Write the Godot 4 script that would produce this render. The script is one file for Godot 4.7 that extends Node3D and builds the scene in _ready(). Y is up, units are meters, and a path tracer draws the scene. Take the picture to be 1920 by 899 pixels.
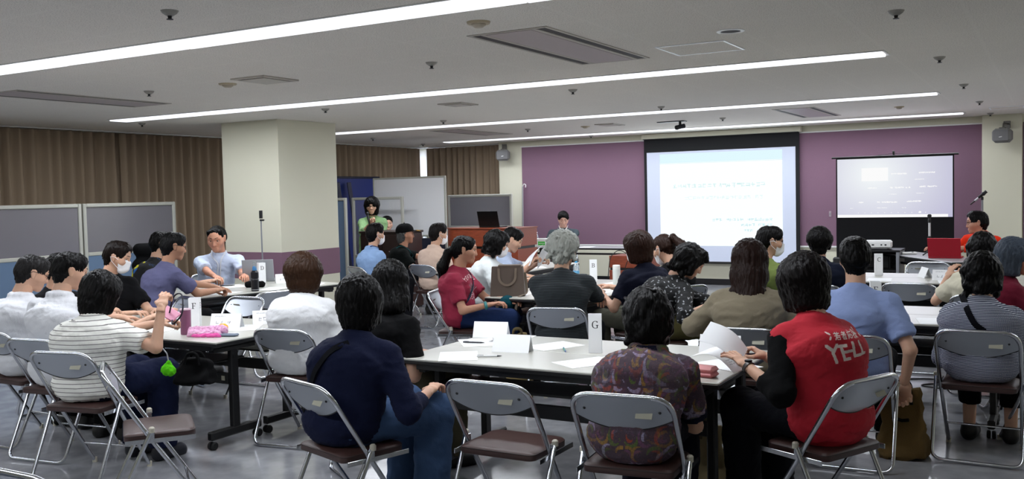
extends Node3D
# A seminar in a conference hall: folding tables in groups, people on steel folding chairs, two projection screens on the front wall.
# Units are metres, y is up, the front wall lies towards -z.

class Field:
	# A distance grid: tapered capsules joined by a smooth minimum, meshed as surface nets.
	var o: Vector3
	var c: float
	var nx: int
	var ny: int
	var nz: int
	var d := PackedFloat32Array()

	func _init(lo: Vector3, hi: Vector3, cell: float) -> void:
		c = cell
		o = lo
		nx = int(ceil((hi.x - lo.x) / c)) + 1
		ny = int(ceil((hi.y - lo.y) / c)) + 1
		nz = int(ceil((hi.z - lo.z) / c)) + 1
		d.resize(nx * ny * nz)
		d.fill(1.0)

	func cap(a: Vector3, b: Vector3, ra: float, rb: float, k := 0.02, sx := 1.0, ax := Vector3.RIGHT, flat := 0, op := 0) -> void:
		var ba := b - a
		var m := 1.0 - 1.0 / (sx * sx)
		var bax := ba.dot(ax)
		var bb := maxf(ba.length_squared() - m * bax * bax, 1e-9)
		var inv := 1.0 / bb
		var lb := sqrt(bb)
		var big := maxf(ra, rb) * maxf(1.0, sx) + k + 2.5 * c
		var lo := (a.min(b) - Vector3(big, big, big) - o) / c
		var hi := (a.max(b) + Vector3(big, big, big) - o) / c
		var x0 := clampi(int(lo.x), 0, nx - 1)
		var x1 := clampi(int(hi.x) + 1, 0, nx - 1)
		var y0 := clampi(int(lo.y), 0, ny - 1)
		var y1 := clampi(int(hi.y) + 1, 0, ny - 1)
		var z0 := clampi(int(lo.z), 0, nz - 1)
		var z1 := clampi(int(hi.z) + 1, 0, nz - 1)
		var dr := rb - ra
		var cut := big + 0.02
		for iz in range(z0, z1 + 1):
			for iy in range(y0, y1 + 1):
				var p := Vector3(o.x + x0 * c, o.y + iy * c, o.z + iz * c) - a
				var i := (iz * ny + iy) * nx + x0
				var px := p.x
				var yz := p.y * p.y + p.z * p.z
				var dot := p.dot(ba)
				var pax := p.dot(ax)
				for ix in range(x0, x1 + 1):
					var dm := (dot - m * pax * bax) * inv
					var t := clampf(dm, 0.0, 1.0)
					var q := px * px + yz - m * pax * pax - 2.0 * t * dm * bb + t * t * bb
					var v := sqrt(maxf(q, 0.0)) - ra - t * dr
					if flat == 1:
						v = maxf(v, (dm - 1.0) * lb)
					elif flat == 2:
						v = maxf(v, maxf((dm - 1.0) * lb, -dm * lb))
					if op == 0:
						if v < cut:
							var w := d[i]
							var h := k - absf(w - v)
							d[i] = minf(w, v) - (h * h * 0.25 / k if h > 0.0 else 0.0)
					else:
						var w2 := d[i]
						var h2 := k - absf(w2 + v)
						d[i] = maxf(w2, -v) + (h2 * h2 * 0.25 / k if h2 > 0.0 else 0.0)
					i += 1
					px += c
					dot += c * ba.x
					pax += c * ax.x

	func plane(n: Vector3, off: float) -> void:   # keeps the side where n.p < off
		var i := 0
		for iz in nz:
			for iy in ny:
				var v := n.y * (o.y + iy * c) + n.z * (o.z + iz * c) + n.x * o.x - off
				for ix in nx:
					if v > d[i]:
						d[i] = v
					v += n.x * c
					i += 1

	func mesh(noise: FastNoiseLite = null, amp := 0.0, squash := Vector3.ONE) -> Array:
		var verts := PackedVector3Array()
		var at := PackedInt32Array()
		at.resize(nx * ny * nz)
		at.fill(-1)
		var sy := nx
		var sz := nx * ny
		var lim := 2.2 * c
		var cells := PackedInt32Array()
		for z in nz - 1:
			for y in ny - 1:
				var i := (z * ny + y) * nx
				for x in nx - 1:
					var v0 := d[i]
					if v0 > lim or v0 < -lim:
						i += 1
						continue
					var v1 := d[i + 1]
					var v2 := d[i + sy]
					var v3 := d[i + sy + 1]
					var v4 := d[i + sz]
					var v5 := d[i + sz + 1]
					var v6 := d[i + sz + sy]
					var v7 := d[i + sz + sy + 1]
					var n := int(v0 < 0.0) + int(v1 < 0.0) + int(v2 < 0.0) + int(v3 < 0.0) + int(v4 < 0.0) + int(v5 < 0.0) + int(v6 < 0.0) + int(v7 < 0.0)
					if n == 0 or n == 8:
						i += 1
						continue
					var s := Vector3.ZERO
					var k := 0
					if (v0 < 0.0) != (v1 < 0.0):
						s += Vector3(v0 / (v0 - v1), 0, 0); k += 1
					if (v2 < 0.0) != (v3 < 0.0):
						s += Vector3(v2 / (v2 - v3), 1, 0); k += 1
					if (v4 < 0.0) != (v5 < 0.0):
						s += Vector3(v4 / (v4 - v5), 0, 1); k += 1
					if (v6 < 0.0) != (v7 < 0.0):
						s += Vector3(v6 / (v6 - v7), 1, 1); k += 1
					if (v0 < 0.0) != (v2 < 0.0):
						s += Vector3(0, v0 / (v0 - v2), 0); k += 1
					if (v1 < 0.0) != (v3 < 0.0):
						s += Vector3(1, v1 / (v1 - v3), 0); k += 1
					if (v4 < 0.0) != (v6 < 0.0):
						s += Vector3(0, v4 / (v4 - v6), 1); k += 1
					if (v5 < 0.0) != (v7 < 0.0):
						s += Vector3(1, v5 / (v5 - v7), 1); k += 1
					if (v0 < 0.0) != (v4 < 0.0):
						s += Vector3(0, 0, v0 / (v0 - v4)); k += 1
					if (v1 < 0.0) != (v5 < 0.0):
						s += Vector3(1, 0, v1 / (v1 - v5)); k += 1
					if (v2 < 0.0) != (v6 < 0.0):
						s += Vector3(0, 1, v2 / (v2 - v6)); k += 1
					if (v3 < 0.0) != (v7 < 0.0):
						s += Vector3(1, 1, v3 / (v3 - v7)); k += 1
					at[i] = verts.size()
					cells.append(i)
					verts.append(o + (Vector3(x, y, z) + s / k) * c)
					i += 1
		var idx := PackedInt32Array()
		for i in cells:
			var v0 := d[i]
			var a := at[i]
			if i >= sy + sz and (v0 < 0.0) != (d[i + 1] < 0.0):
				_quad(idx, a, at[i - sy], at[i - sy - sz], at[i - sz], v0 < 0.0)
			if i >= 1 + sz and (v0 < 0.0) != (d[i + sy] < 0.0):
				_quad(idx, a, at[i - sz], at[i - 1 - sz], at[i - 1], v0 < 0.0)
			if i >= 1 + sy and (v0 < 0.0) != (d[i + sz] < 0.0):
				_quad(idx, a, at[i - 1], at[i - 1 - sy], at[i - sy], v0 < 0.0)
		var nrm := normals(verts, idx)
		if noise:
			for i in verts.size():
				verts[i] += nrm[i] * (amp * noise.get_noise_3dv(verts[i] * squash))
			nrm = normals(verts, idx)
		return [verts, nrm, idx]

	func _quad(idx: PackedInt32Array, a: int, b: int, e: int, f: int, inside: bool) -> void:
		if a < 0 or b < 0 or e < 0 or f < 0:
			return
		if inside:
			idx.append_array([a, e, b, a, f, e])
		else:
			idx.append_array([a, b, e, a, e, f])

	static func normals(verts: PackedVector3Array, idx: PackedInt32Array) -> PackedVector3Array:
		var nrm := PackedVector3Array()
		nrm.resize(verts.size())
		for t in range(0, idx.size(), 3):
			var a := idx[t]
			var b := idx[t + 1]
			var e := idx[t + 2]
			var n := (verts[e] - verts[a]).cross(verts[b] - verts[a])
			nrm[a] += n
			nrm[b] += n
			nrm[e] += n
		for i in nrm.size():
			nrm[i] = nrm[i].normalized()
		return nrm


# ---------------------------------------------------------------- small helpers
var M := {}
var taken := {}
var seat_noise: Texture2D

func numbered(called: String) -> String:
	var n: int = taken.get(called, 0)
	taken[called] = n + 1
	return called if n == 0 else "%s_%03d" % [called, n]

func tag(o: Node, label: String, category: String, group := "", kind := "") -> void:
	o.set_meta("label", label)
	o.set_meta("category", category)
	if group:
		o.set_meta("group", group)
	if kind:
		o.set_meta("kind", kind)

func thing(called: String, label: String, category: String, at := Vector3.ZERO, turn := 0.0, group := "") -> Node3D:
	var o := Node3D.new()
	o.name = numbered(called)
	add_child(o)
	o.position = at
	o.rotation.y = deg_to_rad(turn)
	tag(o, label, category, group)
	return o

func part(called: String, mesh: Mesh, m: Material, parent: Node3D, xf := Transform3D()) -> MeshInstance3D:
	var o := MeshInstance3D.new()
	o.name = called
	o.mesh = mesh
	o.material_override = m
	o.transform = xf
	parent.add_child(o, true)
	return o

func solo(called: String, mesh: Mesh, m: Material, label: String, category: String, xf := Transform3D(), group := "") -> MeshInstance3D:
	var o := part(numbered(called), mesh, m, self, xf)
	tag(o, label, category, group)
	return o

func struct(called: String, mesh: Mesh, m: Material, xf := Transform3D(), parent: Node3D = self) -> MeshInstance3D:
	var o := part(called, mesh, m, parent, xf)
	if parent == self:
		o.set_meta("kind", "structure")
	return o

func copy(o: Node3D, at: Vector3, turn: float, label: String, group := "") -> Node3D:
	var r: Node3D = o.duplicate()
	var base := String(o.name)
	r.name = numbered(base)
	add_child(r)
	r.position = at
	r.rotation.y = deg_to_rad(turn)
	r.set_meta("label", label)
	if group:
		r.set_meta("group", group)
	return r

func mat(c: Color, rough := 0.6, metal := 0.0, spec := 0.5) -> StandardMaterial3D:
	var m := StandardMaterial3D.new()
	m.albedo_color = c
	m.roughness = rough
	m.metallic = metal
	m.metallic_specular = spec
	return m

func noise_tex(freq: float, octaves := 3, normal := true, size := 512, bump := 6.0, kind := FastNoiseLite.TYPE_SIMPLEX_SMOOTH, seed_ := 1) -> NoiseTexture2D:
	var n := FastNoiseLite.new()
	n.noise_type = kind
	n.frequency = freq
	n.fractal_octaves = octaves
	n.seed = seed_
	var t := NoiseTexture2D.new()
	t.width = size
	t.height = size
	t.seamless = true
	t.as_normal_map = normal
	t.bump_strength = bump
	t.noise = n
	return t

func tri(m: StandardMaterial3D, nt: Texture2D, scale: Vector3, strength := 0.5) -> StandardMaterial3D:
	m.normal_enabled = true
	m.normal_texture = nt
	m.normal_scale = strength
	m.uv1_triplanar = true
	m.uv1_scale = scale
	return m

func bx(x: float, y: float, z: float) -> Transform3D:
	return Transform3D(Basis(), Vector3(x, y, z))

func rot(yaw: float, at: Vector3, pitch := 0.0, roll := 0.0) -> Transform3D:
	return Transform3D(Basis.from_euler(Vector3(deg_to_rad(pitch), deg_to_rad(yaw), deg_to_rad(roll))), at)

func begin() -> SurfaceTool:
	var st := SurfaceTool.new()
	st.begin(Mesh.PRIMITIVE_TRIANGLES)
	return st

func done(st: SurfaceTool, tangents := false) -> ArrayMesh:
	st.generate_normals()
	if tangents:
		st.generate_tangents()
	return st.commit()

func quad(st: SurfaceTool, a: Vector3, b: Vector3, c: Vector3, d: Vector3) -> void:   # counter-clockwise seen from outside
	for v in [a, c, b, a, d, c]:
		st.add_vertex(v)

func quad_uv(st: SurfaceTool, a: Vector3, b: Vector3, c: Vector3, d: Vector3, r := Rect2(0, 0, 1, 1)) -> void:   # a lower left, b lower right, c upper right, d upper left
	var ua := Vector2(r.position.x, r.end.y)
	var ub := Vector2(r.end.x, r.end.y)
	var uc := Vector2(r.end.x, r.position.y)
	var ud := Vector2(r.position.x, r.position.y)
	var p := [a, c, b, a, d, c]
	var u := [ua, uc, ub, ua, ud, uc]
	for i in 6:
		st.set_uv(u[i])
		st.add_vertex(p[i])

func cbox(st: SurfaceTool, xf: Transform3D, size: Vector3, ch := 0.003) -> void:   # a box with chamfered edges
	st.set_smooth_group(-1)
	var h := size * 0.5
	ch = minf(ch, minf(h.x, minf(h.y, h.z)) * 0.9)
	var ax := [Vector3.RIGHT, Vector3.UP, Vector3.BACK]
	for i in 3:
		var n: Vector3 = ax[i]
		var u: Vector3 = ax[(i + 1) % 3]
		var v: Vector3 = ax[(i + 2) % 3]
		var hn: float = h[i]
		var hu: float = h[(i + 1) % 3]
		var hv: float = h[(i + 2) % 3]
		for s in [1.0, -1.0]:
			var c: Vector3 = n * hn * s
			var du: Vector3 = u * (hu - ch) * s
			var dv := v * (hv - ch)
			quad(st, xf * (c - du - dv), xf * (c + du - dv), xf * (c + du + dv), xf * (c - du + dv))
			for t in [1.0, -1.0]:   # the chamfer between face n and face u
				var e1: Vector3 = n * hn * s + u * (hu - ch) * t
				var e2: Vector3 = n * (hn - ch) * s + u * hu * t
				var w: Vector3 = v * (hv - ch) * s * t
				quad(st, xf * (e1 - w), xf * (e2 - w), xf * (e2 + w), xf * (e1 + w))
	for sx in [1.0, -1.0]:
		for sy in [1.0, -1.0]:
			for sz in [1.0, -1.0]:
				var a := xf * Vector3(h.x * sx, (h.y - ch) * sy, (h.z - ch) * sz)
				var b := xf * Vector3((h.x - ch) * sx, h.y * sy, (h.z - ch) * sz)
				var c := xf * Vector3((h.x - ch) * sx, (h.y - ch) * sy, h.z * sz)
				if sx * sy * sz > 0:
					for v in [a, c, b]:
						st.add_vertex(v)
				else:
					for v in [a, b, c]:
						st.add_vertex(v)

func boxmesh(size: Vector3, ch := 0.003) -> ArrayMesh:
	var st := begin()
	cbox(st, Transform3D(), size, ch)
	return done(st)

func tube(st: SurfaceTool, pts: PackedVector3Array, r: float, sides := 10, closed := false, r2 := -1.0, group := 0) -> void:
	st.set_smooth_group(group)
	var n := pts.size()
	var rings := []
	var up := Vector3.UP
	for i in n:
		var f: Vector3
		if closed:
			f = (pts[(i + 1) % n] - pts[(i + n - 1) % n]).normalized()
		else:
			f = (pts[mini(i + 1, n - 1)] - pts[maxi(i - 1, 0)]).normalized()
		if i == 0:
			up = Vector3.UP if absf(f.y) < 0.9 else Vector3.RIGHT
		var s := f.cross(up).normalized()
		up = s.cross(f).normalized()
		var rr := r if r2 < 0.0 else lerpf(r, r2, float(i) / (n - 1))
		var ring := PackedVector3Array()
		for j in sides:
			var a := TAU * j / sides
			ring.append(pts[i] + (s * cos(a) + up * sin(a)) * rr)
		rings.append(ring)
	for i in (n if closed else n - 1):
		var a: PackedVector3Array = rings[i]
		var b: PackedVector3Array = rings[(i + 1) % n]
		for j in sides:
			var k := (j + 1) % sides
			quad(st, a[k], a[j], b[j], b[k])
	if not closed:
		for e in [0, n - 1]:
			var ring: PackedVector3Array = rings[e]
			st.set_smooth_group(-1)
			for j in range(1, sides - 1):
				var tr := [ring[0], ring[j + 1], ring[j]] if e == 0 else [ring[0], ring[j], ring[j + 1]]
				for v in tr:
					st.add_vertex(v)
			st.set_smooth_group(group)

func bend(pts: Array, r: float, steps := 5) -> PackedVector3Array:   # a polyline with its corners rounded
	var out := PackedVector3Array([pts[0]])
	for i in range(1, pts.size() - 1):
		var p: Vector3 = pts[i]
		var a: Vector3 = pts[i - 1] - p
		var b: Vector3 = pts[i + 1] - p
		var l := minf(r, minf(a.length(), b.length()) * 0.49)
		var s := p + a.normalized() * l
		var e := p + b.normalized() * l
		for k in steps + 1:
			var t := float(k) / steps
			out.append(s.lerp(p, t).lerp(p.lerp(e, t), t))
	out.append(pts[-1])
	return out

func lathe(st: SurfaceTool, prof: Array, segs := 24, xf := Transform3D(), flat := false) -> void:   # profile of Vector2(radius, height), from bottom to top, closed at the axis by radius 0
	for i in prof.size() - 1:
		st.set_smooth_group(-1 if flat else i)
		var p: Vector2 = prof[i]
		var q: Vector2 = prof[i + 1]
		for j in segs:
			var a := TAU * j / segs
			var b := TAU * (j + 1) / segs
			var d1 := Vector3(cos(a), 0, -sin(a))
			var d2 := Vector3(cos(b), 0, -sin(b))
			var lo := Vector3(0, p.y, 0)
			var hi := Vector3(0, q.y, 0)
			if p.x > 0.0 and q.x > 0.0:
				quad(st, xf * (d1 * p.x + lo), xf * (d2 * p.x + lo), xf * (d2 * q.x + hi), xf * (d1 * q.x + hi))
			elif q.x > 0.0:
				for v in [lo, d1 * q.x + hi, d2 * q.x + hi]:
					st.add_vertex(xf * v)
			elif p.x > 0.0:
				for v in [d1 * p.x + lo, hi, d2 * p.x + lo]:
					st.add_vertex(xf * v)

func lathe_mesh(prof: Array, segs := 24) -> ArrayMesh:
	var st := begin()
	lathe(st, prof, segs)
	return done(st)

func tube_mesh(pts: PackedVector3Array, r: float, sides := 8, closed := false, r2 := -1.0) -> ArrayMesh:
	var st := begin()
	tube(st, pts, r, sides, closed, r2)
	return done(st)

func ribbon(st: SurfaceTool, pts: PackedVector3Array, side: PackedVector3Array, w: float, t: float) -> void:   # a flat strap of width w and thickness t
	st.set_smooth_group(-1)
	var n := pts.size()
	var rg := []
	for i in n:
		var f := (pts[mini(i + 1, n - 1)] - pts[maxi(i - 1, 0)]).normalized()
		var s := side[i].normalized()
		var u := s.cross(f).normalized()
		rg.append([pts[i] - s * w * 0.5 - u * t * 0.5, pts[i] + s * w * 0.5 - u * t * 0.5, pts[i] + s * w * 0.5 + u * t * 0.5, pts[i] - s * w * 0.5 + u * t * 0.5])
	for i in n - 1:
		var a: Array = rg[i]
		var b: Array = rg[i + 1]
		for j in 4:
			var k := (j + 1) % 4
			quad(st, a[j], b[j], b[k], a[k])
	quad(st, rg[0][0], rg[0][1], rg[0][2], rg[0][3])
	quad(st, rg[-1][3], rg[-1][2], rg[-1][1], rg[-1][0])

func array_mesh(a: Array, uv = null) -> ArrayMesh:
	var arr := []
	arr.resize(Mesh.ARRAY_MAX)
	arr[Mesh.ARRAY_VERTEX] = a[0]
	arr[Mesh.ARRAY_NORMAL] = a[1]
	arr[Mesh.ARRAY_INDEX] = a[2]
	if uv != null:
		arr[Mesh.ARRAY_TEX_UV] = uv
	var m := ArrayMesh.new()
	m.add_surface_from_arrays(Mesh.PRIMITIVE_TRIANGLES, arr)
	return m

func append_arrays(a: Array, b: Array, xf: Transform3D, mirror := false) -> void:
	var base: int = a[0].size()
	var v: PackedVector3Array = b[0]
	var n: PackedVector3Array = b[1]
	var nb := xf.basis.inverse().transposed()
	var av: PackedVector3Array = a[0]
	var an: PackedVector3Array = a[1]
	var ai: PackedInt32Array = a[2]
	for i in v.size():
		var p := v[i]
		var q := n[i]
		if mirror:
			p.x = -p.x
			q.x = -q.x
		av.append(xf * p)
		an.append((nb * q).normalized())
	var idx: PackedInt32Array = b[2]
	for t in range(0, idx.size(), 3):
		ai.append(base + idx[t])
		ai.append(base + idx[t + 2 if mirror else t + 1])
		ai.append(base + idx[t + 1 if mirror else t + 2])
	a[0] = av
	a[1] = an
	a[2] = ai

# ---------------------------------------------------------------- flat print
func stroke(im: Image, a: Vector2, b: Vector2, w: float, c: Color) -> void:
	var n := maxi(1, int(a.distance_to(b) / maxf(w * 0.35, 0.7)))
	for i in n + 1:
		var p := a.lerp(b, float(i) / n)
		im.fill_rect(Rect2i(int(p.x - w * 0.5), int(p.y - w * 0.5), maxi(1, int(w)), maxi(1, int(w))), c)

func glyph(im: Image, lines: Array, at: Vector2, size: float, w: float, c: Color) -> void:   # lines of points on a 10 x 10 grid
	for l in lines:
		for i in range(0, l.size() - 2, 2):
			stroke(im, at + Vector2(l[i], l[i + 1]) * size * 0.1, at + Vector2(l[i + 2], l[i + 3]) * size * 0.1, w, c)

func fake_text(im: Image, at: Vector2, n: int, size: float, w: float, c: Color, rng: RandomNumberGenerator) -> void:   # print too small or blurred to be read
	for i in n:
		var p := at + Vector2(i * size * 1.08, 0)
		if rng.randf() < 0.08:
			continue
		for k in rng.randi_range(3, 5):
			var y := rng.randf_range(0.05, 0.95)
			if rng.randf() < 0.6:
				stroke(im, p + Vector2(rng.randf_range(0.0, 0.3), y) * size, p + Vector2(rng.randf_range(0.65, 0.95), y) * size, w, c)
			else:
				var x := rng.randf_range(0.1, 0.9)
				stroke(im, p + Vector2(x, rng.randf_range(0.0, 0.3)) * size, p + Vector2(x + rng.randf_range(-0.2, 0.2), rng.randf_range(0.6, 1.0)) * size, w, c)

func blank(w: int, h: int, c: Color) -> Image:
	var im := Image.create_empty(w, h, false, Image.FORMAT_RGBA8)
	im.fill(c)
	return im

func print_mat(im: Image, rough := 0.7) -> StandardMaterial3D:
	var m := mat(Color.WHITE, rough)
	im.generate_mipmaps()
	m.albedo_texture = ImageTexture.create_from_image(im)
	return m

# ---------------------------------------------------------------- people
var HEAD := {}    # "m", "w": arrays of a head with a face, centre of the skull at the origin, looking towards -z
var HAND := {}    # right hands by pose, wrist at the origin, fingers towards -z, palm down
var HAIR := {}
var SHOE: ArrayMesh
var MASK: ArrayMesh
var MASKLOOP: ArrayMesh
var GLASS_F: ArrayMesh
var EYE: ArrayMesh
var IRIS: ArrayMesh
var BROW: ArrayMesh
var LIPS: ArrayMesh

func make_head(sex: String) -> Array:
	var f := Field.new(Vector3(-0.11, -0.17, -0.14), Vector3(0.11, 0.13, 0.13), 0.0055)
	var w := 0.95 if sex == "w" else 1.0
	f.cap(Vector3(0, 0.022, 0.022), Vector3(0, 0.026, -0.02), 0.078, 0.074, 0.02, 0.96)
	f.cap(Vector3(0, -0.03, -0.03), Vector3(0, -0.078, -0.052), 0.056 * w, 0.034 * w, 0.04, 1.1)
	f.cap(Vector3(0, -0.093, -0.068), Vector3(0, -0.098, -0.068), 0.017, 0.016, 0.02, 1.3)
	for s in [-1.0, 1.0]:
		f.cap(Vector3(0.036 * s, -0.026, -0.058), Vector3(0.03 * s, -0.04, -0.06), 0.027, 0.022, 0.03)
		f.cap(Vector3(0.031 * s, 0.004, -0.1), Vector3(0.031 * s, 0.004, -0.09), 0.013, 0.012, 0.016, 1.5, Vector3.RIGHT, 0, 1)
		f.cap(Vector3(0.03 * s, 0.002, -0.07), Vector3(0.034 * s, 0.002, -0.069), 0.0125, 0.0125, 0.006)
		f.cap(Vector3(0.01 * s, 0.024, -0.086), Vector3(0.045 * s, 0.024, -0.072), 0.009, 0.009, 0.016)
		f.cap(Vector3(0.0755 * s, 0.012, 0.006), Vector3(0.0745 * s, -0.026, -0.001), 0.02, 0.012, 0.008, 0.42)
		f.cap(Vector3(0.085 * s, 0.01, 0.003), Vector3(0.085 * s, -0.012, 0.0), 0.009, 0.006, 0.006, 0.6, Vector3.RIGHT, 0, 1)
		f.cap(Vector3(0.011 * s, -0.036, -0.091), Vector3(0.011 * s, -0.037, -0.089), 0.009, 0.009, 0.009)
	f.cap(Vector3(0, 0.012, -0.087), Vector3(0, -0.034, -0.101), 0.0075, 0.0115, 0.014)
	f.cap(Vector3(-0.017, -0.062, -0.0835), Vector3(0.017, -0.062, -0.0835), 0.0075, 0.0075, 0.012)
	f.cap(Vector3(-0.015, -0.072, -0.083), Vector3(0.015, -0.072, -0.083), 0.0075, 0.0075, 0.01)
	f.cap(Vector3(-0.022, -0.067, -0.096), Vector3(0.022, -0.067, -0.096), 0.0028, 0.0028, 0.004, 1.0, Vector3.RIGHT, 0, 1)
	f.cap(Vector3(0, -0.06, 0.018), Vector3(0, -0.15, 0.03), 0.053, 0.052, 0.03)
	return f.mesh()

func make_hand(curl: float, spread: float, thumb: float) -> Array:
	var f := Field.new(Vector3(-0.1, -0.11, -0.2), Vector3(0.07, 0.05, 0.04), 0.0045)
	f.cap(Vector3(0, 0, 0.03), Vector3(0, 0, -0.02), 0.02, 0.018, 0.01, 1.45)
	f.cap(Vector3(-0.002, 0, -0.02), Vector3(0, 0.001, -0.07), 0.0135, 0.012, 0.015, 2.6)
	for i in 4:
		var x := -0.03 + 0.0195 * i
		var p := Vector3(x, 0.001, -0.078 - [0.004, 0.008, 0.005, -0.003][i])
		var l: float = [0.96, 1.05, 0.98, 0.78][i]
		var yaw := (1.5 - i) * spread
		var a := curl * (0.55 + 0.1 * i)
		var r := 0.0092
		for k in 3:
			var dir := Basis(Vector3.UP, yaw) * Vector3(0, -sin(a), -cos(a))
			var q: Vector3 = p + dir * [0.043, 0.027, 0.021][k] * l
			f.cap(p, q, r, r - 0.0008, 0.005)
			p = q
			r -= 0.0008
			a += curl * [1.0, 0.8, 0.0][k]
	var t0 := Vector3(-0.022, -0.006, -0.02)
	var t1 := t0 + Vector3(-0.03, -0.014 * thumb, -0.026)
	var t2 := t1 + Vector3(-0.01 + 0.014 * thumb, -0.018 * thumb, -0.03)
	var t3 := t2 + Vector3(0.004 + 0.012 * thumb, -0.008 * thumb, -0.025)
	f.cap(t0, t1, 0.016, 0.0115, 0.012)
	f.cap(t1, t2, 0.0115, 0.0098, 0.006)
	f.cap(t2, t3, 0.0098, 0.0085, 0.006)
	return f.mesh()

func hair_noise(fr: float, s: int) -> FastNoiseLite:
	var n := FastNoiseLite.new()
	n.noise_type = FastNoiseLite.TYPE_SIMPLEX_SMOOTH
	n.frequency = fr
	n.fractal_octaves = 2
	n.seed = s
	return n

func make_hair(style: String) -> Array:
	var f := Field.new(Vector3(-0.17, -0.42, -0.15), Vector3(0.17, 0.17, 0.27), 0.0068)
	var amp := 0.006
	var sq := Vector3(70, 9, 70)
	var open := 0.0      # raises or lowers the forehead line
	var width := 0.078
	match style:
		"short", "crop", "side", "part":
			f.cap(Vector3(0, 0.034, 0.026), Vector3(0, 0.036, -0.022), 0.086, 0.08, 0.02, 0.97)
			f.cap(Vector3(0, -0.02, 0.045), Vector3(0, -0.055, 0.042), 0.068, 0.05, 0.03, 1.1)
			f.cap(Vector3(0, 0.075, -0.03), Vector3(0, 0.07, -0.055), 0.035, 0.03, 0.03, 1.5)
			if style == "crop":
				f.cap(Vector3(0, 0.07, 0.0), Vector3(0, 0.075, -0.03), 0.05, 0.048, 0.03, 1.25)
			if style == "side" or style == "part":
				f.cap(Vector3(-0.03, 0.082, -0.035), Vector3(-0.066, 0.045, -0.06), 0.028, 0.02, 0.02)
				f.cap(Vector3(0.0, 0.085, -0.03), Vector3(0.06, 0.05, -0.062), 0.03, 0.02, 0.02)
			open = 0.012 if style == "crop" else 0.0
			f.plane(Vector3(0, -1, -0.72).normalized(), 0.052)
		"thin":
			f.cap(Vector3(0, 0.026, 0.03), Vector3(0, 0.03, -0.012), 0.084, 0.076, 0.02, 0.97)
			f.cap(Vector3(0, -0.02, 0.045), Vector3(0, -0.05, 0.042), 0.068, 0.05, 0.03, 1.1)
			f.cap(Vector3(-0.04, 0.065, -0.03), Vector3(0.05, 0.07, -0.045), 0.03, 0.022, 0.02)
			open = 0.02
			f.plane(Vector3(0, -1, -0.72).normalized(), 0.05)
		"bob", "bobcut", "bangs", "brownbob":
			f.cap(Vector3(0, 0.032, 0.026), Vector3(0, 0.034, -0.022), 0.096, 0.09, 0.02, 0.99)
			f.cap(Vector3(0, 0.0, 0.03), Vector3(0, -0.085, 0.024), 0.1, 0.082, 0.04, 1.06)
			for s in [-1.0, 1.0]:
				f.cap(Vector3(0.07 * s, 0.0, -0.02), Vector3(0.066 * s, -0.1, -0.032), 0.034, 0.024, 0.03)
			if style == "bobcut":
				f.cap(Vector3(0, -0.06, 0.05), Vector3(0, -0.13, 0.05), 0.062, 0.035, 0.04, 1.3)
			elif style == "brownbob":
				f.cap(Vector3(0, -0.02, 0.03), Vector3(0, -0.075, 0.035), 0.11, 0.09, 0.05, 1.12)
			else:
				f.plane(Vector3(0, -1, -0.1).normalized(), 0.135)
			open = -0.012
			if style == "bangs":
				open = -0.03
				width = 0.062
		"helmet":
			f.cap(Vector3(0, 0.036, 0.026), Vector3(0, 0.036, -0.022), 0.098, 0.092, 0.02, 1.0)
			f.cap(Vector3(0, 0.0, 0.03), Vector3(0, -0.07, 0.04), 0.098, 0.06, 0.04, 1.05)
			for s in [-1.0, 1.0]:
				f.cap(Vector3(0.07 * s, 0.01, -0.01), Vector3(0.07 * s, -0.06, -0.035), 0.034, 0.018, 0.03)
			open = -0.014
		"long", "longdark":
			f.cap(Vector3(0, 0.032, 0.026), Vector3(0, 0.034, -0.022), 0.094, 0.088, 0.02, 0.98)
			f.cap(Vector3(0, 0.0, 0.03), Vector3(0, -0.1, 0.045), 0.095, 0.085, 0.04, 1.05)
			var low := -0.34 if style == "long" else -0.2
			f.cap(Vector3(0, -0.1, 0.05), Vector3(0.01, low * 0.75, 0.1), 0.08, 0.055, 0.04, 1.35)
			for i in 9:
				var x := -0.08 + 0.02 * i
				f.cap(Vector3(x, low * 0.55, 0.085), Vector3(x * 1.25 + 0.01, low * 0.93 + 0.055 * sin(i * 2.3) + 0.4 * absf(x), 0.115 if style == "long" else 0.09), 0.024, 0.004, 0.012)
			for s in [-1.0, 1.0]:
				f.cap(Vector3(0.068 * s, 0.0, -0.02), Vector3(0.075 * s, -0.12, 0.0), 0.03, 0.026, 0.03)
			amp = 0.007
			sq = Vector3(80, 5, 60)
		"pony", "highpony":
			f.cap(Vector3(0, 0.03, 0.024), Vector3(0, 0.032, -0.02), 0.085, 0.08, 0.02, 0.98)
			f.cap(Vector3(0, -0.02, 0.045), Vector3(0, -0.05, 0.045), 0.066, 0.045, 0.03, 1.1)
			f.plane(Vector3(0, -1, -0.75).normalized(), 0.06)
			if style == "pony":
				f.cap(Vector3(0, -0.02, 0.085), Vector3(0.0, -0.035, 0.13), 0.03, 0.032, 0.02)
				f.cap(Vector3(0, -0.035, 0.13), Vector3(-0.01, -0.16, 0.17), 0.036, 0.045, 0.02, 1.2)
				f.cap(Vector3(-0.01, -0.16, 0.17), Vector3(-0.02, -0.4, 0.15), 0.045, 0.012, 0.03, 1.2)
			else:
				f.cap(Vector3(0, 0.045, 0.09), Vector3(0, 0.045, 0.13), 0.022, 0.022, 0.012)
				f.cap(Vector3(0, 0.045, 0.13), Vector3(0, -0.05, 0.185), 0.026, 0.034, 0.02, 1.1)
				f.cap(Vector3(0, -0.05, 0.185), Vector3(0, -0.18, 0.2), 0.034, 0.012, 0.02, 1.1)
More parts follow.
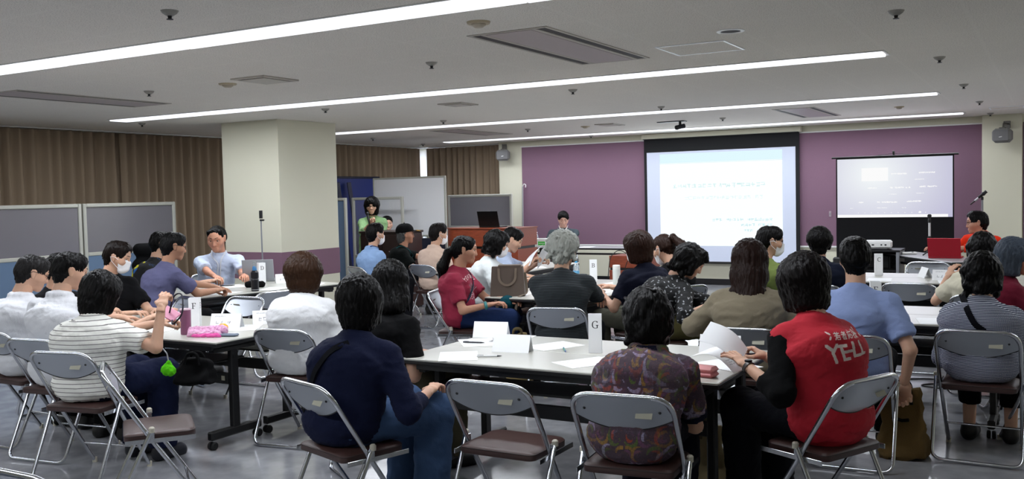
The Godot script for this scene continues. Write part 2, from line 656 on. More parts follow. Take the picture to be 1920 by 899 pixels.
		"curly", "curlybob", "clip":
			f.cap(Vector3(0, 0.032, 0.026), Vector3(0, 0.032, -0.022), 0.094, 0.088, 0.02, 1.0)
			f.cap(Vector3(0, -0.01, 0.035), Vector3(0, -0.07, 0.045), 0.094, 0.07, 0.04, 1.06)
			for i in 16:
				var a := i * 2.4
				f.cap(Vector3(sin(a) * 0.08, 0.045 - i * 0.01, 0.035 + cos(a) * 0.06), Vector3(sin(a) * 0.09, 0.025 - i * 0.0105, 0.04 + cos(a) * 0.065), 0.017, 0.02, 0.03)
			for s in [-1.0, 1.0]:
				f.cap(Vector3(0.075 * s, 0.02, -0.02), Vector3(0.078 * s, -0.075, -0.035), 0.034, 0.026, 0.02)
			if style == "curly":
				for i in 5:
					f.cap(Vector3(-0.05 + 0.025 * i, 0.1, -0.06), Vector3(-0.055 + 0.027 * i, 0.06, -0.1 + 0.004 * absf(i - 2)), 0.02, 0.018, 0.01)
			if style == "clip":
				f.cap(Vector3(0, -0.05, 0.05), Vector3(0, -0.12, 0.055), 0.075, 0.05, 0.04, 1.3)
			amp = 0.007
			sq = Vector3(36, 16, 36)
			open = -0.008
		"grey":
			f.cap(Vector3(0, 0.04, 0.03), Vector3(0, 0.042, -0.022), 0.104, 0.098, 0.02, 1.03)
			f.cap(Vector3(0, 0.0, 0.045), Vector3(0, -0.07, 0.045), 0.088, 0.052, 0.04, 1.15)
			for i in 22:
				var a := i * 2.4
				f.cap(Vector3(sin(a) * 0.08, 0.07 - i * 0.006, 0.03 + cos(a) * 0.07), Vector3(sin(a) * 0.112, 0.075 - i * 0.008, 0.04 + cos(a) * 0.1), 0.02, 0.01, 0.014)
			for s in [-1.0, 1.0]:
				f.cap(Vector3(0.075 * s, 0.03, 0.0), Vector3(0.084 * s, -0.03, -0.0), 0.03, 0.02, 0.02)
			f.plane(Vector3(0, -1, -0.5).normalized(), 0.1)
			amp = 0.012
			sq = Vector3(55, 14, 55)
		"undercap":
			f.cap(Vector3(0, 0.0, 0.03), Vector3(0, -0.05, 0.045), 0.085, 0.062, 0.03, 1.05)
			f.cap(Vector3(0, -0.05, 0.06), Vector3(0, -0.085, 0.06), 0.05, 0.035, 0.03, 1.2)
			f.plane(Vector3(0, -1, -0.6).normalized(), 0.095)
			f.plane(Vector3(0, 1, 0), 0.045)
			amp = 0.01
			sq = Vector3(40, 16, 40)
	# the face is left open
	f.cap(Vector3(0, 0.03 + open - width * 0.5, -0.16), Vector3(0, -0.09, -0.15), width + 0.025, width + 0.02, 0.012, 1.0, Vector3.RIGHT, 0, 1)
	if style in ["short", "crop", "side", "part", "thin", "grey", "undercap"]:
		for s in [-1.0, 1.0]:
			f.cap(Vector3(0.1 * s, -0.01, -0.01), Vector3(0.1 * s, -0.06, -0.02), 0.034, 0.036, 0.006, 1.0, Vector3.RIGHT, 0, 1)
	var a := f.mesh(hair_noise(1.0, style.hash() % 1000), amp, sq)
	# streaks down the lengths as real relief on the finest scale
	var fine := hair_noise(1.0, 77)
	var v: PackedVector3Array = a[0]
	var nn: PackedVector3Array = a[1]
	for i in v.size():
		var p := v[i]
		var ang := atan2(p.x, p.z)
		v[i] = p + nn[i] * 0.0022 * fine.get_noise_2d(ang * 42.0, p.y * 11.0 + p.z * 6.0)
	a[0] = v
	a[1] = Field.normals(v, a[2])
	return a

func make_people_parts() -> void:
	HEAD = {"m": make_head("m"), "w": make_head("w")}
	HAND = {"flat": make_hand(0.28, 0.08, 0.3), "curl": make_hand(0.62, 0.05, 0.7), "grip": make_hand(1.05, 0.02, 1.1)}
	var f := Field.new(Vector3(-0.07, -0.02, -0.22), Vector3(0.07, 0.14, 0.1), 0.009)
	f.cap(Vector3(0, 0.035, 0.03), Vector3(0.004, 0.028, -0.13), 0.042, 0.043, 0.02)
	f.cap(Vector3(0, 0.055, 0.03), Vector3(0, 0.09, 0.02), 0.042, 0.044, 0.03, 1.0, Vector3.RIGHT, 1)
	f.cap(Vector3(0, 0.05, -0.01), Vector3(0, 0.03, -0.12), 0.04, 0.034, 0.03)
	f.plane(Vector3(0, -1, 0), 0.0)
	SHOE = array_mesh(f.mesh())
	f = Field.new(Vector3(-0.1, -0.14, -0.15), Vector3(0.1, 0.03, 0.02), 0.006)
	f.cap(Vector3(0, -0.035, -0.04), Vector3(0, -0.08, -0.058), 0.063, 0.044, 0.03, 1.08)
	f.cap(Vector3(0, -0.02, -0.1), Vector3(0, -0.07, -0.096), 0.016, 0.018, 0.03)
	f.plane(Vector3(0, 0.9, -0.44).normalized(), 0.035)
	f.plane(Vector3(0, 0, 1), -0.04)
	MASK = array_mesh(f.mesh())
	var st := begin()
	for s in [1.0]:
		tube(st, PackedVector3Array([Vector3(0.06 * s, -0.02, -0.06), Vector3(0.082 * s, 0.005, -0.01), Vector3(0.085 * s, 0.0, 0.02), Vector3(0.08 * s, -0.03, 0.01), Vector3(0.058 * s, -0.08, -0.052)]), 0.0022, 5)
	MASKLOOP = done(st)
	st = begin()
	for s in [-1.0, 1.0]:
		var ring := PackedVector3Array()
		for i in 14:
			var a := TAU * i / 14
			ring.append(Vector3(0.033 * s + 0.023 * cos(a), 0.0 + 0.017 * sin(a), -0.101 + 0.012 * absf(0.033 * s + 0.023 * cos(a)) / 0.056))
		tube(st, ring, 0.0016, 5, true)
		tube(st, PackedVector3Array([Vector3(0.055 * s, 0.005, -0.089), Vector3(0.079 * s, 0.012, -0.05), Vector3(0.083 * s, 0.012, 0.01), Vector3(0.08 * s, -0.012, 0.03)]), 0.0018, 5)
	tube(st, PackedVector3Array([Vector3(-0.011, 0.004, -0.1), Vector3(0, 0.008, -0.103), Vector3(0.011, 0.004, -0.1)]), 0.0016, 5)
	GLASS_F = done(st)
	var sm := SphereMesh.new()
	sm.radius = 0.0118
	sm.height = 0.0236
	sm.radial_segments = 14
	sm.rings = 8
	EYE = ArrayMesh.new()
	EYE.add_surface_from_arrays(Mesh.PRIMITIVE_TRIANGLES, sm.get_mesh_arrays())
	f = Field.new(Vector3(-0.012, -0.009, -0.006), Vector3(0.012, 0.009, 0.006), 0.0014)
	f.cap(Vector3(0, 0, 0.002), Vector3(0, 0, 0.0), 0.0056, 0.0056, 0.001)
	IRIS = array_mesh(f.mesh())
	BROW = tube_mesh(PackedVector3Array([Vector3(0.012, 0.0, -0.0965), Vector3(0.03, 0.0055, -0.0915), Vector3(0.049, 0.0015, -0.0775)]), 0.0034, 6, false, 0.0018)
	f = Field.new(Vector3(-0.03, -0.02, -0.02), Vector3(0.03, 0.02, 0.02), 0.0022)
	f.cap(Vector3(-0.016, 0.0035, 0), Vector3(0.016, 0.0035, 0), 0.0048, 0.0048, 0.003)
	f.cap(Vector3(-0.013, -0.0045, 0), Vector3(0.013, -0.0045, 0), 0.0054, 0.0054, 0.003)
	LIPS = array_mesh(f.mesh())

func skeleton(s: Dictionary) -> Dictionary:
	# Joints in the person's own frame: origin on the floor under the hips, forward is -z.
	var yw := deg_to_rad(float(s.yw))
	var base := Basis(Vector3.UP, yw)
	var ln: float = s.get("ln", 0.06)
	var hd: Vector3 = s.hd
	var pos := Vector3(hd.x, s.get("fy", 0.0), hd.z) - base * Vector3(float(s.get("ls", 0.0)), 0, -ln)
	var xf := Transform3D(base, pos)
	var inv := xf.affine_inverse()
	var k := {"xf": xf, "pos": pos}
	var H := inv * hd
	var hb := Basis(Vector3.UP, deg_to_rad(float(s.get("hy", s.yw))) - yw) * Basis(Vector3.RIGHT, -deg_to_rad(float(s.get("hp", 8.0)))) * Basis(Vector3.BACK, deg_to_rad(float(s.get("hroll", 0.0))))
	var T := Basis(Vector3.UP, deg_to_rad(float(s.get("tw", 0.0))))
	var stand: bool = s.get("stand", false)
	var hip := Vector3(0, 0.9 if stand else 0.535, 0)
	var sc: float = s.get("hs", 1.0)
	var N: Vector3 = H + hb * Vector3(0, -0.1, 0.03) * sc + T * Vector3(0, -0.07 + float(s.get("nk", 0.0)), 0.022)
	var bend_back: float = s.get("bk", 0.03)
	k.merge({"H": H, "hb": hb, "T": T, "hip": hip, "N": N, "sc": sc})
	k.W = hip.lerp(N, 0.33) + T * Vector3(0, 0, bend_back * 0.6)
	k.C = hip.lerp(N, 0.68) + T * Vector3(0, 0, bend_back)
	var wide: float = s.get("wd", 0.155 if s.sex == "w" else 0.178)
	for side in [["l", -1.0], ["r", 1.0]]:
		var e: float = side[1]
		var S: Vector3 = N + T * Vector3(wide * e, -0.085, -0.012)
		var tgt: Vector3
		var key: String = "h" + side[0]
		if s.has(key):
			tgt = inv * (s[key] as Vector3)
		else:
			tgt = Vector3(0.1 * e, 0.645, -0.25)
		var la := 0.275
		var lb := 0.235
		var dv := tgt - S
		var dist := minf(dv.length(), (la + lb) * 0.995)
		dv = dv.normalized()
		tgt = S + dv * dist
		var hint: Vector3 = T * Vector3(float(s.get("eo", 0.55)) * e, -1.0, 0.45)
		if s.has("e" + side[0]):
			hint = (s["e" + side[0]] as Vector3)
		var ca := clampf((la * la + dist * dist - lb * lb) / (2.0 * la * dist), -1.0, 1.0)
		var perp := (hint - dv * hint.dot(dv)).normalized()
		var E := S + dv * la * ca + perp * la * sqrt(1.0 - ca * ca)
		k["S" + side[0]] = S
		k["E" + side[0]] = E
		k["G" + side[0]] = tgt
		var kn: float = s.get("kn", 0.11)
		var fz: float = s.get("fz", -0.4)
		k["J" + side[0]] = hip + Vector3(0.085 * e, 0.0, 0.0)
		if stand:
			k["K" + side[0]] = Vector3(0.1 * e, 0.48, -0.02)
			k["A" + side[0]] = Vector3(0.11 * e, 0.09, 0.0)
		else:
			k["K" + side[0]] = Vector3(kn * e, 0.53, -0.43)
			k["A" + side[0]] = Vector3(kn * e * 1.05, 0.1, fz + float(s.get("f" + side[0], 0.0)))
	return k

func body_job(i: int) -> void:
	var s: Dictionary = PEOPLE[i]
	var k := skeleton(s)
	var f: float = s.get("fat", 1.0)
	var cell: float = s.get("cell", 0.014)
	var T: Basis = k.T
	var ax := T.x
	var hip: Vector3 = k.hip
	var N: Vector3 = k.N
	var H: Vector3 = k.H
	var lo := Vector3(1e9, 1e9, 1e9)
	var hi := -lo
	for key in ["hip", "N", "H", "W", "C", "Sl", "Sr", "El", "Er", "Gl", "Gr", "Kl", "Kr", "Al", "Ar"]:
		lo = lo.min(k[key])
		hi = hi.max(k[key])
	var pad := Vector3(0.2, 0.17, 0.2)
	var out := {}
	# --- skin: one continuous body
	var b := Field.new(lo - pad, hi + pad * Vector3(1, 0.2, 1), cell)
	var w := 0.93 if s.sex == "w" else 1.0
	b.cap(hip + Vector3(0, 0.02, 0.0), k.W, 0.098 * f, 0.094 * f, 0.05, 1.38, ax)
	b.cap(k.W, k.C, 0.094 * f, 0.1 * f, 0.05, 1.38, ax)
	b.cap(k.C, N - Vector3(0, 0.08, 0), 0.1 * f, 0.06, 0.05, 1.7, ax)
	for e in ["l", "r"]:
		b.cap(N - Vector3(0, 0.05, 0), k["S" + e], 0.046, 0.044, 0.05)
	b.cap(N - Vector3(0, 0.04, 0), H + k.hb * Vector3(0, -0.06, 0.018) * k.sc, 0.056 * w, 0.05 * w, 0.03)
	for e in ["l", "r"]:
		b.cap(k["S" + e], k["E" + e], 0.047 * w * sqrt(f), 0.037 * w, 0.03)
		b.cap(k["E" + e], k["G" + e], 0.037 * w * sqrt(f), 0.025 * w, 0.015)
		b.cap(k["J" + e], k["K" + e], 0.078 * f, 0.054, 0.03)
		b.cap(k["K" + e], k["A" + e], 0.052, 0.036, 0.02)
	var body := b.mesh()
	var hx := Transform3D((k.hb as Basis).scaled(Vector3.ONE * k.sc) if false else (k.hb as Basis) * Basis.from_scale(Vector3.ONE * k.sc), H)
	append_arrays(body, HEAD[s.sex], hx)
	for e in ["l", "r"]:
		var pose: String = s.get("p" + e, "curl")
		var dir: Vector3 = ((k["G" + e] as Vector3) - (k["E" + e] as Vector3)).normalized()
		if s.has("d" + e):
			dir = ((k.xf as Transform3D).basis.inverse() * (s["d" + e] as Vector3)).normalized()
		var palm: Vector3 = Vector3.DOWN
		if s.has("n" + e):
			palm = (k.xf as Transform3D).basis.inverse() * (s["n" + e] as Vector3)
		var z := -dir
		var x := (-palm).cross(z)
		if x.length() < 0.1:
			x = Vector3.RIGHT.cross(z) if absf(z.x) < 0.9 else Vector3.UP
		x = x.normalized()
		append_arrays(body, HAND[pose], Transform3D(Basis(x, z.cross(x), z) * Basis.from_scale(Vector3.ONE * (0.92 if s.sex == "w" else 1.0)), k["G" + e]), e == "l")
	out.body = body
	# --- shirt
	var nz := FastNoiseLite.new()
	nz.seed = i + 3
	nz.frequency = 1.0
	nz.fractal_octaves = 3
	nz.noise_type = FastNoiseLite.TYPE_SIMPLEX_SMOOTH
	nz.fractal_type = FastNoiseLite.FRACTAL_RIDGED
	nz.fractal_octaves = 2
	nz.domain_warp_enabled = true
	nz.domain_warp_amplitude = 0.6
	nz.domain_warp_frequency = 0.5
	var ez: float = s.get("ease", 0.016)
	var c := Field.new(lo - pad, hi + pad * Vector3(1, 0.2, 1), cell * 0.86)
	c.cap(hip + Vector3(0, 0.02, 0.015), k.W, 0.116 * f + ez, 0.1 * f + ez, 0.05, 1.46, ax)
	c.cap(k.W, k.C, 0.1 * f + ez, 0.106 * f + ez, 0.05, 1.38, ax)
	c.cap(k.C, N - Vector3(0, 0.1, 0), 0.104 * f + ez, 0.066 + ez * 0.6, 0.06, 1.62, ax)
	for e in ["l", "r"]:
		c.cap(N - Vector3(0, 0.052, 0), k["S" + e], 0.052 + ez * 0.4, 0.048 + ez * 0.5, 0.06)
	c.cap(N - Vector3(0, 0.08, 0), N - Vector3(0, 0.012, 0), 0.078, 0.062, 0.04)
	if s.sex == "w":
		for e in [-1.0, 1.0]:
			c.cap(k.C + T * Vector3(0.07 * e, 0.0, -0.07), k.C + T * Vector3(0.065 * e, -0.02, -0.085), 0.068, 0.062, 0.04)
	var sl: String = s.get("sl", "short")
	var fr: float = {"none": 0.0, "short": 0.72, "half": 1.0, "long": 1.0}[sl]
	for e in ["l", "r"]:
		var S: Vector3 = k["S" + e]
		var E: Vector3 = k["E" + e]
		if fr > 0.0:
			c.cap(S, S.lerp(E, fr), 0.056 * w * sqrt(f) + ez * 0.35, (0.052 * w * sqrt(f) + ez * (1.0 if fr < 1.0 else 0.35)), 0.035, 1.0, Vector3.RIGHT, 1 if sl == "short" else 0)
		if sl == "half":
			c.cap(E, E.lerp(k["G" + e], 0.35), 0.052 * w + ez * 0.3, 0.05 * w, 0.02, 1.0, Vector3.RIGHT, 1)
		elif sl == "long":
			c.cap(E, E.lerp(k["G" + e], float(s.get("slf", 0.92))), 0.052 * w, 0.036 * w, 0.02, 1.0, Vector3.RIGHT, 1)
	if s.get("collar", false):
		for j in 10:
			var a0 := TAU * (j + 0.6) / 11.2 - PI
			var a1 := TAU * (j + 1.6) / 11.2 - PI
			var base_at := N + Vector3(0, 0.012, -0.004)
			c.cap(base_at + T * Vector3(sin(a0 + PI) * 0.068, 0.012 * cos(a0 + PI), cos(a0 + PI) * 0.068), base_at + T * Vector3(sin(a1 + PI) * 0.068, 0.012 * cos(a1 + PI), cos(a1 + PI) * 0.068), 0.013, 0.013, 0.014)
	if s.get("stand", false):
		c.cap(hip + Vector3(0, 0.05, 0.0), hip - Vector3(0, 0.5, 0.0), 0.12 * f + ez, 0.17 * f + ez, 0.05, 1.35, ax, 1)
	else:
		c.plane(Vector3(0, -1, 0), -float(s.get("hem", 0.452)))
	var wr: float = s.get("wr", 0.0085)
	var shirt := c.mesh(nz, wr, Vector3(3.2, 7.5, 3.2))
	out.shirt = shirt
	var sv: PackedVector3Array = shirt[0]
	var sn: PackedVector3Array = shirt[1]
	var uv := PackedVector2Array()
	uv.resize(sv.size())
	var mode: String = s.get("uv", "wrap")
	var Ti := T.inverse()
	for j in sv.size():
		var p: Vector3 = Ti * (sv[j] - k.C)
		if mode == "wrap":   # metres round the trunk, and up
			uv[j] = Vector2(atan2(p.x, p.z) * 0.16, -p.y)
		else:   # a print on the back or on the chest: one image over half a metre
			var q: Vector3 = Ti * sn[j]
			var on: bool = q.z > 0.15 if mode == "back" else q.z < -0.1
			var flip := 1.0 if mode == "back" else -1.0
			uv[j] = Vector2(0.5 + flip * p.x / 0.5, 0.5 - p.y / 0.5) if on and absf(p.x) < 0.245 and absf(p.y) < 0.245 else Vector2(0.004, 0.004)
	out.uv = uv
	# --- trousers
	var g := Field.new(lo - pad, Vector3(hi.x, hip.y, hi.z) + pad, cell)
	if s.get("skirt", false):
		g.cap(hip + Vector3(0, 0.02, 0), (k.Kl + k.Kr) * 0.5, 0.118 * f, 0.1, 0.05, 1.5)
		g.cap((k.Kl + k.Kr) * 0.5, (k.Al + k.Ar) * 0.5 + Vector3(0, 0.06, 0), 0.1, 0.11, 0.04, 1.55, Vector3.RIGHT, 1)
	else:
		g.cap(hip + Vector3(-0.065, 0.0, -0.01), hip + Vector3(0.065, 0.0, -0.01), 0.092 * f, 0.092 * f, 0.04)
		var lw: float = s.get("lw", 1.0)
		for e in ["l", "r"]:
			g.cap(k["J" + e] + Vector3(0, 0.005, -0.02), k["K" + e], 0.088 * f, 0.07 * lw, 0.03)
			g.cap(k["K" + e], k["A" + e] + Vector3(0, float(s.get("cuff", -0.02)), 0), 0.07 * lw, 0.06 * lw, 0.03, 1.0, Vector3.RIGHT, 1)
	if not s.get("stand", false):
		g.cap(Vector3(0, 0.35, 0.12), Vector3(0, 0.35, -0.19), 0.097, 0.097, 0.004, 2.6, Vector3.RIGHT, 2, 1)
	out.trousers = g.mesh(nz, 0.008, Vector3(5, 5, 5))
	RESULT[i] = out

var RESULT := []
var PEOPLE := []

func skin_mat(c: Color) -> StandardMaterial3D:
	var key := "skin" + c.to_html()
	if not M.has(key):
		var m := mat(c, 0.52, 0.0, 0.4)
		m.subsurf_scatter_enabled = true
		m.subsurf_scatter_strength = 0.06
		M[key] = m
	return M[key]

func hair_mat(c: Color) -> StandardMaterial3D:
	var key := "hair" + c.to_html()
	if not M.has(key):
		var m := mat(c, 0.4, 0.0, 0.24)
		tri(m, M.t_hair, Vector3(5, 0.45, 5), 0.4)
		M[key] = m
	return M[key]

func cloth(c: Color, strength := 0.35, rough := 0.92) -> StandardMaterial3D:
	var key := "cloth%s%s" % [c.to_html(), strength]
	if not M.has(key):
		var m := mat(c, rough, 0.0, 0.25)
		m.rim_enabled = true
		m.rim = 0.12
		m.rim_tint = 0.6
		tri(m, M.t_weave, Vector3(5, 5, 5), strength)
		M[key] = m
	return M[key]

func place_person(i: int) -> void:
	var s: Dictionary = PEOPLE[i]
	var k := skeleton(s)
	var r: Dictionary = RESULT[i]
	var o := thing("person", s.label, "person", k.pos, float(s.yw))
	part("body", array_mesh(r.body), skin_mat(s.get("skin", Color(0.80, 0.63, 0.53))), o)
	var sm: Material = s.shirt if s.shirt is Material else cloth(s.shirt, s.get("nrm", 0.35))
	part(s.get("top", "shirt"), array_mesh(r.shirt, r.uv), sm, o)
	part("skirt" if s.get("skirt", false) else "trousers", array_mesh(r.trousers), cloth(s.get("pants", Color(0.07, 0.07, 0.09))), o)
	var hx := Transform3D((k.hb as Basis) * Basis.from_scale(Vector3.ONE * k.sc), k.H)
	var st: String = s.hair
	if not HAIR.has(st):
		HAIR[st] = array_mesh(make_hair(st))
	var hscale: Vector3 = s.get("hsc", Vector3.ONE)
	part("hair", HAIR[st], hair_mat(s.get("hc", Color(0.032, 0.028, 0.028))), o, hx * Transform3D(Basis.from_scale(hscale), Vector3.ZERO))
	var sh: Material = mat(s.get("shoe", Color(0.06, 0.055, 0.055)), 0.5)
	for e in ["l", "r"]:
		var a: Vector3 = k["A" + e]
		part("shoe", SHOE, sh, o, bx(a.x, 0.0, a.z - 0.0))
	for e in [-1.0, 1.0]:
		part("eye", EYE, M.sclera, o, hx * Transform3D(Basis.from_scale(Vector3(1.15, 0.62, 0.8)), Vector3(0.0315 * e, 0.003, -0.0745)))
		part("iris", IRIS, M.iris, o, hx * bx(0.0312 * e, 0.001, -0.0815))
		part("eyebrow", BROW, hair_mat(s.get("bc", Color(0.055, 0.048, 0.047))), o, hx * Transform3D(Basis.from_scale(Vector3(e, 1, 1)), Vector3(0, 0.028, 0)))
	if not s.get("mask", false):
		part("mouth", LIPS, M.lips_w if s.sex == "w" else M.lips_m, o, hx * bx(0, -0.067, -0.0865))
	else:
		var mk := part("face_mask", MASK, M.mask_black if s.get("mask_black", false) else M.mask, o, hx)
		for e in [-1.0, 1.0]:
			part("ear_loop", MASKLOOP, M.mask, mk, Transform3D(Basis.from_scale(Vector3(e, 1, 1)), Vector3.ZERO))
	if s.get("glasses", false):
		part("glasses", GLASS_F, M.frame, o, hx)

# ---------------------------------------------------------------- furniture
func make_chair(label: String) -> Node3D:   # steel folding chair, origin on the floor under the seat, forward is -z
	var o := thing("folding_chair", label, "chair", Vector3.ZERO, 0, "steel folding chairs")
	var st := begin()
	var p := [Vector3(-0.2, 0.012, -0.235), Vector3(-0.213, 0.43, 0.035), Vector3(-0.215, 0.755, 0.235), Vector3(0.215, 0.755, 0.235), Vector3(0.213, 0.43, 0.035), Vector3(0.2, 0.012, -0.235)]
	tube(st, bend([p[0], p[1], p[2], p[3], p[4], p[5]], 0.095, 7), 0.0115, 12)
	part("main_frame", done(st), M.chrome, o)
	st = begin()
	tube(st, bend([Vector3(-0.236, 0.462, 0.02), Vector3(-0.232, 0.012, 0.235), Vector3(0.232, 0.012, 0.235), Vector3(0.236, 0.462, 0.02)], 0.06, 6), 0.0105, 12)
	part("rear_leg_loop", done(st), M.chrome, o)
	for s in [-1.0, 1.0]:
		st = begin()
		lathe(st, [Vector2(0, -0.012), Vector2(0.0145, -0.012), Vector2(0.0145, 0.01), Vector2(0.009, 0.016), Vector2(0, 0.017)], 12, bx(0.236 * s, 0.462, 0.02))
		part("end_cap", done(st), M.chair_cap, o)
		st = begin()
		lathe(st, [Vector2(0, -0.014), Vector2(0.0145, -0.014), Vector2(0.0145, 0.016), Vector2(0, 0.016)], 12, bx(0.2 * s, 0.014, -0.235))
		part("foot_tip", done(st), M.chair_cap, o)
		st = begin()
		cbox(st, rot(0, Vector3(0.2215 * s, 0.405, -0.02)), Vector3(0.006, 0.022, 0.33), 0.001)
		cbox(st, rot(0, Vector3(0.225 * s, 0.435, 0.02), 0, 0), Vector3(0.02, 0.05, 0.024), 0.003)
		part("side_rail", done(st), M.chrome, o)
	st = begin()
	tube(st, PackedVector3Array([Vector3(-0.204, 0.14, -0.152), Vector3(0.204, 0.14, -0.152)]), 0.0065, 8)
	part("stretcher", done(st), M.chrome, o)
	# seat pad: a rounded slab with a raised middle
	st = begin()
	st.set_smooth_group(0)
	var outline := PackedVector2Array()
	for c in [[0.145, -0.135, 0.055], [0.165, 0.12, 0.03], [-0.165, 0.12, 0.03], [-0.145, -0.135, 0.055]]:
		var q: int = [0, 1, 2, 3][[[0.145, -0.135, 0.055], [0.165, 0.12, 0.03], [-0.165, 0.12, 0.03], [-0.145, -0.135, 0.055]].find(c)]
		for j in 6:
			var a: float = [-PI / 2, 0.0, PI / 2, PI][q] + j * PI / 10
			outline.append(Vector2(c[0] + c[2] * cos(a), c[1] + c[2] * sin(a)))
	var lev := [[0.93, 0.4], [1.0, 0.405], [1.0, 0.428], [0.97, 0.437], [0.8, 0.442], [0.4, 0.4455]]
	for l in lev.size() - 1:
		st.set_smooth_group(1 if l < 2 else 2)
		for j in outline.size():
			var u := outline[j]
			var v := outline[(j + 1) % outline.size()]
			var a: float = lev[l][0]
			var b: float = lev[l + 1][0]
			quad(st, Vector3(v.x * a, lev[l][1], v.y * a), Vector3(u.x * a, lev[l][1], u.y * a), Vector3(u.x * b, lev[l + 1][1], u.y * b), Vector3(v.x * b, lev[l + 1][1], v.y * b))
	for j in outline.size():
		var u := outline[j] * 0.4
		var v := outline[(j + 1) % outline.size()] * 0.4
		for x in [Vector3(u.x, 0.4455, u.y), Vector3(v.x, 0.4455, v.y), Vector3(0, 0.446, 0)]:
			st.add_vertex(x)
		for x in [Vector3(u.x * 2.325, 0.4, u.y * 2.325), Vector3(0, 0.4, 0), Vector3(v.x * 2.325, 0.4, v.y * 2.325)]:
			st.add_vertex(x)
	var seat := part("seat", done(st), M.vinyl, o)
	var pip := PackedVector3Array()
	for u in outline:
		pip.append(Vector3(u.x * 0.992, 0.4295, u.y * 0.992))
	part("piping", tube_mesh(pip, 0.003, 6, true), M.vinyl_dark, seat)
	# backrest: a curved steel panel inside the top bow, its lower edge a shallow arc
	st = begin()
	st.set_smooth_group(0)
	var nx := 20
	for side in 2:
		for i in nx:
			for j in 4:
				var g := []
				for cc in [[i, j], [i + 1, j], [i + 1, j + 1], [i, j + 1]]:
					var x := lerpf(-0.208, 0.208, float(cc[0]) / nx)
					var e := absf(x) / 0.208
					var top := 0.752 - 0.085 * maxf(0.0, (e - 0.72) / 0.28) ** 2.2
					var low := 0.6 + 0.055 * e * e
					var y := lerpf(low, top, float(cc[1]) / 4.0)
					var z := 0.035 + (y - 0.43) * 0.6154 + 0.02 * (1.0 - e * e) + (0.0012 if side == 0 else -0.0012)
					g.append(Vector3(x, y, z))
				if side == 0:
					quad(st, g[0], g[1], g[2], g[3])
				else:
					quad(st, g[3], g[2], g[1], g[0])
	var back := part("backrest", done(st), M.steel, o)
	var edge := PackedVector3Array()
	for i in nx + 1:
		var x := lerpf(-0.208, 0.208, float(i) / nx)
		var e := absf(x) / 0.208
		var y := 0.6 + 0.055 * e * e
		edge.append(Vector3(x, y, 0.035 + (y - 0.43) * 0.6154 + 0.02 * (1.0 - e * e)))
	part("backrest_edge", tube_mesh(edge, 0.0035, 6), M.steel_dark, back)
	for s in [-1.0, 1.0]:
		part("bolt", M.mesh_bolt, M.steel_dark, back, rot(0, Vector3(0.16 * s, 0.69, 0.035 + 0.26 * 0.6154 + 0.01), 58))
	part("sticker", M.mesh_sticker, M.sticker, back, rot(0, Vector3(0.095, 0.682, 0.035 + 0.252 * 0.6154 + 0.0185), -31))
	return o

func make_table(label: String, group: String) -> Node3D:   # 1.8 x 0.48 m folding conference table, long side along x
	var o := thing("folding_table", label, "table", Vector3.ZERO, 0, group)
	var top := part("table_top", boxmesh(Vector3(1.8, 0.022, 0.478), 0.004), M.laminate, o, bx(0, 0.689, 0))
	var st := begin()
	cbox(st, bx(0, 0.681, 0), Vector3(1.806, 0.026, 0.4795), 0.006)
	part("edge_band", done(st), M.black_edge, top, bx(0, -0.689, 0))
	part("apron", boxmesh(Vector3(1.62, 0.035, 0.4), 0.004), M.black_metal, o, bx(0, 0.65, 0))
	part("shelf", boxmesh(Vector3(1.5, 0.012, 0.28), 0.003), M.black_metal, o, bx(0, 0.545, 0))
	part("beam", boxmesh(Vector3(1.56, 0.075, 0.022), 0.004), M.black_metal, o, bx(0, 0.43, 0.03))
	for s in [-1.0, 1.0]:
		var leg := part("leg", boxmesh(Vector3(0.04, 0.56, 0.062), 0.006), M.black_metal, o, bx(0.79 * s, 0.36, 0))
		st = begin()
		cbox(st, bx(0, -0.27, 0), Vector3(0.045, 0.055, 0.44), 0.008)
		part("foot", done(st), M.black_metal, leg)
		part("bracket", boxmesh(Vector3(0.05, 0.03, 0.36), 0.004), M.black_metal, leg, bx(0, 0.27, 0))
		for e in [-1.0, 1.0]:
			st = begin()
			var prof := [Vector2(0, -0.011), Vector2(0.021, -0.011), Vector2(0.026, -0.006), Vector2(0.026, 0.006), Vector2(0.021, 0.011), Vector2(0, 0.011)]
			for w in [-0.015, 0.015]:
				lathe(st, prof, 16, Transform3D(Basis(Vector3.BACK, PI / 2), Vector3(0.79 * s + w, 0.027, 0.195 * e)))
			part("caster", done(st), M.rubber, o)
	part("leg_label", boxmesh(Vector3(0.03, 0.03, 0.001), 0.0004), M.sticker, o, bx(0.74, 0.43, 0.0425))
	return o

func letter_mesh(t: String, size: float, serif := true) -> TextMesh:
	var m := TextMesh.new()
	var f := SystemFont.new()
	f.font_names = PackedStringArray(["Droid Serif" if serif else "Droid Sans"])
	m.font = f
	m.font_size = 64
	m.pixel_size = size / 64.0
	m.depth = 0.0006
	m.curve_step = 1.0
	m.text = t
	return m

func sign_stand(letter: String, label: String, at: Vector3, turn: float) -> Node3D:   # a folded card tower with a letter on two faces
	var o := thing("letter_card", label, "sign", at, turn, "folded letter cards on the tables")
	var st := begin()
	var w := 0.036
	var h := 0.21
	st.set_smooth_group(-1)
	for i in 4:
		var a := Basis(Vector3.UP, PI / 2 * i)
		cbox(st, Transform3D(a, a * Vector3(0, h / 2, w)), Vector3(w * 2 + 0.0012, h, 0.0012), 0.0003)
	part("card", done(st), M.paper, o)
	for i in [0, 1]:
		var a := Basis(Vector3.UP, PI / 2 * i)
		part("letter", letter_mesh(letter, 0.056), M.ink, o, Transform3D(a, a * Vector3(0, h * 0.74, w + 0.0008)))
	return o

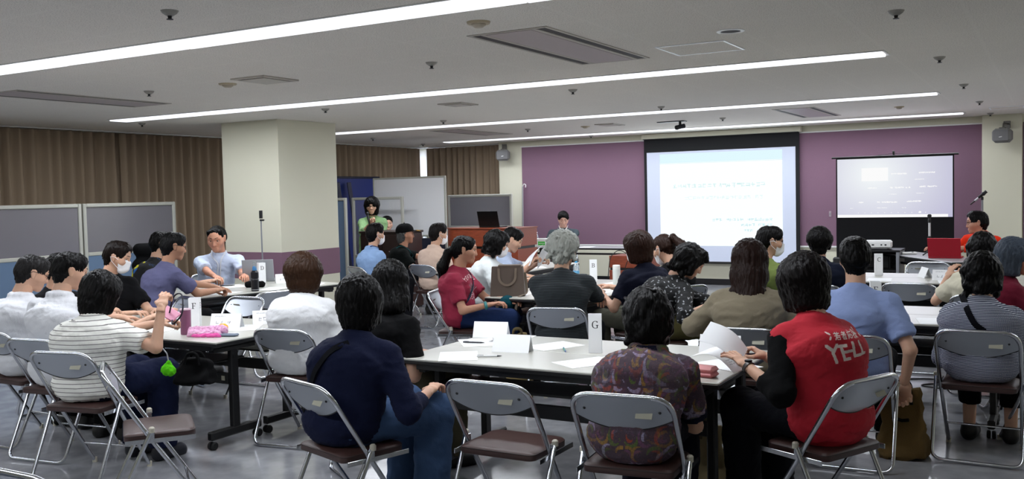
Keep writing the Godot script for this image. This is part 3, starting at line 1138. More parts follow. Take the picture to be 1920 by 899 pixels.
func name_plate(label: String, at: Vector3, turn: float, printed: bool, seed_ := 1) -> Node3D:   # a sheet folded to a roof
	var o := thing("name_plate", label, "name plate", at, turn, "folded name plates on the tables")
	var st := begin()
	st.set_smooth_group(-1)
	var l := 0.11
	var h := 0.095
	var d := 0.04
	for s in [1.0, -1.0]:
		var a := Vector3(-l * s, 0, d * s)
		var b := Vector3(l * s, 0, d * s)
		var c := Vector3(l * s, h, 0)
		var e := Vector3(-l * s, h, 0)
		var n := Vector3(0, d, h * s).normalized() * 0.0006
		quad_uv(st, a + n, b + n, c + n, e + n, Rect2(0, 0, 1, 1) if printed else Rect2(0, 0, 0.01, 0.01))
		quad_uv(st, b - n, a - n, e - n, c - n, Rect2(0, 0, 0.01, 0.01))
		quad_uv(st, a - n, b - n, b + n, a + n, Rect2(0, 0, 0.01, 0.01))
	part("card", done(st), M["plate%d" % seed_] if printed else M.paper, o)
	return o

func sheet(label: String, at: Vector3, turn: float, printed := 0, group := "paper sheets on the tables") -> MeshInstance3D:
	var st := begin()
	st.set_smooth_group(-1)
	var w := 0.105
	var h := 0.1485
	var t := 0.0012
	quad_uv(st, Vector3(-w, t, h), Vector3(w, t, h), Vector3(w, t, -h), Vector3(-w, t, -h))
	var r := Rect2(0, 0, 0.01, 0.01)
	quad_uv(st, Vector3(-w, 0, -h), Vector3(w, 0, -h), Vector3(w, 0, h), Vector3(-w, 0, h), r)
	quad_uv(st, Vector3(-w, 0, h), Vector3(w, 0, h), Vector3(w, t, h), Vector3(-w, t, h), r)
	quad_uv(st, Vector3(w, 0, -h), Vector3(-w, 0, -h), Vector3(-w, t, -h), Vector3(w, t, -h), r)
	quad_uv(st, Vector3(w, 0, h), Vector3(w, 0, -h), Vector3(w, t, -h), Vector3(w, t, h), r)
	quad_uv(st, Vector3(-w, 0, -h), Vector3(-w, 0, h), Vector3(-w, t, h), Vector3(-w, t, -h), r)
	return solo("paper_sheet", done(st), M["sheet%d" % printed] if printed else M.paper, label, "paper", rot(turn, at), group)

func held_paper(label: String, xf: Transform3D, printed := 1, curl := 0.05) -> MeshInstance3D:   # a curved sheet of paper in a hand
	var st := begin()
	st.set_smooth_group(0)
	var n := 10
	for side in 2:
		for i in n:
			var a := float(i) / n
			var b := float(i + 1) / n
			var p: Callable = func(u: float, v: float) -> Vector3: return Vector3((u - 0.5) * 0.21, (v - 0.5) * 0.297, curl * sin(v * PI) + 0.02 * (u - 0.5) * v + (0.0006 if side == 0 else -0.0006))
			if side == 0:
				quad_uv(st, p.call(0.0, a), p.call(1.0, a), p.call(1.0, b), p.call(0.0, b), Rect2(0, 1 - b, 1, b - a))
			else:
				quad_uv(st, p.call(1.0, a), p.call(0.0, a), p.call(0.0, b), p.call(1.0, b), Rect2(0, 0, 0.01, 0.01))
	return solo("paper_sheet", done(st), M["sheet%d" % printed] if printed else M.paper, label, "paper", xf, "paper sheets held in hands")

func pen(label: String, at: Vector3, turn: float, c: Color, tip := Color(0.1, 0.1, 0.12), pitch := 0.0) -> Node3D:
	var o := thing("pen", label, "pen", at, turn)
	o.rotation.x = deg_to_rad(pitch)
	var ax := Transform3D(Basis(Vector3.BACK, -PI / 2), Vector3(0, 0.005, 0))
	var st := begin()
	lathe(st, [Vector2(0, -0.066), Vector2(0.0042, -0.065), Vector2(0.0048, -0.05), Vector2(0.0048, 0.045), Vector2(0.0048, 0.046)], 12, ax)
	part("barrel", done(st), mat(c, 0.35), o)
	st = begin()
	lathe(st, [Vector2(0.0048, 0.046), Vector2(0.003, 0.062), Vector2(0.0008, 0.072), Vector2(0, 0.072)], 12, ax)
	part("tip", done(st), mat(tip, 0.35), o)
	part("clip", boxmesh(Vector3(0.035, 0.0016, 0.003), 0.0005), mat(tip, 0.35), o, bx(-0.045, 0.0108, 0))
	return o

func bottle(label: String, at: Vector3, h: float, liquid: Color, cap_c: Color, label_c: Color, wrap := 0.5) -> Node3D:
	var o := thing("drink_bottle", label, "bottle", at)
	var r := 0.032
	var m := mat(liquid, 0.12)
	m.transparency = BaseMaterial3D.TRANSPARENCY_ALPHA
	part("bottle_body", lathe_mesh([Vector2(0, 0), Vector2(r * 0.9, 0), Vector2(r, 0.006), Vector2(r, h * 0.32), Vector2(r * 0.94, h * 0.35), Vector2(r, h * 0.38), Vector2(r, h * 0.66), Vector2(r * 0.75, h * 0.8), Vector2(0.0125, h * 0.9), Vector2(0.0125, h * 0.93), Vector2(0, h * 0.93)], 20), m, o)
	part("bottle_cap", lathe_mesh([Vector2(0, h * 0.92), Vector2(0.0145, h * 0.92), Vector2(0.0145, h * 0.995), Vector2(0.0125, h), Vector2(0, h)], 16), mat(cap_c, 0.4), o)
	part("bottle_label", lathe_mesh([Vector2(r + 0.0006, h * 0.38), Vector2(r + 0.0006, h * (0.38 + 0.28 * wrap * 2.0 * 0.5))], 20), mat(label_c, 0.5), o)
	return o

func laptop(label: String, at: Vector3, turn: float, shell: Color, open := 105.0, w := 0.36) -> Node3D:   # keyboard towards +z, the lid's back towards -z
	var o := thing("laptop", label, "laptop", at, turn)
	var m := mat(shell, 0.38, 0.3)
	var d := w * 0.66
	part("laptop_base", boxmesh(Vector3(w, 0.016, d), 0.004), m, o, bx(0, 0.009, 0))
	part("keyboard", boxmesh(Vector3(w * 0.86, 0.002, d * 0.45), 0.0006), mat(Color(0.05, 0.05, 0.055), 0.6), o, bx(0, 0.0176, -d * 0.12))
	var lid := rot(0, Vector3(0, 0.018, -d * 0.5), 90.0 - open)
	var l := part("laptop_lid", boxmesh(Vector3(w, d, 0.008), 0.003), m, o, lid * bx(0, d * 0.5, 0))
	part("screen_panel", boxmesh(Vector3(w * 0.94, d * 0.88, 0.001), 0.0003), mat(Color(0.08, 0.09, 0.11), 0.2), l, bx(0, 0, 0.0046))
	return o

func vent_slots(n: int, w: float, l: float) -> ArrayMesh:
	var st := begin()
	for i in n:
		cbox(st, rot(0, Vector3((i - (n - 1) * 0.5) * w / n, 0, 0), 0, 30), Vector3(w / n * 0.8, 0.002, l), 0.0005)
	return done(st)

func ceiling_unit(label: String, x: float, z: float, w: float, l: float) -> Node3D:   # cassette air conditioner: two dark outlets along the sides of a pale panel
	var o := thing("air_conditioner", label, "air conditioner", Vector3(x, 2.55, z))
	part("panel_frame", _frame_mesh(w, l, 0.022, 0.006), M.ac_frame, o, bx(0, -0.003, 0))
	part("intake_panel", boxmesh(Vector3(w * 0.56, 0.006, l - 0.07), 0.002), M.ac_panel, o, bx(0, -0.004, 0))
	for s in [-1.0, 1.0]:
		part("outlet", boxmesh(Vector3(w * 0.1, 0.003, l - 0.06), 0.001), M.ac_dark, o, bx(w * 0.405 * s, -0.002, 0))
		part("louver", boxmesh(Vector3(w * 0.055, 0.005, l - 0.06), 0.0015), M.ac_frame, o, bx(w * 0.318 * s, -0.0035, 0))
	return o

func _frame_mesh(w: float, l: float, b: float, t: float) -> ArrayMesh:
	var st := begin()
	for s in [-1.0, 1.0]:
		cbox(st, bx((w - b) * 0.5 * s, 0, 0), Vector3(b, t, l), 0.002)
		cbox(st, bx(0, 0, (l - b) * 0.5 * s), Vector3(w - b * 2.0, t, b), 0.002)
	return done(st)

func curtain_mesh(length: float, h: float, pleat: float, depth: float, s: int) -> ArrayMesh:   # hangs along x, pleated
	var st := begin()
	st.set_smooth_group(0)
	var rng := RandomNumberGenerator.new()
	rng.seed = s
	var n := int(length / 0.022)
	var xs := []
	var ph := 0.0
	var offs := []
	for i in n + 1:
		xs.append(length * i / n)
		offs.append(ph)
		ph += TAU * (length / n) / (pleat * rng.randf_range(0.6, 1.5))
	var rows := [0.0, 0.06, 0.3, 0.62, 1.0]
	for i in n:
		for j in rows.size() - 1:
			var g := []
			for cc in [[i, j], [i + 1, j], [i + 1, j + 1], [i, j + 1]]:
				var v: float = rows[cc[1]]
				var a: float = offs[cc[0]]
				var z := depth * (sin(a) + 0.35 * sin(a * 0.37 + 1.0 + v)) * lerpf(1.0, 0.62, v)
				g.append(Vector3(xs[cc[0]] + 0.012 * sin(a * 0.5) * (1.0 - v), v * h, z))
			quad(st, g[0], g[1], g[2], g[3])
			for k in 4:
				g[k] += Vector3(0, 0, -0.003)
			quad(st, g[3], g[2], g[1], g[0])
	return done(st)

func loft(secs: Array, xf: Transform3D, noise: FastNoiseLite, amp: float) -> Array:   # rounded rectangles [height, half width, half depth, corner radius] joined from bottom to top
	var v := PackedVector3Array()
	var idx := PackedInt32Array()
	var n := 40
	for s in secs:
		for j in n:
			var a := TAU * j / n
			var r: float = s[3]
			var c := Vector2(cos(a), sin(a))
			var e := 2.0 / (2.0 + 6.0 * (1.0 - r))
			var p := Vector3(signf(c.x) * pow(absf(c.x), e) * s[1], s[0], -signf(c.y) * pow(absf(c.y), e) * s[2])
			v.append(xf * p)
	for i in secs.size() - 1:
		for j in n:
			var k := (j + 1) % n
			var a := i * n + j
			var b := i * n + k
			idx.append_array([a, b + n, b, a, a + n, b + n])
	for e in [0, secs.size() - 1]:
		var c := Vector3.ZERO
		for j in n:
			c += v[e * n + j]
		v.append(c / n)
		for j in n:
			var a: int = e * n + j
			var b: int = e * n + (j + 1) % n
			idx.append_array([v.size() - 1, a, b] if e == 0 else [v.size() - 1, b, a])
	var nr := Field.normals(v, idx)
	for i in v.size():
		v[i] += nr[i] * amp * noise.get_noise_3dv(v[i] * 9.0)
	return [v, Field.normals(v, idx), idx]

# ---------------------------------------------------------------- materials
func make_materials() -> void:
	M.t_weave = noise_tex(0.06, 3, true, 512, 5.0)
	M.t_hair = noise_tex(0.05, 3, true, 512, 9.0, FastNoiseLite.TYPE_SIMPLEX_SMOOTH, 5)
	M.t_fine = noise_tex(0.12, 2, true, 512, 4.0, FastNoiseLite.TYPE_SIMPLEX, 8)
	M.t_board = noise_tex(0.035, 4, true, 1024, 8.0, FastNoiseLite.TYPE_CELLULAR, 3)
	M.chrome = mat(Color(0.78, 0.79, 0.81), 0.2, 1.0)
	M.steel = mat(Color(0.66, 0.68, 0.71), 0.32, 0.6)
	M.steel_dark = mat(Color(0.12, 0.12, 0.13), 0.4, 0.4)
	M.chair_cap = mat(Color(0.72, 0.70, 0.64), 0.6)
	M.vinyl = tri(mat(Color(0.25, 0.165, 0.15), 0.42, 0.0, 0.5), M.t_fine, Vector3(14, 14, 14), 0.25)
	M.vinyl_dark = mat(Color(0.16, 0.1, 0.09), 0.5)
	M.sticker = mat(Color(0.66, 0.65, 0.58), 0.6)
	M.laminate = mat(Color(0.72, 0.715, 0.68), 0.28, 0.0, 0.5)
	M.black_edge = mat(Color(0.045, 0.045, 0.055), 0.45)
	M.black_metal = mat(Color(0.05, 0.05, 0.055), 0.42, 0.0, 0.5)
	M.rubber = mat(Color(0.04, 0.04, 0.042), 0.7)
	M.paper = mat(Color(0.95, 0.955, 0.96), 0.75)
	M.ink = mat(Color(0.1, 0.1, 0.12), 0.7)
	M.ac_frame = mat(Color(0.74, 0.72, 0.68), 0.5)
	M.ac_panel = mat(Color(0.70, 0.66, 0.66), 0.45)
	M.ac_dark = mat(Color(0.06, 0.065, 0.08), 0.6)
	M.sclera = mat(Color(0.82, 0.8, 0.77), 0.3)
	M.iris = mat(Color(0.05, 0.03, 0.025), 0.2)
	M.lips_w = mat(Color(0.68, 0.38, 0.36), 0.45)
	M.lips_m = mat(Color(0.62, 0.42, 0.37), 0.5)
	M.mask = mat(Color(0.93, 0.93, 0.94), 0.8)
	M.mask_black = mat(Color(0.12, 0.12, 0.13), 0.8)
	M.frame = mat(Color(0.14, 0.13, 0.13), 0.3, 0.5)
	M.silver = mat(Color(0.72, 0.72, 0.74), 0.32, 0.8)
	M.black = mat(Color(0.04, 0.04, 0.045), 0.5)
	M.white = mat(Color(0.88, 0.88, 0.87), 0.4)
	M.grey = mat(Color(0.5, 0.51, 0.53), 0.45)
	M.alu = mat(Color(0.74, 0.74, 0.70), 0.45, 0.1)
	M.frost = mat(Color(0.47, 0.46, 0.48), 0.22, 0.0, 0.6)
	M.fabric_blue = tri(mat(Color(0.40, 0.49, 0.60), 0.95), M.t_fine, Vector3(12, 12, 12), 0.5)
	M.cream = tri(mat(Color(0.83, 0.82, 0.74), 0.85), M.t_fine, Vector3(5, 5, 5), 0.25)
	M.mauve = tri(mat(Color(0.48, 0.36, 0.42), 0.95), M.t_weave, Vector3(4, 4, 4), 0.5)
	M.purple = tri(mat(Color(0.49, 0.38, 0.445), 0.95, 0.0, 0.3), M.t_weave, Vector3(4, 4, 4), 0.5)
	M.ceiling = tri(mat(Color(0.94, 0.92, 0.885), 0.95, 0.0, 0.2), M.t_board, Vector3(1.6, 1.6, 1.6), 0.35)
	var sp := noise_tex(0.055, 2, false, 1024, 1.0, FastNoiseLite.TYPE_SIMPLEX, 31)   # the board's small dark flecks
	var sg := Gradient.new()
	sg.offsets = PackedFloat32Array([0.0, 0.2, 0.3, 1.0])
	sg.colors = PackedColorArray([Color(0.74, 0.72, 0.68), Color(0.8, 0.78, 0.75), Color(0.93, 0.915, 0.88), Color(0.95, 0.93, 0.895)])
	sp.color_ramp = sg
	M.ceiling.albedo_color = Color.WHITE
	M.ceiling.albedo_texture = sp
	M.curtain = mat(Color(0.60, 0.53, 0.45), 0.95, 0.0, 0.2)
	tri(M.curtain, M.t_weave, Vector3(7, 7, 7), 0.4)
	M.board_blue = mat(Color(0.09, 0.17, 0.45), 0.5)
	M.navy_panel = mat(Color(0.07, 0.09, 0.17), 0.7)
	M.whiteboard = mat(Color(0.97, 0.975, 0.985), 0.3)
	M.mesh_bolt = lathe_mesh([Vector2(0, -0.002), Vector2(0.006, -0.002), Vector2(0.006, 0.003), Vector2(0.003, 0.005), Vector2(0, 0.005)], 8)
	M.mesh_sticker = boxmesh(Vector3(0.07, 0.042, 0.001), 0.0003)
	var floor_mat := mat(Color(0.605, 0.61, 0.62), 0.13, 0.0, 0.5)
	var fr := noise_tex(0.012, 4, false, 512, 1.0, FastNoiseLite.TYPE_SIMPLEX_SMOOTH, 12)
	var g := Gradient.new()
	g.set_color(0, Color(0.8, 0.8, 0.82))
	g.set_color(1, Color(1, 1, 1))
	fr.color_ramp = g
	floor_mat.albedo_texture = fr
	floor_mat.uv1_triplanar = true
	floor_mat.uv1_scale = Vector3(0.7, 0.7, 0.7)
	M.floor = floor_mat
	var wd := noise_tex(0.02, 4, false, 512, 1.0, FastNoiseLite.TYPE_SIMPLEX_SMOOTH, 21)
	var wg := Gradient.new()
	wg.set_color(0, Color(0.42, 0.17, 0.09))
	wg.set_color(1, Color(0.58, 0.27, 0.15))
	wd.color_ramp = wg
	var wood := mat(Color.WHITE, 0.5)
	wood.albedo_texture = wd
	wood.uv1_triplanar = true
	wood.uv1_scale = Vector3(0.5, 6, 6)
	M.wood = wood
	M.dark_wood = mat(Color(0.16, 0.085, 0.075), 0.4)
	M.laminate_grey = mat(Color(0.62, 0.62, 0.63), 0.35)
	M.frost_light = mat(Color(0.9, 0.92, 0.93, 0.05), 0.05)
	M.frost_light.transparency = BaseMaterial3D.TRANSPARENCY_ALPHA
	var lamp := mat(Color(0.9, 0.9, 0.92), 0.5)
	lamp.emission_enabled = true
	lamp.emission = Color(0.95, 0.96, 1.0)
	lamp.emission_energy_multiplier = 1.6
	M.lamp = lamp
	make_prints()

func make_prints() -> void:
	var rng := RandomNumberGenerator.new()
	rng.seed = 11
	for i in [1, 2, 3]:   # printed handouts
		var im := blank(210, 297, Color(0.95, 0.955, 0.96))
		var c := Color(0.45, 0.46, 0.48)
		if i == 1:
			fake_text(im, Vector2(90, 18), 9, 9, 1, Color(0.3, 0.3, 0.32), rng)
			for k in 7:
				fake_text(im, Vector2(24, 60 + k * 16), 10 + rng.randi_range(0, 4), 8, 1, c, rng)
		elif i == 2:
			fake_text(im, Vector2(50, 24), 10, 11, 1, Color(0.3, 0.3, 0.32), rng)
			fake_text(im, Vector2(70, 46), 7, 9, 1, c, rng)
			for k in 3:
				fake_text(im, Vector2(30, 220 + k * 14), 9, 8, 1, c, rng)
		else:
			for k in 14:
				fake_text(im, Vector2(22, 30 + k * 17), 15, 8, 1, c, rng)
		M["sheet%d" % i] = print_mat(im)
	for i in [1, 2, 3]:   # name plates: a small line above, two groups of larger characters below
		var im := blank(220, 104, Color(0.95, 0.955, 0.96))
		fake_text(im, Vector2(28, 16), 8, 9, 1, Color(0.5, 0.5, 0.52), rng)
		fake_text(im, Vector2(40, 52), 2, 26, 2, Color(0.4, 0.4, 0.42), rng)
		fake_text(im, Vector2(126, 52), 2, 26, 2, Color(0.4, 0.4, 0.42), rng)
		M["plate%d" % i] = print_mat(im)
	# the red waistcoat: two lines of lettering on the back
	var im := blank(512, 512, Color(0.70, 0.075, 0.16))
	var w := Color(0.86, 0.80, 0.78)
	var ka := [
		[[1, 2, 9, 2], [3.5, 0.8, 3.5, 3.2], [6.5, 0.8, 6.5, 3.2], [1, 4.6, 9, 4.6], [5, 3.2, 1, 9.5], [4, 6.6, 8.2, 6.6, 8.2, 9.5, 4, 9.5, 4, 6.6]],
		[[2.5, 1.8, 7.5, 1.8], [5, 0.5, 5, 3.8], [1, 3.8, 9, 3.8], [8.4, 1, 1.5, 6.8], [3.5, 5.6, 7.6, 5.6, 7.6, 9.6, 3.5, 9.6, 3.5, 5.6], [3.5, 7.6, 7.6, 7.6]],
		[[5, 0.2, 5, 1.6], [1.5, 1.6, 9.2, 1.6], [1.9, 1.6, 0.8, 9.6], [2.9, 5, 2.2, 8], [4.4, 3.6, 4.4, 9, 7.6, 9, 7.9, 7.6], [5.8, 4.4, 6.8, 6], [8, 4.4, 9.2, 7]],
		[[0.4, 3, 3.5, 3], [2, 0.8, 2, 9.5, 1.1, 9], [0.4, 6.6, 3.5, 5.2], [4.5, 1, 9, 0.8], [5, 2, 5.5, 3.2], [6.8, 1.8, 7, 3], [8.6, 1.8, 8, 3.2], [4.4, 4, 9, 4], [4, 5.3, 9.6, 5.3], [6.5, 4, 4, 9.6], [5.8, 7, 9.4, 9.7], [8.3, 6.6, 4.8, 9.7]]]
	for i in 4:
		glyph(im, ka[i], Vector2(232 + i * 36, 150), 33, 4, w)
	glyph(im, [[0, 0, 3, 2], [1, 9, 3, 6]], Vector2(206, 152), 30, 7, w)
	glyph(im, [[10, 0, 7, 2], [9, 9, 7, 6]], Vector2(372, 152), 30, 7, w)
	glyph(im, [[0, 0.3, 4, 3.4], [7, 0, 3.4, 4.4, 5.4, 10]], Vector2(186, 205), 74, 13, w)
	glyph(im, [[0, 0.8, 5, 0.6], [1.4, 1, 3, 9], [3, 9, 7, 8.6], [2.2, 4.6, 9.4, 4.0]], Vector2(246, 205), 72, 13, w)
	glyph(im, [[0, 0, 1.4, 8.4, 7, 8]], Vector2(318, 200), 70, 13, w)
	glyph(im, [[0, 0.4, 2.4, 8.4, 4.4, 7.8]], Vector2(362, 196), 70, 12, w)
	M.vest = print_mat(im, 0.85)
	# crimson tee: white lettering over a pale sprig
	im = blank(512, 512, Color(0.56, 0.12, 0.23))
	var pale := Color(0.80, 0.68, 0.70)
	var abc := {
		"K": [[1, 0, 1, 10], [8, 0, 1, 5.4, 8, 10]], "E": [[8, 0, 1, 0, 1, 10, 8, 10], [1, 5, 6.5, 5]], "Y": [[0, 0, 4.5, 5, 9, 0], [4.5, 5, 4.5, 10]], "A": [[0.5, 10, 4.5, 0, 8.5, 10], [2, 6.4, 7, 6.4]],
		"T": [[0, 0, 9, 0], [4.5, 0, 4.5, 10]], "O": [[3, 0, 6, 0, 8.4, 3, 8.4, 7, 6, 10, 3, 10, 0.6, 7, 0.6, 3, 3, 0]], "N": [[1, 10, 1, 0, 8, 10, 8, 0]]}
	var word := "YEATONE"
	for i in word.length():
		var x := (i - 3) * 38.0
		glyph(im, abc[word[i]], Vector2(242 + x, 168 + x * x * 0.0017), 30, 5, w)
	for i in 60:
		var a := rng.randf_range(-2.6, -0.5)
		var l := rng.randf_range(30, 110)
		var p0 := Vector2(256 + rng.randf_range(-40, 40), 330)
		stroke(im, p0, p0 + Vector2(cos(a) * l * 0.8, sin(a) * l), 4, pale.darkened(rng.randf_range(0.0, 0.35)))
	for i in 26:
		var p0 := Vector2(256 + rng.randf_range(-80, 70), 350 + rng.randf_range(-20, 34))
		stroke(im, p0, p0 + Vector2(rng.randf_range(-14, 14), rng.randf_range(-10, 10)), 8, pale)
	M.crimson = print_mat(im, 0.9)
	# black tee with a splash of yellow and blue on the back
	im = blank(512, 512, Color(0.035, 0.035, 0.04))
	var yl := Color(0.80, 0.76, 0.08)
	var bl := Color(0.12, 0.38, 0.66)
	for q in [[60, 300, 90, 200, 46], [90, 200, 160, 290, 46], [160, 290, 168, 312, 42], [120, 140, 200, 172, 42]]:
		stroke(im, Vector2(q[0], q[1]), Vector2(q[2], q[3]), q[4], yl)
	for q in [[170, 80, 220, 30, 40], [130, 110, 190, 90, 28], [180, 215, 215, 185, 28], [235, 40, 260, 60, 20]]:
		stroke(im, Vector2(q[0], q[1]), Vector2(q[2], q[3]), q[4], bl)
	M.splash = print_mat(im, 0.9)
	# knitted and woven patterns, in metres round the trunk
	im = blank(64, 256, Color(0.90, 0.895, 0.87))
	for k in 4:
		im.fill_rect(Rect2i(0, k * 64, 64, 10), Color(0.42, 0.41, 0.40))
	M.stripes = print_mat(im, 0.95)
	M.stripes.uv1_scale = Vector3(10, 10, 1)
	im = blank(64, 64, Color(0.085, 0.1, 0.115))
	for k in 4:
		im.fill_rect(Rect2i(0, k * 16, 64, 3), Color(0.30, 0.34, 0.36))
	M.pin = print_mat(im, 0.9)
	M.pin.uv1_scale = Vector3(22, 22, 1)
	im = blank(64, 64, Color(0.80, 0.82, 0.86))
	for k in 8:
		im.fill_rect(Rect2i(0, k * 8, 64, 4), Color(0.12, 0.14, 0.24))
	for k in 8:
		im.fill_rect(Rect2i(k * 8, 0, 2, 64), Color(0.35, 0.38, 0.48))
	M.gingham = print_mat(im, 0.9)
	M.gingham.uv1_scale = Vector3(15, 15, 1)
	im = blank(256, 256, Color(0.035, 0.037, 0.05))
	for q in 18:
		var p0 := Vector2((q % 3) * 85 + 30 + (q / 3 % 2) * 40 + rng.randi_range(-12, 12), (q / 3) * 42 + 16 + rng.randi_range(-8, 8))
		stroke(im, p0, p0 + Vector2(8, -3), 9, Color(0.85, 0.86, 0.88))
	M.dots = print_mat(im, 0.85)
	M.dots.uv1_triplanar = true
	M.dots.uv1_scale = Vector3(4.6, 4.6, 4.6)
	im = blank(512, 512, Color(0.27, 0.21, 0.25))
	for q in 900:
		var p0 := Vector2(rng.randf() * 500, rng.randf() * 500)
		im.fill_rect(Rect2i(int(p0.x), int(p0.y), 4, 4), [Color(0.40, 0.32, 0.42), Color(0.16, 0.12, 0.18), Color(0.45, 0.27, 0.27)][q % 3])
	var drops := [Color(0.60, 0.26, 0.17), Color(0.60, 0.57, 0.68), Color(0.58, 0.44, 0.18), Color(0.33, 0.40, 0.17), Color(0.42, 0.26, 0.38)]
	for q in 30:   # curved drops, each of two nested crescents
		var row := q / 6
		var ctr := Vector2((q % 6) * 85 + 30 + (42 if row % 2 else 0), row * 102 + 50)
		for l in 2:
			var c: Color = drops[(q + l * 2 + row * 3) % 5]
			var rr := 40.0 - l * 19.0
			for k in 15:
				var a := 0.2 * k + (q % 4) * 1.1 + l * 0.9
				var p0 := ctr + Vector2(cos(a), sin(a) * 1.2) * rr
				p0 = Vector2(fposmod(p0.x, 490), fposmod(p0.y, 490))
				var sz := int(20 - absf(k - 6) * 1.7 - l * 4)
				if sz > 2:
					im.fill_rect(Rect2i(int(p0.x), int(p0.y), sz, sz), c.darkened(0.12 * (k % 2)))
	M.paisley = print_mat(im, 0.9)
	M.paisley.uv1_triplanar = true
	M.paisley.uv1_scale = Vector3(2.6, 2.6, 2.6)
	im = blank(64, 64, Color(0.46, 0.60, 0.40))
	for k in 4:
		im.fill_rect(Rect2i(0, k * 16, 64, 5), Color(0.56, 0.69, 0.50))
	for k in 4:
		im.fill_rect(Rect2i(k * 16, 0, 4, 64), Color(0.51, 0.65, 0.45))
	M.greencheck = print_mat(im, 0.9)
	M.greencheck.uv1_scale = Vector3(12, 12, 1)
	im = blank(128, 128, Color(0.86, 0.66, 0.78))
	for q in 40:
		var p0 := Vector2(rng.randf() * 120, rng.randf() * 120)
		stroke(im, p0, p0 + Vector2(rng.randf_range(-14, 14), rng.randf_range(-9, 9)), 4, [Color(0.92, 0.82, 0.88), Color(0.62, 0.3, 0.52), Color(0.75, 0.4, 0.62)][q % 3])
	M.pink_print = print_mat(im, 0.9)
	M.pink_print.uv1_triplanar = true
	M.pink_print.uv1_scale = Vector3(7, 7, 7)
	# the slide on the large screen
	im = blank(1024, 860, Color(0.975, 0.998, 1.0))
	im.fill_rect(Rect2i(0, 0, 1024, 86), Color(0.86, 0.955, 0.975))
	im.fill_rect(Rect2i(0, 90, 1024, 3), Color(0.82, 0.90, 0.91))
	var tx := Color(0.80, 0.91, 0.91)
	fake_text(im, Vector2(115, 285), 5, 38, 4, tx, rng)
	fake_text(im, Vector2(330, 285), 9, 38, 4, tx, rng)
	fake_text(im, Vector2(690, 285), 5, 38, 4, tx, rng)
	fake_text(im, Vector2(220, 400), 19, 32, 3, tx.lightened(0.3), rng)
	tx = Color(0.73, 0.88, 0.9)
	fake_text(im, Vector2(450, 605), 17, 27, 3, tx, rng)
	fake_text(im, Vector2(690, 655), 4, 27, 3, tx, rng)
	fake_text(im, Vector2(830, 655), 4, 27, 3, tx, rng)
	fake_text(im, Vector2(710, 705), 7, 25, 3, tx, rng)
	M.slide = lit_print(im, 1.02)
	# the meeting window on the small screen
	im = blank(1024, 560, Color(0.80, 0.80, 0.90))
	for y in 560:   # the projector's own falloff, brightest at upper left
		for x in range(0, 1024, 8):
			var f := clampf(1.0 - Vector2(x - 330, (y - 150) * 1.2).length() / 900.0, 0.0, 1.0)
			im.fill_rect(Rect2i(x, y, 8, 1), Color(0.74, 0.73, 0.84).lerp(Color(0.98, 1.0, 1.0), f))
	var wh := Color(1, 1, 1)
	im.fill_rect(Rect2i(225, 90, 240, 125), wh)
	for q in [[480, 145, 150], [735, 140, 140], [280, 275, 80], [480, 275, 170], [740, 270, 145], [200, 410, 50], [365, 410, 170], [630, 405, 125]]:
		fake_text(im, Vector2(q[0], q[1]), q[2] / 13, 13, 4, wh, rng)
	for q in [[700, 205, 80], [470, 340, 70], [715, 335, 65], [120, 470, 26], [365, 468, 85], [585, 468, 40]]:
		fake_text(im, Vector2(q[0], q[1]), q[2] / 6, 6, 2, wh, rng)
	for q in 11:
		im.fill_rect(Rect2i(190 + q * 60, 512, 7, 7), wh)
	im.fill_rect(Rect2i(735, 505, 20, 16), wh)
	im.fill_rect(Rect2i(0, 533, 985, 27), wh)
	M.meeting = lit_print(im, 0.95)

func lit_print(im: Image, e: float) -> StandardMaterial3D:
	var m := mat(Color(0.05, 0.05, 0.05), 0.8)
	m.emission_enabled = true
	im.generate_mipmaps()
	m.emission_texture = ImageTexture.create_from_image(im)
	m.emission = Color.BLACK
	m.emission_energy_multiplier = e
	return m

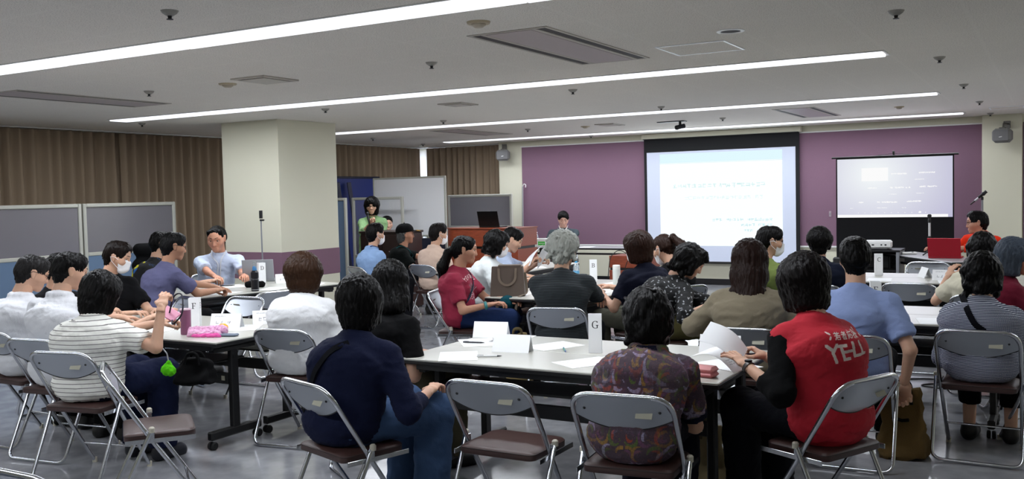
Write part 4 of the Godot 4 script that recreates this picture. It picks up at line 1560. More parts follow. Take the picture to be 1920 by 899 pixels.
# ---------------------------------------------------------------- the scene
func _ready() -> void:
	var cam := Camera3D.new()
	cam.name = "camera"
	cam.fov = 28.35
	cam.position = Vector3(0, 1.58, 0)
	cam.rotation_degrees = Vector3(-2.73, 29.75, -1.32)
	cam.near = 0.05
	cam.far = 60.0
	add_child(cam)
	var we := WorldEnvironment.new()
	we.name = "environment"
	var env := Environment.new()
	env.background_mode = Environment.BG_SKY
	var sky := Sky.new()
	var sm := ProceduralSkyMaterial.new()
	sm.sky_top_color = Color(0.72, 0.80, 0.98)
	sm.sky_horizon_color = Color(0.86, 0.88, 1.0)
	sm.ground_horizon_color = Color(0.7, 0.72, 0.78)
	sm.ground_bottom_color = Color(0.4, 0.42, 0.45)
	sm.sky_energy_multiplier = 5.0
	sky.sky_material = sm
	env.sky = sky
	env.tonemap_mode = Environment.TONE_MAPPER_LINEAR
	env.tonemap_exposure = 1.0
	env.sdfgi_enabled = true
	env.ssao_enabled = true
	env.ssil_enabled = true
	we.environment = env
	add_child(we)
	make_materials()
	# continuous ceiling lamps, 3.3 m apart; the fifth is behind the top edge of the picture
	var lamps := [[-4.1, "brightest and nearest ceiling strip lamp crossing the top left corner"], [-7.41, "second ceiling strip lamp from the front row, ending above the ceiling hatch"], [-11.0, "third ceiling strip lamp, starting right of the square column"], [-14.33, "farthest ceiling strip lamp, just before the front wall"]]
	for l in lamps:
		strip_lamp(l[0], l[1])
	# the same rows go on over the rear of the hall and over its right-hand bay
	strip_lamp(-0.8, "ceiling strip lamp over the rear chairs, behind the top edge of the picture")
	var bay := ["first", "second", "third", "fourth", "fifth"]
	for i in range(2, 5):
		strip_lamp(-0.8 - 3.33 * i, bay[i - 2] + " short ceiling strip lamp of the right-hand bay, counted towards the front wall", 0.7, 3.1)
	# light thrown back by the two screens
	area_light("screen_light", Vector3(-4.77, 1.45, -15.12), Vector3(0, 180, 0), Vector2(2.0, 1.5), Color(0.92, 0.97, 1.0), 1.6)
	area_light("screen_light", Vector3(-1.95, 1.55, -14.1), Vector3(0, 180, 0), Vector2(1.5, 0.8), Color(0.9, 0.9, 1.0), 0.5)
	build_room()
	build_ceiling_things()
	build_front()
	build_furniture()
	build_people()
	build_small_things()

func area_light(called: String, at: Vector3, turn: Vector3, size: Vector2, c: Color, energy: float) -> void:
	var a := AreaLight3D.new()
	a.name = numbered(called)
	a.area_size = size
	a.light_color = c
	a.light_energy = energy
	a.area_range = 40.0
	a.area_attenuation = 2.0
	a.shadow_enabled = true
	a.position = at
	a.rotation_degrees = turn
	add_child(a)

func strip_lamp(z: float, label: String, x0 := -9.5, x1 := -1.08) -> void:
	var o := thing("strip_lamp", label, "ceiling lamp", Vector3((x0 + x1) / 2, 2.55, z), 0, "continuous ceiling strip lamps")
	var n := maxi(2, roundi((x1 - x0) / 1.2))
	var seg := (x1 - x0) / n
	for i in n:
		part("tube_segment", boxmesh(Vector3(seg - 0.005, 0.024, 0.235), 0.005), M.lamp, o, bx((i - (n - 1) * 0.5) * seg, -0.006, 0.008 if i % 2 else 0.0))
	var st := begin()
	for s in [-1.0, 1.0]:
		cbox(st, bx(0, -0.002, 0.134 * s), Vector3(x1 - x0 + 0.05, 0.012, 0.012), 0.002)
		cbox(st, bx((x1 - x0 + 0.04) * 0.5 * s, -0.002, 0), Vector3(0.012, 0.012, 0.268), 0.002)
	part("lamp_frame", done(st), M.white, o)
	area_light("strip_light", Vector3((x0 + x1) / 2, 2.527, z), Vector3(-90, 0, 0), Vector2(x1 - x0, 0.23), Color(0.95, 0.97, 1.0), LAMP * (x1 - x0) / 8.42)

const LAMP := 13.3

func wall_box(called: String, lo: Vector3, hi: Vector3, m: Material, parent: Node3D = self) -> MeshInstance3D:
	var off := Vector3.ZERO
	if parent != self:
		off = parent.position
	return struct(called, boxmesh(hi - lo, 0.003), m, Transform3D(Basis(), (lo + hi) * 0.5 - off), parent)

func build_room() -> void:
	wall_box("floor", Vector3(-11.4, -0.15, -16.4), Vector3(3.6, 0, 3.4), M.floor)
	wall_box("ceiling", Vector3(-11.4, 2.55, -16.4), Vector3(3.6, 2.7, 3.4), M.ceiling)
	wall_box("wall_left", Vector3(-11.4, 0, -16.4), Vector3(-11.22, 2.55, 3.4), M.cream)
	wall_box("wall_right", Vector3(3.4, 0, -16.4), Vector3(3.6, 2.55, 3.4), M.cream)
	wall_box("wall_back", Vector3(-11.22, 0, 3.2), Vector3(3.4, 2.55, 3.4), M.cream)
	var wf := wall_box("wall_front", Vector3(-9.0, 0, -16.0), Vector3(3.4, 2.55, -15.32), M.cream)
	# recess behind the curtains at the front left, with the window that shows between them
	wall_box("wall_front_left", Vector3(-10.72, 0, -16.3), Vector3(-9.0, 2.55, -16.12), M.cream)
	wall_box("wall_front_corner", Vector3(-11.22, 0, -16.3), Vector3(-10.72, 0.8, -16.12), M.cream)
	var win := wall_box("window_1", Vector3(-11.22, 0.8, -16.26), Vector3(-10.72, 0.84, -16.14), M.alu)
	win.name = "window_1"
	var gl := mat(Color(0.9, 0.95, 1.0, 0.08), 0.05)
	gl.transparency = BaseMaterial3D.TRANSPARENCY_ALPHA
	part("pane", boxmesh(Vector3(0.5, 1.71, 0.006), 0.001), gl, win, bx(0, 0.875, 0))
	part("mullion", boxmesh(Vector3(0.03, 1.71, 0.04), 0.003), M.alu, win, bx(-0.2, 0.875, 0))
	# front wall dressing
	var zf := -15.3
	wall_box("trim_1", Vector3(-8.5, 0.66, -15.32), Vector3(-0.9, 2.435, zf), M.purple)
	wall_box("trim_2", Vector3(-8.52, 2.435, -15.32), Vector3(-0.9, 2.455, zf + 0.012), M.white)
	wall_box("trim_3", Vector3(-8.52, 0.635, -15.32), Vector3(-0.9, 0.66, zf + 0.015), M.white)
	wall_box("trim_4", Vector3(-0.38, 0.66, -15.32), Vector3(3.38, 2.435, zf), M.purple)
	wall_box("baseboard_front", Vector3(-8.98, 0.0, -15.32), Vector3(3.38, 0.1, zf + 0.01), M.steel_dark)
	wall_box("wall_pier", Vector3(-0.895, 0, -15.32), Vector3(-0.39, 2.55, -15.16), M.cream)
	wall_box("baseboard_left", Vector3(-11.22, 0.0, -16.1), Vector3(-11.2, 0.1, 3.2), M.steel_dark)
	# square column with its mauve band
	var col := wall_box("column", Vector3(-9.045, 0, -9.63), Vector3(-8.105, 2.55, -8.565), M.cream)
	wall_box("band", Vector3(-9.05, 0.61, -9.635), Vector3(-8.1, 0.94, -8.56), M.mauve, col)
	wall_box("skirting", Vector3(-9.05, 0.0, -9.635), Vector3(-8.1, 0.09, -8.56), M.steel_dark, col)
	# curtain rail and curtains
	var rail := wall_box("trim_5", Vector3(-11.09, 2.535, -15.75), Vector3(-10.98, 2.55, 3.0), M.white)
	rail.set_meta("kind", "structure")
	wall_box("trim_6", Vector3(-10.8, 2.535, -15.75), Vector3(-9.0, 2.55, -15.63), M.white)
	var z := 2.9
	var names := ["brown pleated curtain on the left wall behind the glazed partitions", "brown pleated curtain on the left wall beside the square column", "brown pleated curtain on the left wall right of the column, above blue boards"]
	var spans := [[-2.0, -8.68], [-8.6, -12.06], [-11.98, -15.62]]
	for i in 3:
		var l: float = spans[i][0] - spans[i][1]
		solo("curtain", curtain_mesh(l, 2.48, 0.17, 0.07, 5 + i), M.curtain, names[i], "curtain", rot(90, Vector3(-11.03, 0.05, spans[i][0])), "brown pleated curtains")
	solo("curtain", curtain_mesh(1.86, 2.48, 0.15, 0.05, 9), M.curtain, "brown pleated curtain on the front wall behind the whiteboard", "curtain", rot(0, Vector3(-10.88, 0.05, -15.69)), "brown pleated curtains")

func build_ceiling_things() -> void:
	ceiling_unit("ceiling air conditioner nearest the middle, between the two large strip lamps", -2.83, -5.74, 0.55, 1.62)
	ceiling_unit("ceiling air conditioner at the far left, above the white-shirted men", -7.8, -5.7, 0.55, 1.6)
	ceiling_unit("ceiling air conditioner above the small projection screen", -2.77, -12.65, 0.52, 1.65)
	ceiling_unit("ceiling air conditioner over the lectern, before the farthest strip lamp", -7.8, -12.5, 0.52, 1.6)
	var vents := [[-5.51, -5.7, 0.36, 0.4, "square ceiling vent above the square column"], [-5.49, -8.52, 0.3, 0.34, "square ceiling vent between the second and third strip lamps"], [-5.54, -12.6, 0.3, 0.42, "square ceiling vent above the seated presenter"]]
	for v in vents:
		var o := thing("ceiling_vent", v[4], "vent", Vector3(v[0], 2.55, v[1]), 0, "square ceiling vents")
		part("vent_frame", _frame_mesh(v[2], v[3], 0.035, 0.012), M.ac_frame, o, bx(0, -0.006, 0))
		part("vent_plate", boxmesh(Vector3(v[2] - 0.11, 0.008, v[3] - 0.11), 0.002), M.ac_frame, o, bx(0, -0.012, 0))
		part("vent_gap", boxmesh(Vector3(v[2] - 0.06, 0.003, v[3] - 0.06), 0.001), M.ac_dark, o, bx(0, -0.003, 0))
	var rounds := [[-5.947, -5.72, 0.075, "round ceiling detector beside the square vent above the column"], [-2.804, -4.584, 0.068, "cream round ceiling detector beside the nearest air conditioner"], [-5.96, -12.67, 0.07, "small round ceiling detector above the seated presenter"], [-1.66, -12.59, 0.06, "small round ceiling detector at the right end of the third lamp"]]
	for r in rounds:
		var o := thing("smoke_detector", r[3], "detector", Vector3(r[0], 2.55, r[1]), 0, "round ceiling detectors")
		part("base_ring", lathe_mesh([Vector2(0, -0.012), Vector2(r[2] * 0.92, -0.012), Vector2(r[2], 0.0), Vector2(0, 0.0)], 28), mat(Color(0.74, 0.69, 0.58), 0.5), o)
		part("sensor_dome", lathe_mesh([Vector2(0, -0.034), Vector2(r[2] * 0.35, -0.032), Vector2(r[2] * 0.6, -0.02), Vector2(r[2] * 0.62, -0.01), Vector2(0, -0.01)], 28), mat(Color(0.74, 0.7, 0.62), 0.5), o)
	var sp := thing("ceiling_speaker", "round white ceiling speaker with a dark grille near the hatch", "speaker", Vector3(-1.725, 2.55, -5.777))
	part("speaker_ring", lathe_mesh([Vector2(0.06, -0.002), Vector2(0.062, -0.005), Vector2(0.084, -0.004), Vector2(0.087, 0.0)], 32), M.white, sp)
	part("speaker_grille", lathe_mesh([Vector2(0, -0.002), Vector2(0.062, -0.0018), Vector2(0, 0.0)], 32), mat(Color(0.26, 0.25, 0.26), 0.7), sp)
	var hatches := [[-2.1, -6.33, 0.48, 0.48, "square access hatch in a bright metal frame on the ceiling"], [-0.53, -13.85, 0.4, 0.42, "thin framed access hatch on the ceiling at the right edge"]]
	for h in hatches:
		var o := thing("access_hatch", h[4], "hatch", Vector3(h[0], 2.55, h[1]), 0, "ceiling access hatches")
		part("hatch_frame", _frame_mesh(h[2], h[3], 0.016, 0.008), mat(Color(0.97, 0.98, 0.99), 0.3, 0.0, 0.6), o, bx(0, -0.003, 0))
		part("hatch_panel", boxmesh(Vector3(h[2] - 0.03, 0.004, h[3] - 0.03), 0.001), M.ceiling, o, bx(0, -0.002, 0))
	var heads := [[-3.896, -3.374], [-0.765, -5.694], [-3.925, -5.751], [-6.844, -5.668], [-0.76, -7.95], [-6.837, -7.967], [-3.927, -8.087], [-0.766, -10.27], [-6.83, -10.24], [-3.93, -10.41], [-0.766, -12.53], [-6.83, -12.5], [-3.9, -12.65], [-0.766, -14.73], [-9.65, -7.87], [-9.657, -12.4], [-10.136, -14.5], [-6.837, -14.75]]
	var first: Node3D
	var rows := ["first", "second", "third", "fourth", "fifth", "sixth"]
	for h in heads:
		var lab: String = "small grey ceiling sprinkler head, %s row from the camera, %s" % [rows[clampi(roundi((-3.45 - h[1]) / 2.28), 0, 5)], "line along the right lamp ends" if h[0] > -1.0 else ("line over the middle tables" if h[0] > -5.0 else ("line beside the square column" if h[0] > -8.0 else "line along the curtains"))]
		if first == null:
			first = thing("sprinkler_head", lab, "sprinkler", Vector3.ZERO, 0, "ceiling sprinkler heads")
			part("escutcheon", lathe_mesh([Vector2(0, -0.026), Vector2(0.018, -0.026), Vector2(0.036, -0.014), Vector2(0.044, -0.002), Vector2(0.045, 0), Vector2(0, 0)], 20), mat(Color(0.62, 0.61, 0.58), 0.45, 0.2), first)
			part("nozzle", lathe_mesh([Vector2(0, -0.04), Vector2(0.009, -0.04), Vector2(0.012, -0.024), Vector2(0, -0.024)], 12), M.steel_dark, first)
			part("deflector", lathe_mesh([Vector2(0, -0.046), Vector2(0.017, -0.045), Vector2(0.017, -0.042), Vector2(0, -0.04)], 16), M.steel_dark, first)
			first.position = Vector3(h[0], 2.55, h[1])
		else:
			copy(first, Vector3(h[0], 2.55, h[1]), 0, lab)
	# camera on a plate under the ceiling before the large screen
	var pj := thing("ceiling_projector", "dark projector hanging from a ceiling plate before the large screen", "projector", Vector3(-4.6, 2.55, -12.75))
	part("ceiling_plate", boxmesh(Vector3(0.4, 0.012, 0.14), 0.003), M.steel_dark, pj, bx(-0.06, -0.006, 0))
	part("mount_pole", lathe_mesh([Vector2(0, -0.06), Vector2(0.018, -0.06), Vector2(0.018, 0), Vector2(0, 0)], 12), M.black, pj, bx(0.06, -0.01, 0))
	part("projector_body", boxmesh(Vector3(0.15, 0.055, 0.13), 0.012), mat(Color(0.03, 0.035, 0.08), 0.4), pj, rot(20, Vector3(0.06, -0.08, 0), 8, 12))
	part("lens", lathe_mesh([Vector2(0, 0), Vector2(0.022, 0), Vector2(0.026, 0.03), Vector2(0, 0.03)], 14), M.black, pj, Transform3D(Basis(Vector3.RIGHT, PI / 2 + 0.3), Vector3(0.05, -0.095, 0.06)))

func build_front() -> void:
	# large screen: black masking, white cloth, the slide thrown on it
	var o := thing("projection_screen", "large wall projection screen in a black border showing a pale slide", "screen", Vector3(-4.775, 0, -15.24))
	part("screen_border", boxmesh(Vector3(2.6, 2.12, 0.012), 0.002), mat(Color(0.028, 0.032, 0.05), 0.85), o, bx(0, 1.42, 0))
	var clothm := lit_print(blank(8, 8, Color(0.70, 0.74, 0.84)), 0.62)
	clothm.albedo_color = Color(0.6, 0.62, 0.66)
	part("screen_cloth", boxmesh(Vector3(2.49, 1.84, 0.004), 0.001), clothm, o, bx(-0.005, 1.31, 0.008))
	var st := begin()
	quad_uv(st, Vector3(-1.02, 0.65, 0.0108), Vector3(1.035, 0.65, 0.0108), Vector3(1.035, 2.195, 0.0108), Vector3(-1.02, 2.195, 0.0108))
	quad_uv(st, Vector3(1.035, 0.65, 0.0104), Vector3(-1.02, 0.65, 0.0104), Vector3(-1.02, 2.195, 0.0104), Vector3(1.035, 2.195, 0.0104), Rect2(0, 0.9, 0.01, 0.01))
	part("slide_image", done(st), M.slide, o)
	part("screen_case", boxmesh(Vector3(2.66, 0.09, 0.11), 0.008), M.cream, o, bx(0, 2.5, 0.0))
	part("case_slot", boxmesh(Vector3(2.6, 0.012, 0.03), 0.002), M.black, o, bx(0, 2.455, 0.045))
	part("bottom_bar", boxmesh(Vector3(2.6, 0.035, 0.03), 0.008), M.black, o, bx(0, 0.375, 0.01))
	# small floor-standing screen with its lower black drop
	var q := thing("floor_screen", "smaller portable projection screen showing a grey meeting window", "screen", Vector3(-1.95, 0, -14.2))
	part("screen_border", boxmesh(Vector3(1.545, 1.44, 0.006), 0.001), mat(Color(0.02, 0.022, 0.04), 0.9), q, bx(0, 1.27, 0))
	st = begin()
	quad_uv(st, Vector3(-0.755, 1.135, 0.0042), Vector3(0.755, 1.135, 0.0042), Vector3(0.755, 1.968, 0.0042), Vector3(-0.755, 1.968, 0.0042))
	quad_uv(st, Vector3(0.755, 1.135, 0.0036), Vector3(-0.755, 1.135, 0.0036), Vector3(-0.755, 1.968, 0.0036), Vector3(0.755, 1.968, 0.0036), Rect2(0, 0, 0.01, 0.01))
	part("meeting_image", done(st), M.meeting, q)
	part("top_rod", tube_mesh(PackedVector3Array([Vector3(-0.83, 1.992, 0), Vector3(0.83, 1.992, 0)]), 0.014, 10), M.black, q)
	part("hanging_cord", tube_mesh(PackedVector3Array([Vector3(-0.28, 2.0, 0), Vector3(0, 2.03, -0.02), Vector3(0.28, 2.0, 0)]), 0.004, 6), M.black, q)
	part("hook", boxmesh(Vector3(0.03, 0.05, 0.03), 0.006), M.black, q, bx(0, 2.04, -0.02))
	part("stand_pole", tube_mesh(PackedVector3Array([Vector3(0, 0.1, -0.03), Vector3(0, 2.02, -0.03)]), 0.014, 10), M.black, q)
	part("base_case", boxmesh(Vector3(1.64, 0.09, 0.09), 0.02), M.black, q, bx(0, 0.52, 0))
	for a in [0, 120, 240]:
		part("tripod_leg", tube_mesh(PackedVector3Array([Vector3(0, 0.42, -0.03), Vector3(sin(deg_to_rad(a)) * 0.42, 0.012, -0.03 + cos(deg_to_rad(a)) * 0.42)]), 0.011, 8), M.black, q)
	# wall loudspeakers
	for s in [[Vector3(-8.78, 2.3, -15.1), "grey wall loudspeaker on the cream strip left of the purple panel", 22.0], [Vector3(-0.625, 2.24, -14.92), "grey wall loudspeaker high on the cream pier at the right", -14.0]]:
		var sp := thing("wall_speaker", s[1], "speaker", s[0], s[2], "grey wall loudspeakers")
		st = begin()
		cbox(st, Transform3D(), Vector3(0.25, 0.2, 0.17), 0.045)
		part("cabinet", done(st), mat(Color(0.46, 0.46, 0.45), 0.6), sp)
		part("grille", boxmesh(Vector3(0.2, 0.15, 0.01), 0.004), mat(Color(0.41, 0.41, 0.41), 0.8), sp, bx(0, 0, 0.083))
		part("badge", boxmesh(Vector3(0.04, 0.01, 0.003), 0.001), M.white, sp, rot(0, Vector3(0, -0.02, 0.09), 0, 8))
		st = begin()
		tube(st, PackedVector3Array([Vector3(0, 0.09, -0.02), Vector3(0, 0.17, -0.05), Vector3(0, 0.17, -0.19)]), 0.012, 8)
		cbox(st, bx(0, 0.16, -0.2), Vector3(0.09, 0.1, 0.02), 0.003)
		cbox(st, bx(0, 0.1, 0), Vector3(0.08, 0.03, 0.05), 0.004)
		part("bracket", done(st), mat(Color(0.38, 0.37, 0.35), 0.5, 0.3), sp)
	var so := thing("wall_socket", "tiny pale wall socket on the purple wall between the two screens", "socket", Vector3(-3.025, 1.16, -15.295))
	part("plate", boxmesh(Vector3(0.035, 0.09, 0.008), 0.002), mat(Color(0.62, 0.55, 0.58), 0.6), so)
	part("outlet", boxmesh(Vector3(0.018, 0.03, 0.003), 0.001), M.grey, so, bx(0, 0, 0.005))
	# pointer pole leaning by the purple panel
	var po := thing("hook_pole", "thin grey hooked pole standing against the left edge of the purple panel", "pole", Vector3(-8.46, 0.02, -15.24))
	part("shaft", tube_mesh(PackedVector3Array([Vector3(0, 0, 0.05), Vector3(0, 1.7, 0)]), 0.014, 8), M.silver, po)
	part("hook", tube_mesh(bend([Vector3(0, 1.68, 0), Vector3(0.02, 1.75, 0), Vector3(0.07, 1.73, 0), Vector3(0.06, 1.68, 0)], 0.03, 4), 0.008, 6), M.white, po)
	# whiteboard on castors
	var w := thing("whiteboard", "large white board on castors before the front curtain", "whiteboard", Vector3(-9.4, 0, -13.0))
	part("board", boxmesh(Vector3(1.44, 0.97, 0.02), 0.003), M.whiteboard, w, bx(0, 1.41, 0))
	st = begin()
	for s in [-1.0, 1.0]:
		cbox(st, bx(0.73 * s, 1.41, 0), Vector3(0.035, 1.0, 0.04), 0.008)
		cbox(st, bx(0, 1.41 + 0.485 * s, 0), Vector3(1.46, 0.03, 0.04), 0.008)
	part("board_frame", done(st), M.alu, w)
	part("pen_tray", boxmesh(Vector3(1.38, 0.03, 0.09), 0.006), M.black, w, bx(0, 0.87, 0.05))
	part("lower_rail", boxmesh(Vector3(1.44, 0.05, 0.03), 0.006), M.silver, w, bx(0, 0.8, 0))
	part("eraser", boxmesh(Vector3(0.13, 0.06, 0.05), 0.008), mat(Color(0.12, 0.12, 0.16), 0.8), w, bx(0.68, 0.91, 0.05))
	for s in [-1.0, 1.0]:
		part("leg", boxmesh(Vector3(0.035, 0.86, 0.035), 0.006), M.alu, w, bx(0.73 * s, 0.46, 0))
		part("foot", boxmesh(Vector3(0.04, 0.04, 0.6), 0.008), M.alu, w, bx(0.73 * s, 0.07, 0))
		for e in [-1.0, 1.0]:
			part("castor", lathe_mesh([Vector2(0, -0.012), Vector2(0.025, -0.012), Vector2(0.025, 0.012), Vector2(0, 0.012)], 14), M.rubber, w, Transform3D(Basis(Vector3.BACK, PI / 2), Vector3(0.73 * s, 0.026, 0.27 * e)))
	# glazed partition right of the whiteboard
	partition("glazed partition between the whiteboard and the purple panel, behind the counter", Vector3(-8.63, 0, -14.0), 0, 1.3, 1.59, 1.03, M.frost, M.fabric_blue)
	partition("glazed partition behind the standing woman in green", Vector3(-9.76, 0, -12.6), 0, 1.06, 1.585, 0.6, M.frost_light, M.fabric_blue)
	partition("narrow grey blue partition beside the square column's right edge", Vector3(-10.04, 0, -12.0), 0, 0.24, 1.585, 0.08, M.fabric_blue, M.fabric_blue)
	# blue boards leaning at the left wall
	var bb := thing("blue_board", "large dark blue board standing along the curtain, left of the whiteboard", "board", Vector3(-10.78, 0, -13.1), 90)
	part("panel", boxmesh(Vector3(1.75, 1.86, 0.03), 0.006), M.board_blue, bb, bx(0, 1.0, 0))
	part("frame_rail", boxmesh(Vector3(1.75, 0.04, 0.05), 0.006), mat(Color(0.05, 0.07, 0.17), 0.5), bb, bx(0, 1.94, 0))
	for s in [-1.0, 1.0]:
		part("foot", boxmesh(Vector3(0.06, 0.06, 0.3), 0.01), M.black, bb, bx(0.7 * s, 0.03, 0))
	for i in 3:
		var sb := thing("leaning_board", ["first narrow dark blue board leaning behind the column, next to it", "second narrow dark blue board leaning behind the column, the middle one", "third narrow dark blue board leaning behind the column, farthest from it"][i], "board", Vector3(-10.53 + 0.0 * i, 0, -12.45 - 0.3 * i), 90, "narrow dark blue boards leaning together")
		part("panel", boxmesh(Vector3(0.1, 1.86, 0.022), 0.005), mat(Color(0.045, 0.07, 0.2), 0.45), sb, rot(0, Vector3(0, 0.93, -0.05), -6, 3.5))
	# navy panel under the whiteboard
	var np := thing("navy_board", "dark navy panel standing below the whiteboard tray", "board", Vector3(-8.9, 0, -12.8))
	part("panel", boxmesh(Vector3(0.66, 0.86, 0.03), 0.006), M.navy_panel, np, bx(0, 0.46, 0))
	part("foot", boxmesh(Vector3(0.6, 0.03, 0.3), 0.006), M.black, np, bx(0, 0.015, 0))
	# dark cabinet that the woman in green stands behind
	var cb := thing("low_cabinet", "dark brown wooden cabinet with two silver handles before the standing woman", "cabinet", Vector3(-8.25, 0, -10.95))
	part("body", boxmesh(Vector3(0.78, 1.05, 0.42), 0.006), M.dark_wood, cb, bx(0, 0.545, 0))
	part("cabinet_top", boxmesh(Vector3(0.81, 0.03, 0.46), 0.006), M.dark_wood, cb, bx(0, 1.085, 0))
	part("plinth", boxmesh(Vector3(0.75, 0.03, 0.38), 0.003), M.black, cb, bx(0, 0.015, 0))
	for s in [-1.0, 1.0]:
		var d := part("door", boxmesh(Vector3(0.375, 0.97, 0.02), 0.004), M.dark_wood, cb, bx(0.193 * s, 0.555, 0.218))
		part("handle", tube_mesh(bend([Vector3(-0.05, 0, 0), Vector3(-0.05, 0, 0.03), Vector3(0.05, 0, 0.03), Vector3(0.05, 0, 0)], 0.012, 3), 0.006, 8), M.silver, d, bx(0.0, 0.26, 0.01))
	# curved lectern counter of reddish wood
	var ct := thing("lectern_counter", "reddish brown wooden counter with a rounded end and a dark groove", "counter", Vector3(-7.5, 0, -12.4))
	for lv in [["lower_front", 0.03, 0.77, 0.0, M.wood], ["groove", 0.77, 0.81, -0.025, M.black], ["upper_front", 0.81, 1.07, 0.0, M.wood], ["counter_top", 1.07, 1.085, 0.012, M.wood], ["plinth", 0.0, 0.03, -0.03, M.black]]:
		st = begin()
		slab(st, 0.68 + lv[3], 0.3 + lv[3], lv[1], lv[2])
		part(lv[0], done(st), lv[4], ct)
	laptop("black laptop open on the reddish brown counter", Vector3(-7.42, 1.086, -12.42), 180, Color(0.035, 0.035, 0.04), 105, 0.36)
	# presenter's desk
	var pd := front_desk("long folding desk of the seated presenter in the grey jacket", Vector3(-6.6, 0, -13.95), 0, 2.3)
	# AV box
	var av := thing("equipment_cabinet", "small reddish wooden equipment cabinet with a white device and cables on top", "cabinet", Vector3(-5.19, 0, -12.6))
	part("body", boxmesh(Vector3(0.6, 0.44, 0.45), 0.005), M.wood, av, bx(0, 0.25, 0))
	part("shelf_gap", boxmesh(Vector3(0.58, 0.035, 0.43), 0.002), M.black, av, bx(0, 0.4875, 0))
	part("cabinet_top", boxmesh(Vector3(0.6, 0.17, 0.45), 0.005), M.wood, av, bx(0, 0.59, 0))
	part("plinth", boxmesh(Vector3(0.56, 0.03, 0.41), 0.003), M.black, av, bx(0, 0.015, 0))
	var dv := thing("av_device", "white device with black cables lying on the small wooden equipment cabinet", "device", Vector3(-5.16, 0.676, -12.55), 15)
	part("case", boxmesh(Vector3(0.24, 0.05, 0.18), 0.01), M.white, dv, bx(0, 0.025, 0))
	part("cable", tube_mesh(bend([Vector3(-0.12, 0.03, 0.05), Vector3(-0.22, 0.09, 0.1), Vector3(-0.33, 0.0, 0.2), Vector3(-0.36, -0.3, 0.24)], 0.08, 5), 0.006, 6), M.black, dv)
	part("cable", tube_mesh(bend([Vector3(0.0, 0.03, 0.09), Vector3(0.05, 0.04, 0.2), Vector3(-0.08, -0.05, 0.235), Vector3(-0.16, -0.3, 0.235)], 0.06, 5), 0.005, 6), M.black, dv)
	# right front: rack with projector, desk with red laptop, tripod and microphone
	var rk := thing("equipment_rack", "grey and black metal rack carrying the white projector", "rack", Vector3(-1.98, 0, -12.95))
	part("rack_top", boxmesh(Vector3(0.62, 0.025, 0.5), 0.004), M.steel_dark, rk, bx(0, 0.755, 0))
	for s in [-1.0, 1.0]:
		part("side_panel", boxmesh(Vector3(0.04, 0.7, 0.48), 0.005), M.grey, rk, bx(0.28 * s, 0.395, 0))
	part("back_panel", boxmesh(Vector3(0.52, 0.68, 0.02), 0.003), M.black, rk, bx(0, 0.4, -0.22))
	part("shelf", boxmesh(Vector3(0.52, 0.02, 0.44), 0.003), M.black, rk, bx(0, 0.5, 0))
	part("shelf", boxmesh(Vector3(0.52, 0.02, 0.44), 0.003), M.black, rk, bx(0, 0.06, 0))
	var pr := thing("desk_projector", "white projector on the metal rack below the small screen", "projector", Vector3(-1.955, 0.769, -12.9), 6)
	part("case", boxmesh(Vector3(0.33, 0.1, 0.25), 0.02), M.white, pr, bx(0, 0.062, 0))
	part("lens", lathe_mesh([Vector2(0, 0), Vector2(0.03, 0), Vector2(0.034, 0.03), Vector2(0, 0.028)], 18), M.black, pr, Transform3D(Basis(Vector3.RIGHT, -PI / 2), Vector3(-0.09, 0.065, -0.12)))
	for i in 3:
		part("port", boxmesh(Vector3([0.03, 0.018, 0.024][i], 0.016, 0.004), 0.001), M.black, pr, bx([-0.06, 0.04, 0.09][i], 0.06, 0.1255))
	part("speaker_slot", boxmesh(Vector3(0.03, 0.03, 0.004), 0.001), M.steel_dark, pr, bx(-0.12, 0.045, 0.1255))
	for s in [-1.0, 1.0]:
		part("foot", lathe_mesh([Vector2(0, 0), Vector2(0.014, 0), Vector2(0.014, 0.014), Vector2(0, 0.014)], 10), M.black, pr, bx(0.12 * s, 0.0, 0.08))
	front_desk("slanted folding desk with the red laptop at the front right", Vector3(-1.29, 0, -12.62), -56, 1.8)
	laptop("red laptop open on the desk before the man in orange", Vector3(-1.12, 0.701, -12.42), 178, Color(0.62, 0.05, 0.13), 108, 0.36)
	var tp := thing("camera_tripod", "slim black and silver tripod holding a small camera on the front right desk", "tripod", Vector3(-1.33, 0.701, -12.7))
	for a in [20, 140, 260]:
		part("leg", tube_mesh(PackedVector3Array([Vector3(0, 0.07, 0), Vector3(sin(deg_to_rad(a)) * 0.08, 0.006, cos(deg_to_rad(a)) * 0.08)]), 0.008, 8), M.black, tp)
	part("lower_tube", tube_mesh(PackedVector3Array([Vector3(0, 0.06, 0), Vector3(0, 0.22, 0)]), 0.016, 10), mat(Color(0.78, 0.78, 0.78), 0.4), tp)
	part("clamp", lathe_mesh([Vector2(0, 0.215), Vector2(0.019, 0.215), Vector2(0.019, 0.245), Vector2(0, 0.245)], 12), M.black, tp)
	part("upper_tube", tube_mesh(PackedVector3Array([Vector3(0, 0.24, 0), Vector3(0, 0.42, 0)]), 0.014, 10), mat(Color(0.78, 0.78, 0.78), 0.4), tp)
	part("ball_head", lathe_mesh([Vector2(0, 0.41), Vector2(0.016, 0.41), Vector2(0.018, 0.45), Vector2(0.01, 0.47), Vector2(0, 0.47)], 12), M.black, tp)
	part("camera_body", boxmesh(Vector3(0.045, 0.05, 0.05), 0.01), M.black, tp, bx(0, 0.49, 0))
	var pw := thing("white_adapter", "small white pouch on the front right desk beside the tripod", "pouch", Vector3(-1.6, 0.701, -12.95), 20)
	part("case", boxmesh(Vector3(0.19, 0.028, 0.09), 0.01), M.white, pw, bx(0, 0.015, 0))
	part("strap", boxmesh(Vector3(0.02, 0.004, 0.092), 0.001), M.grey, pw, bx(0.04, 0.03, 0))
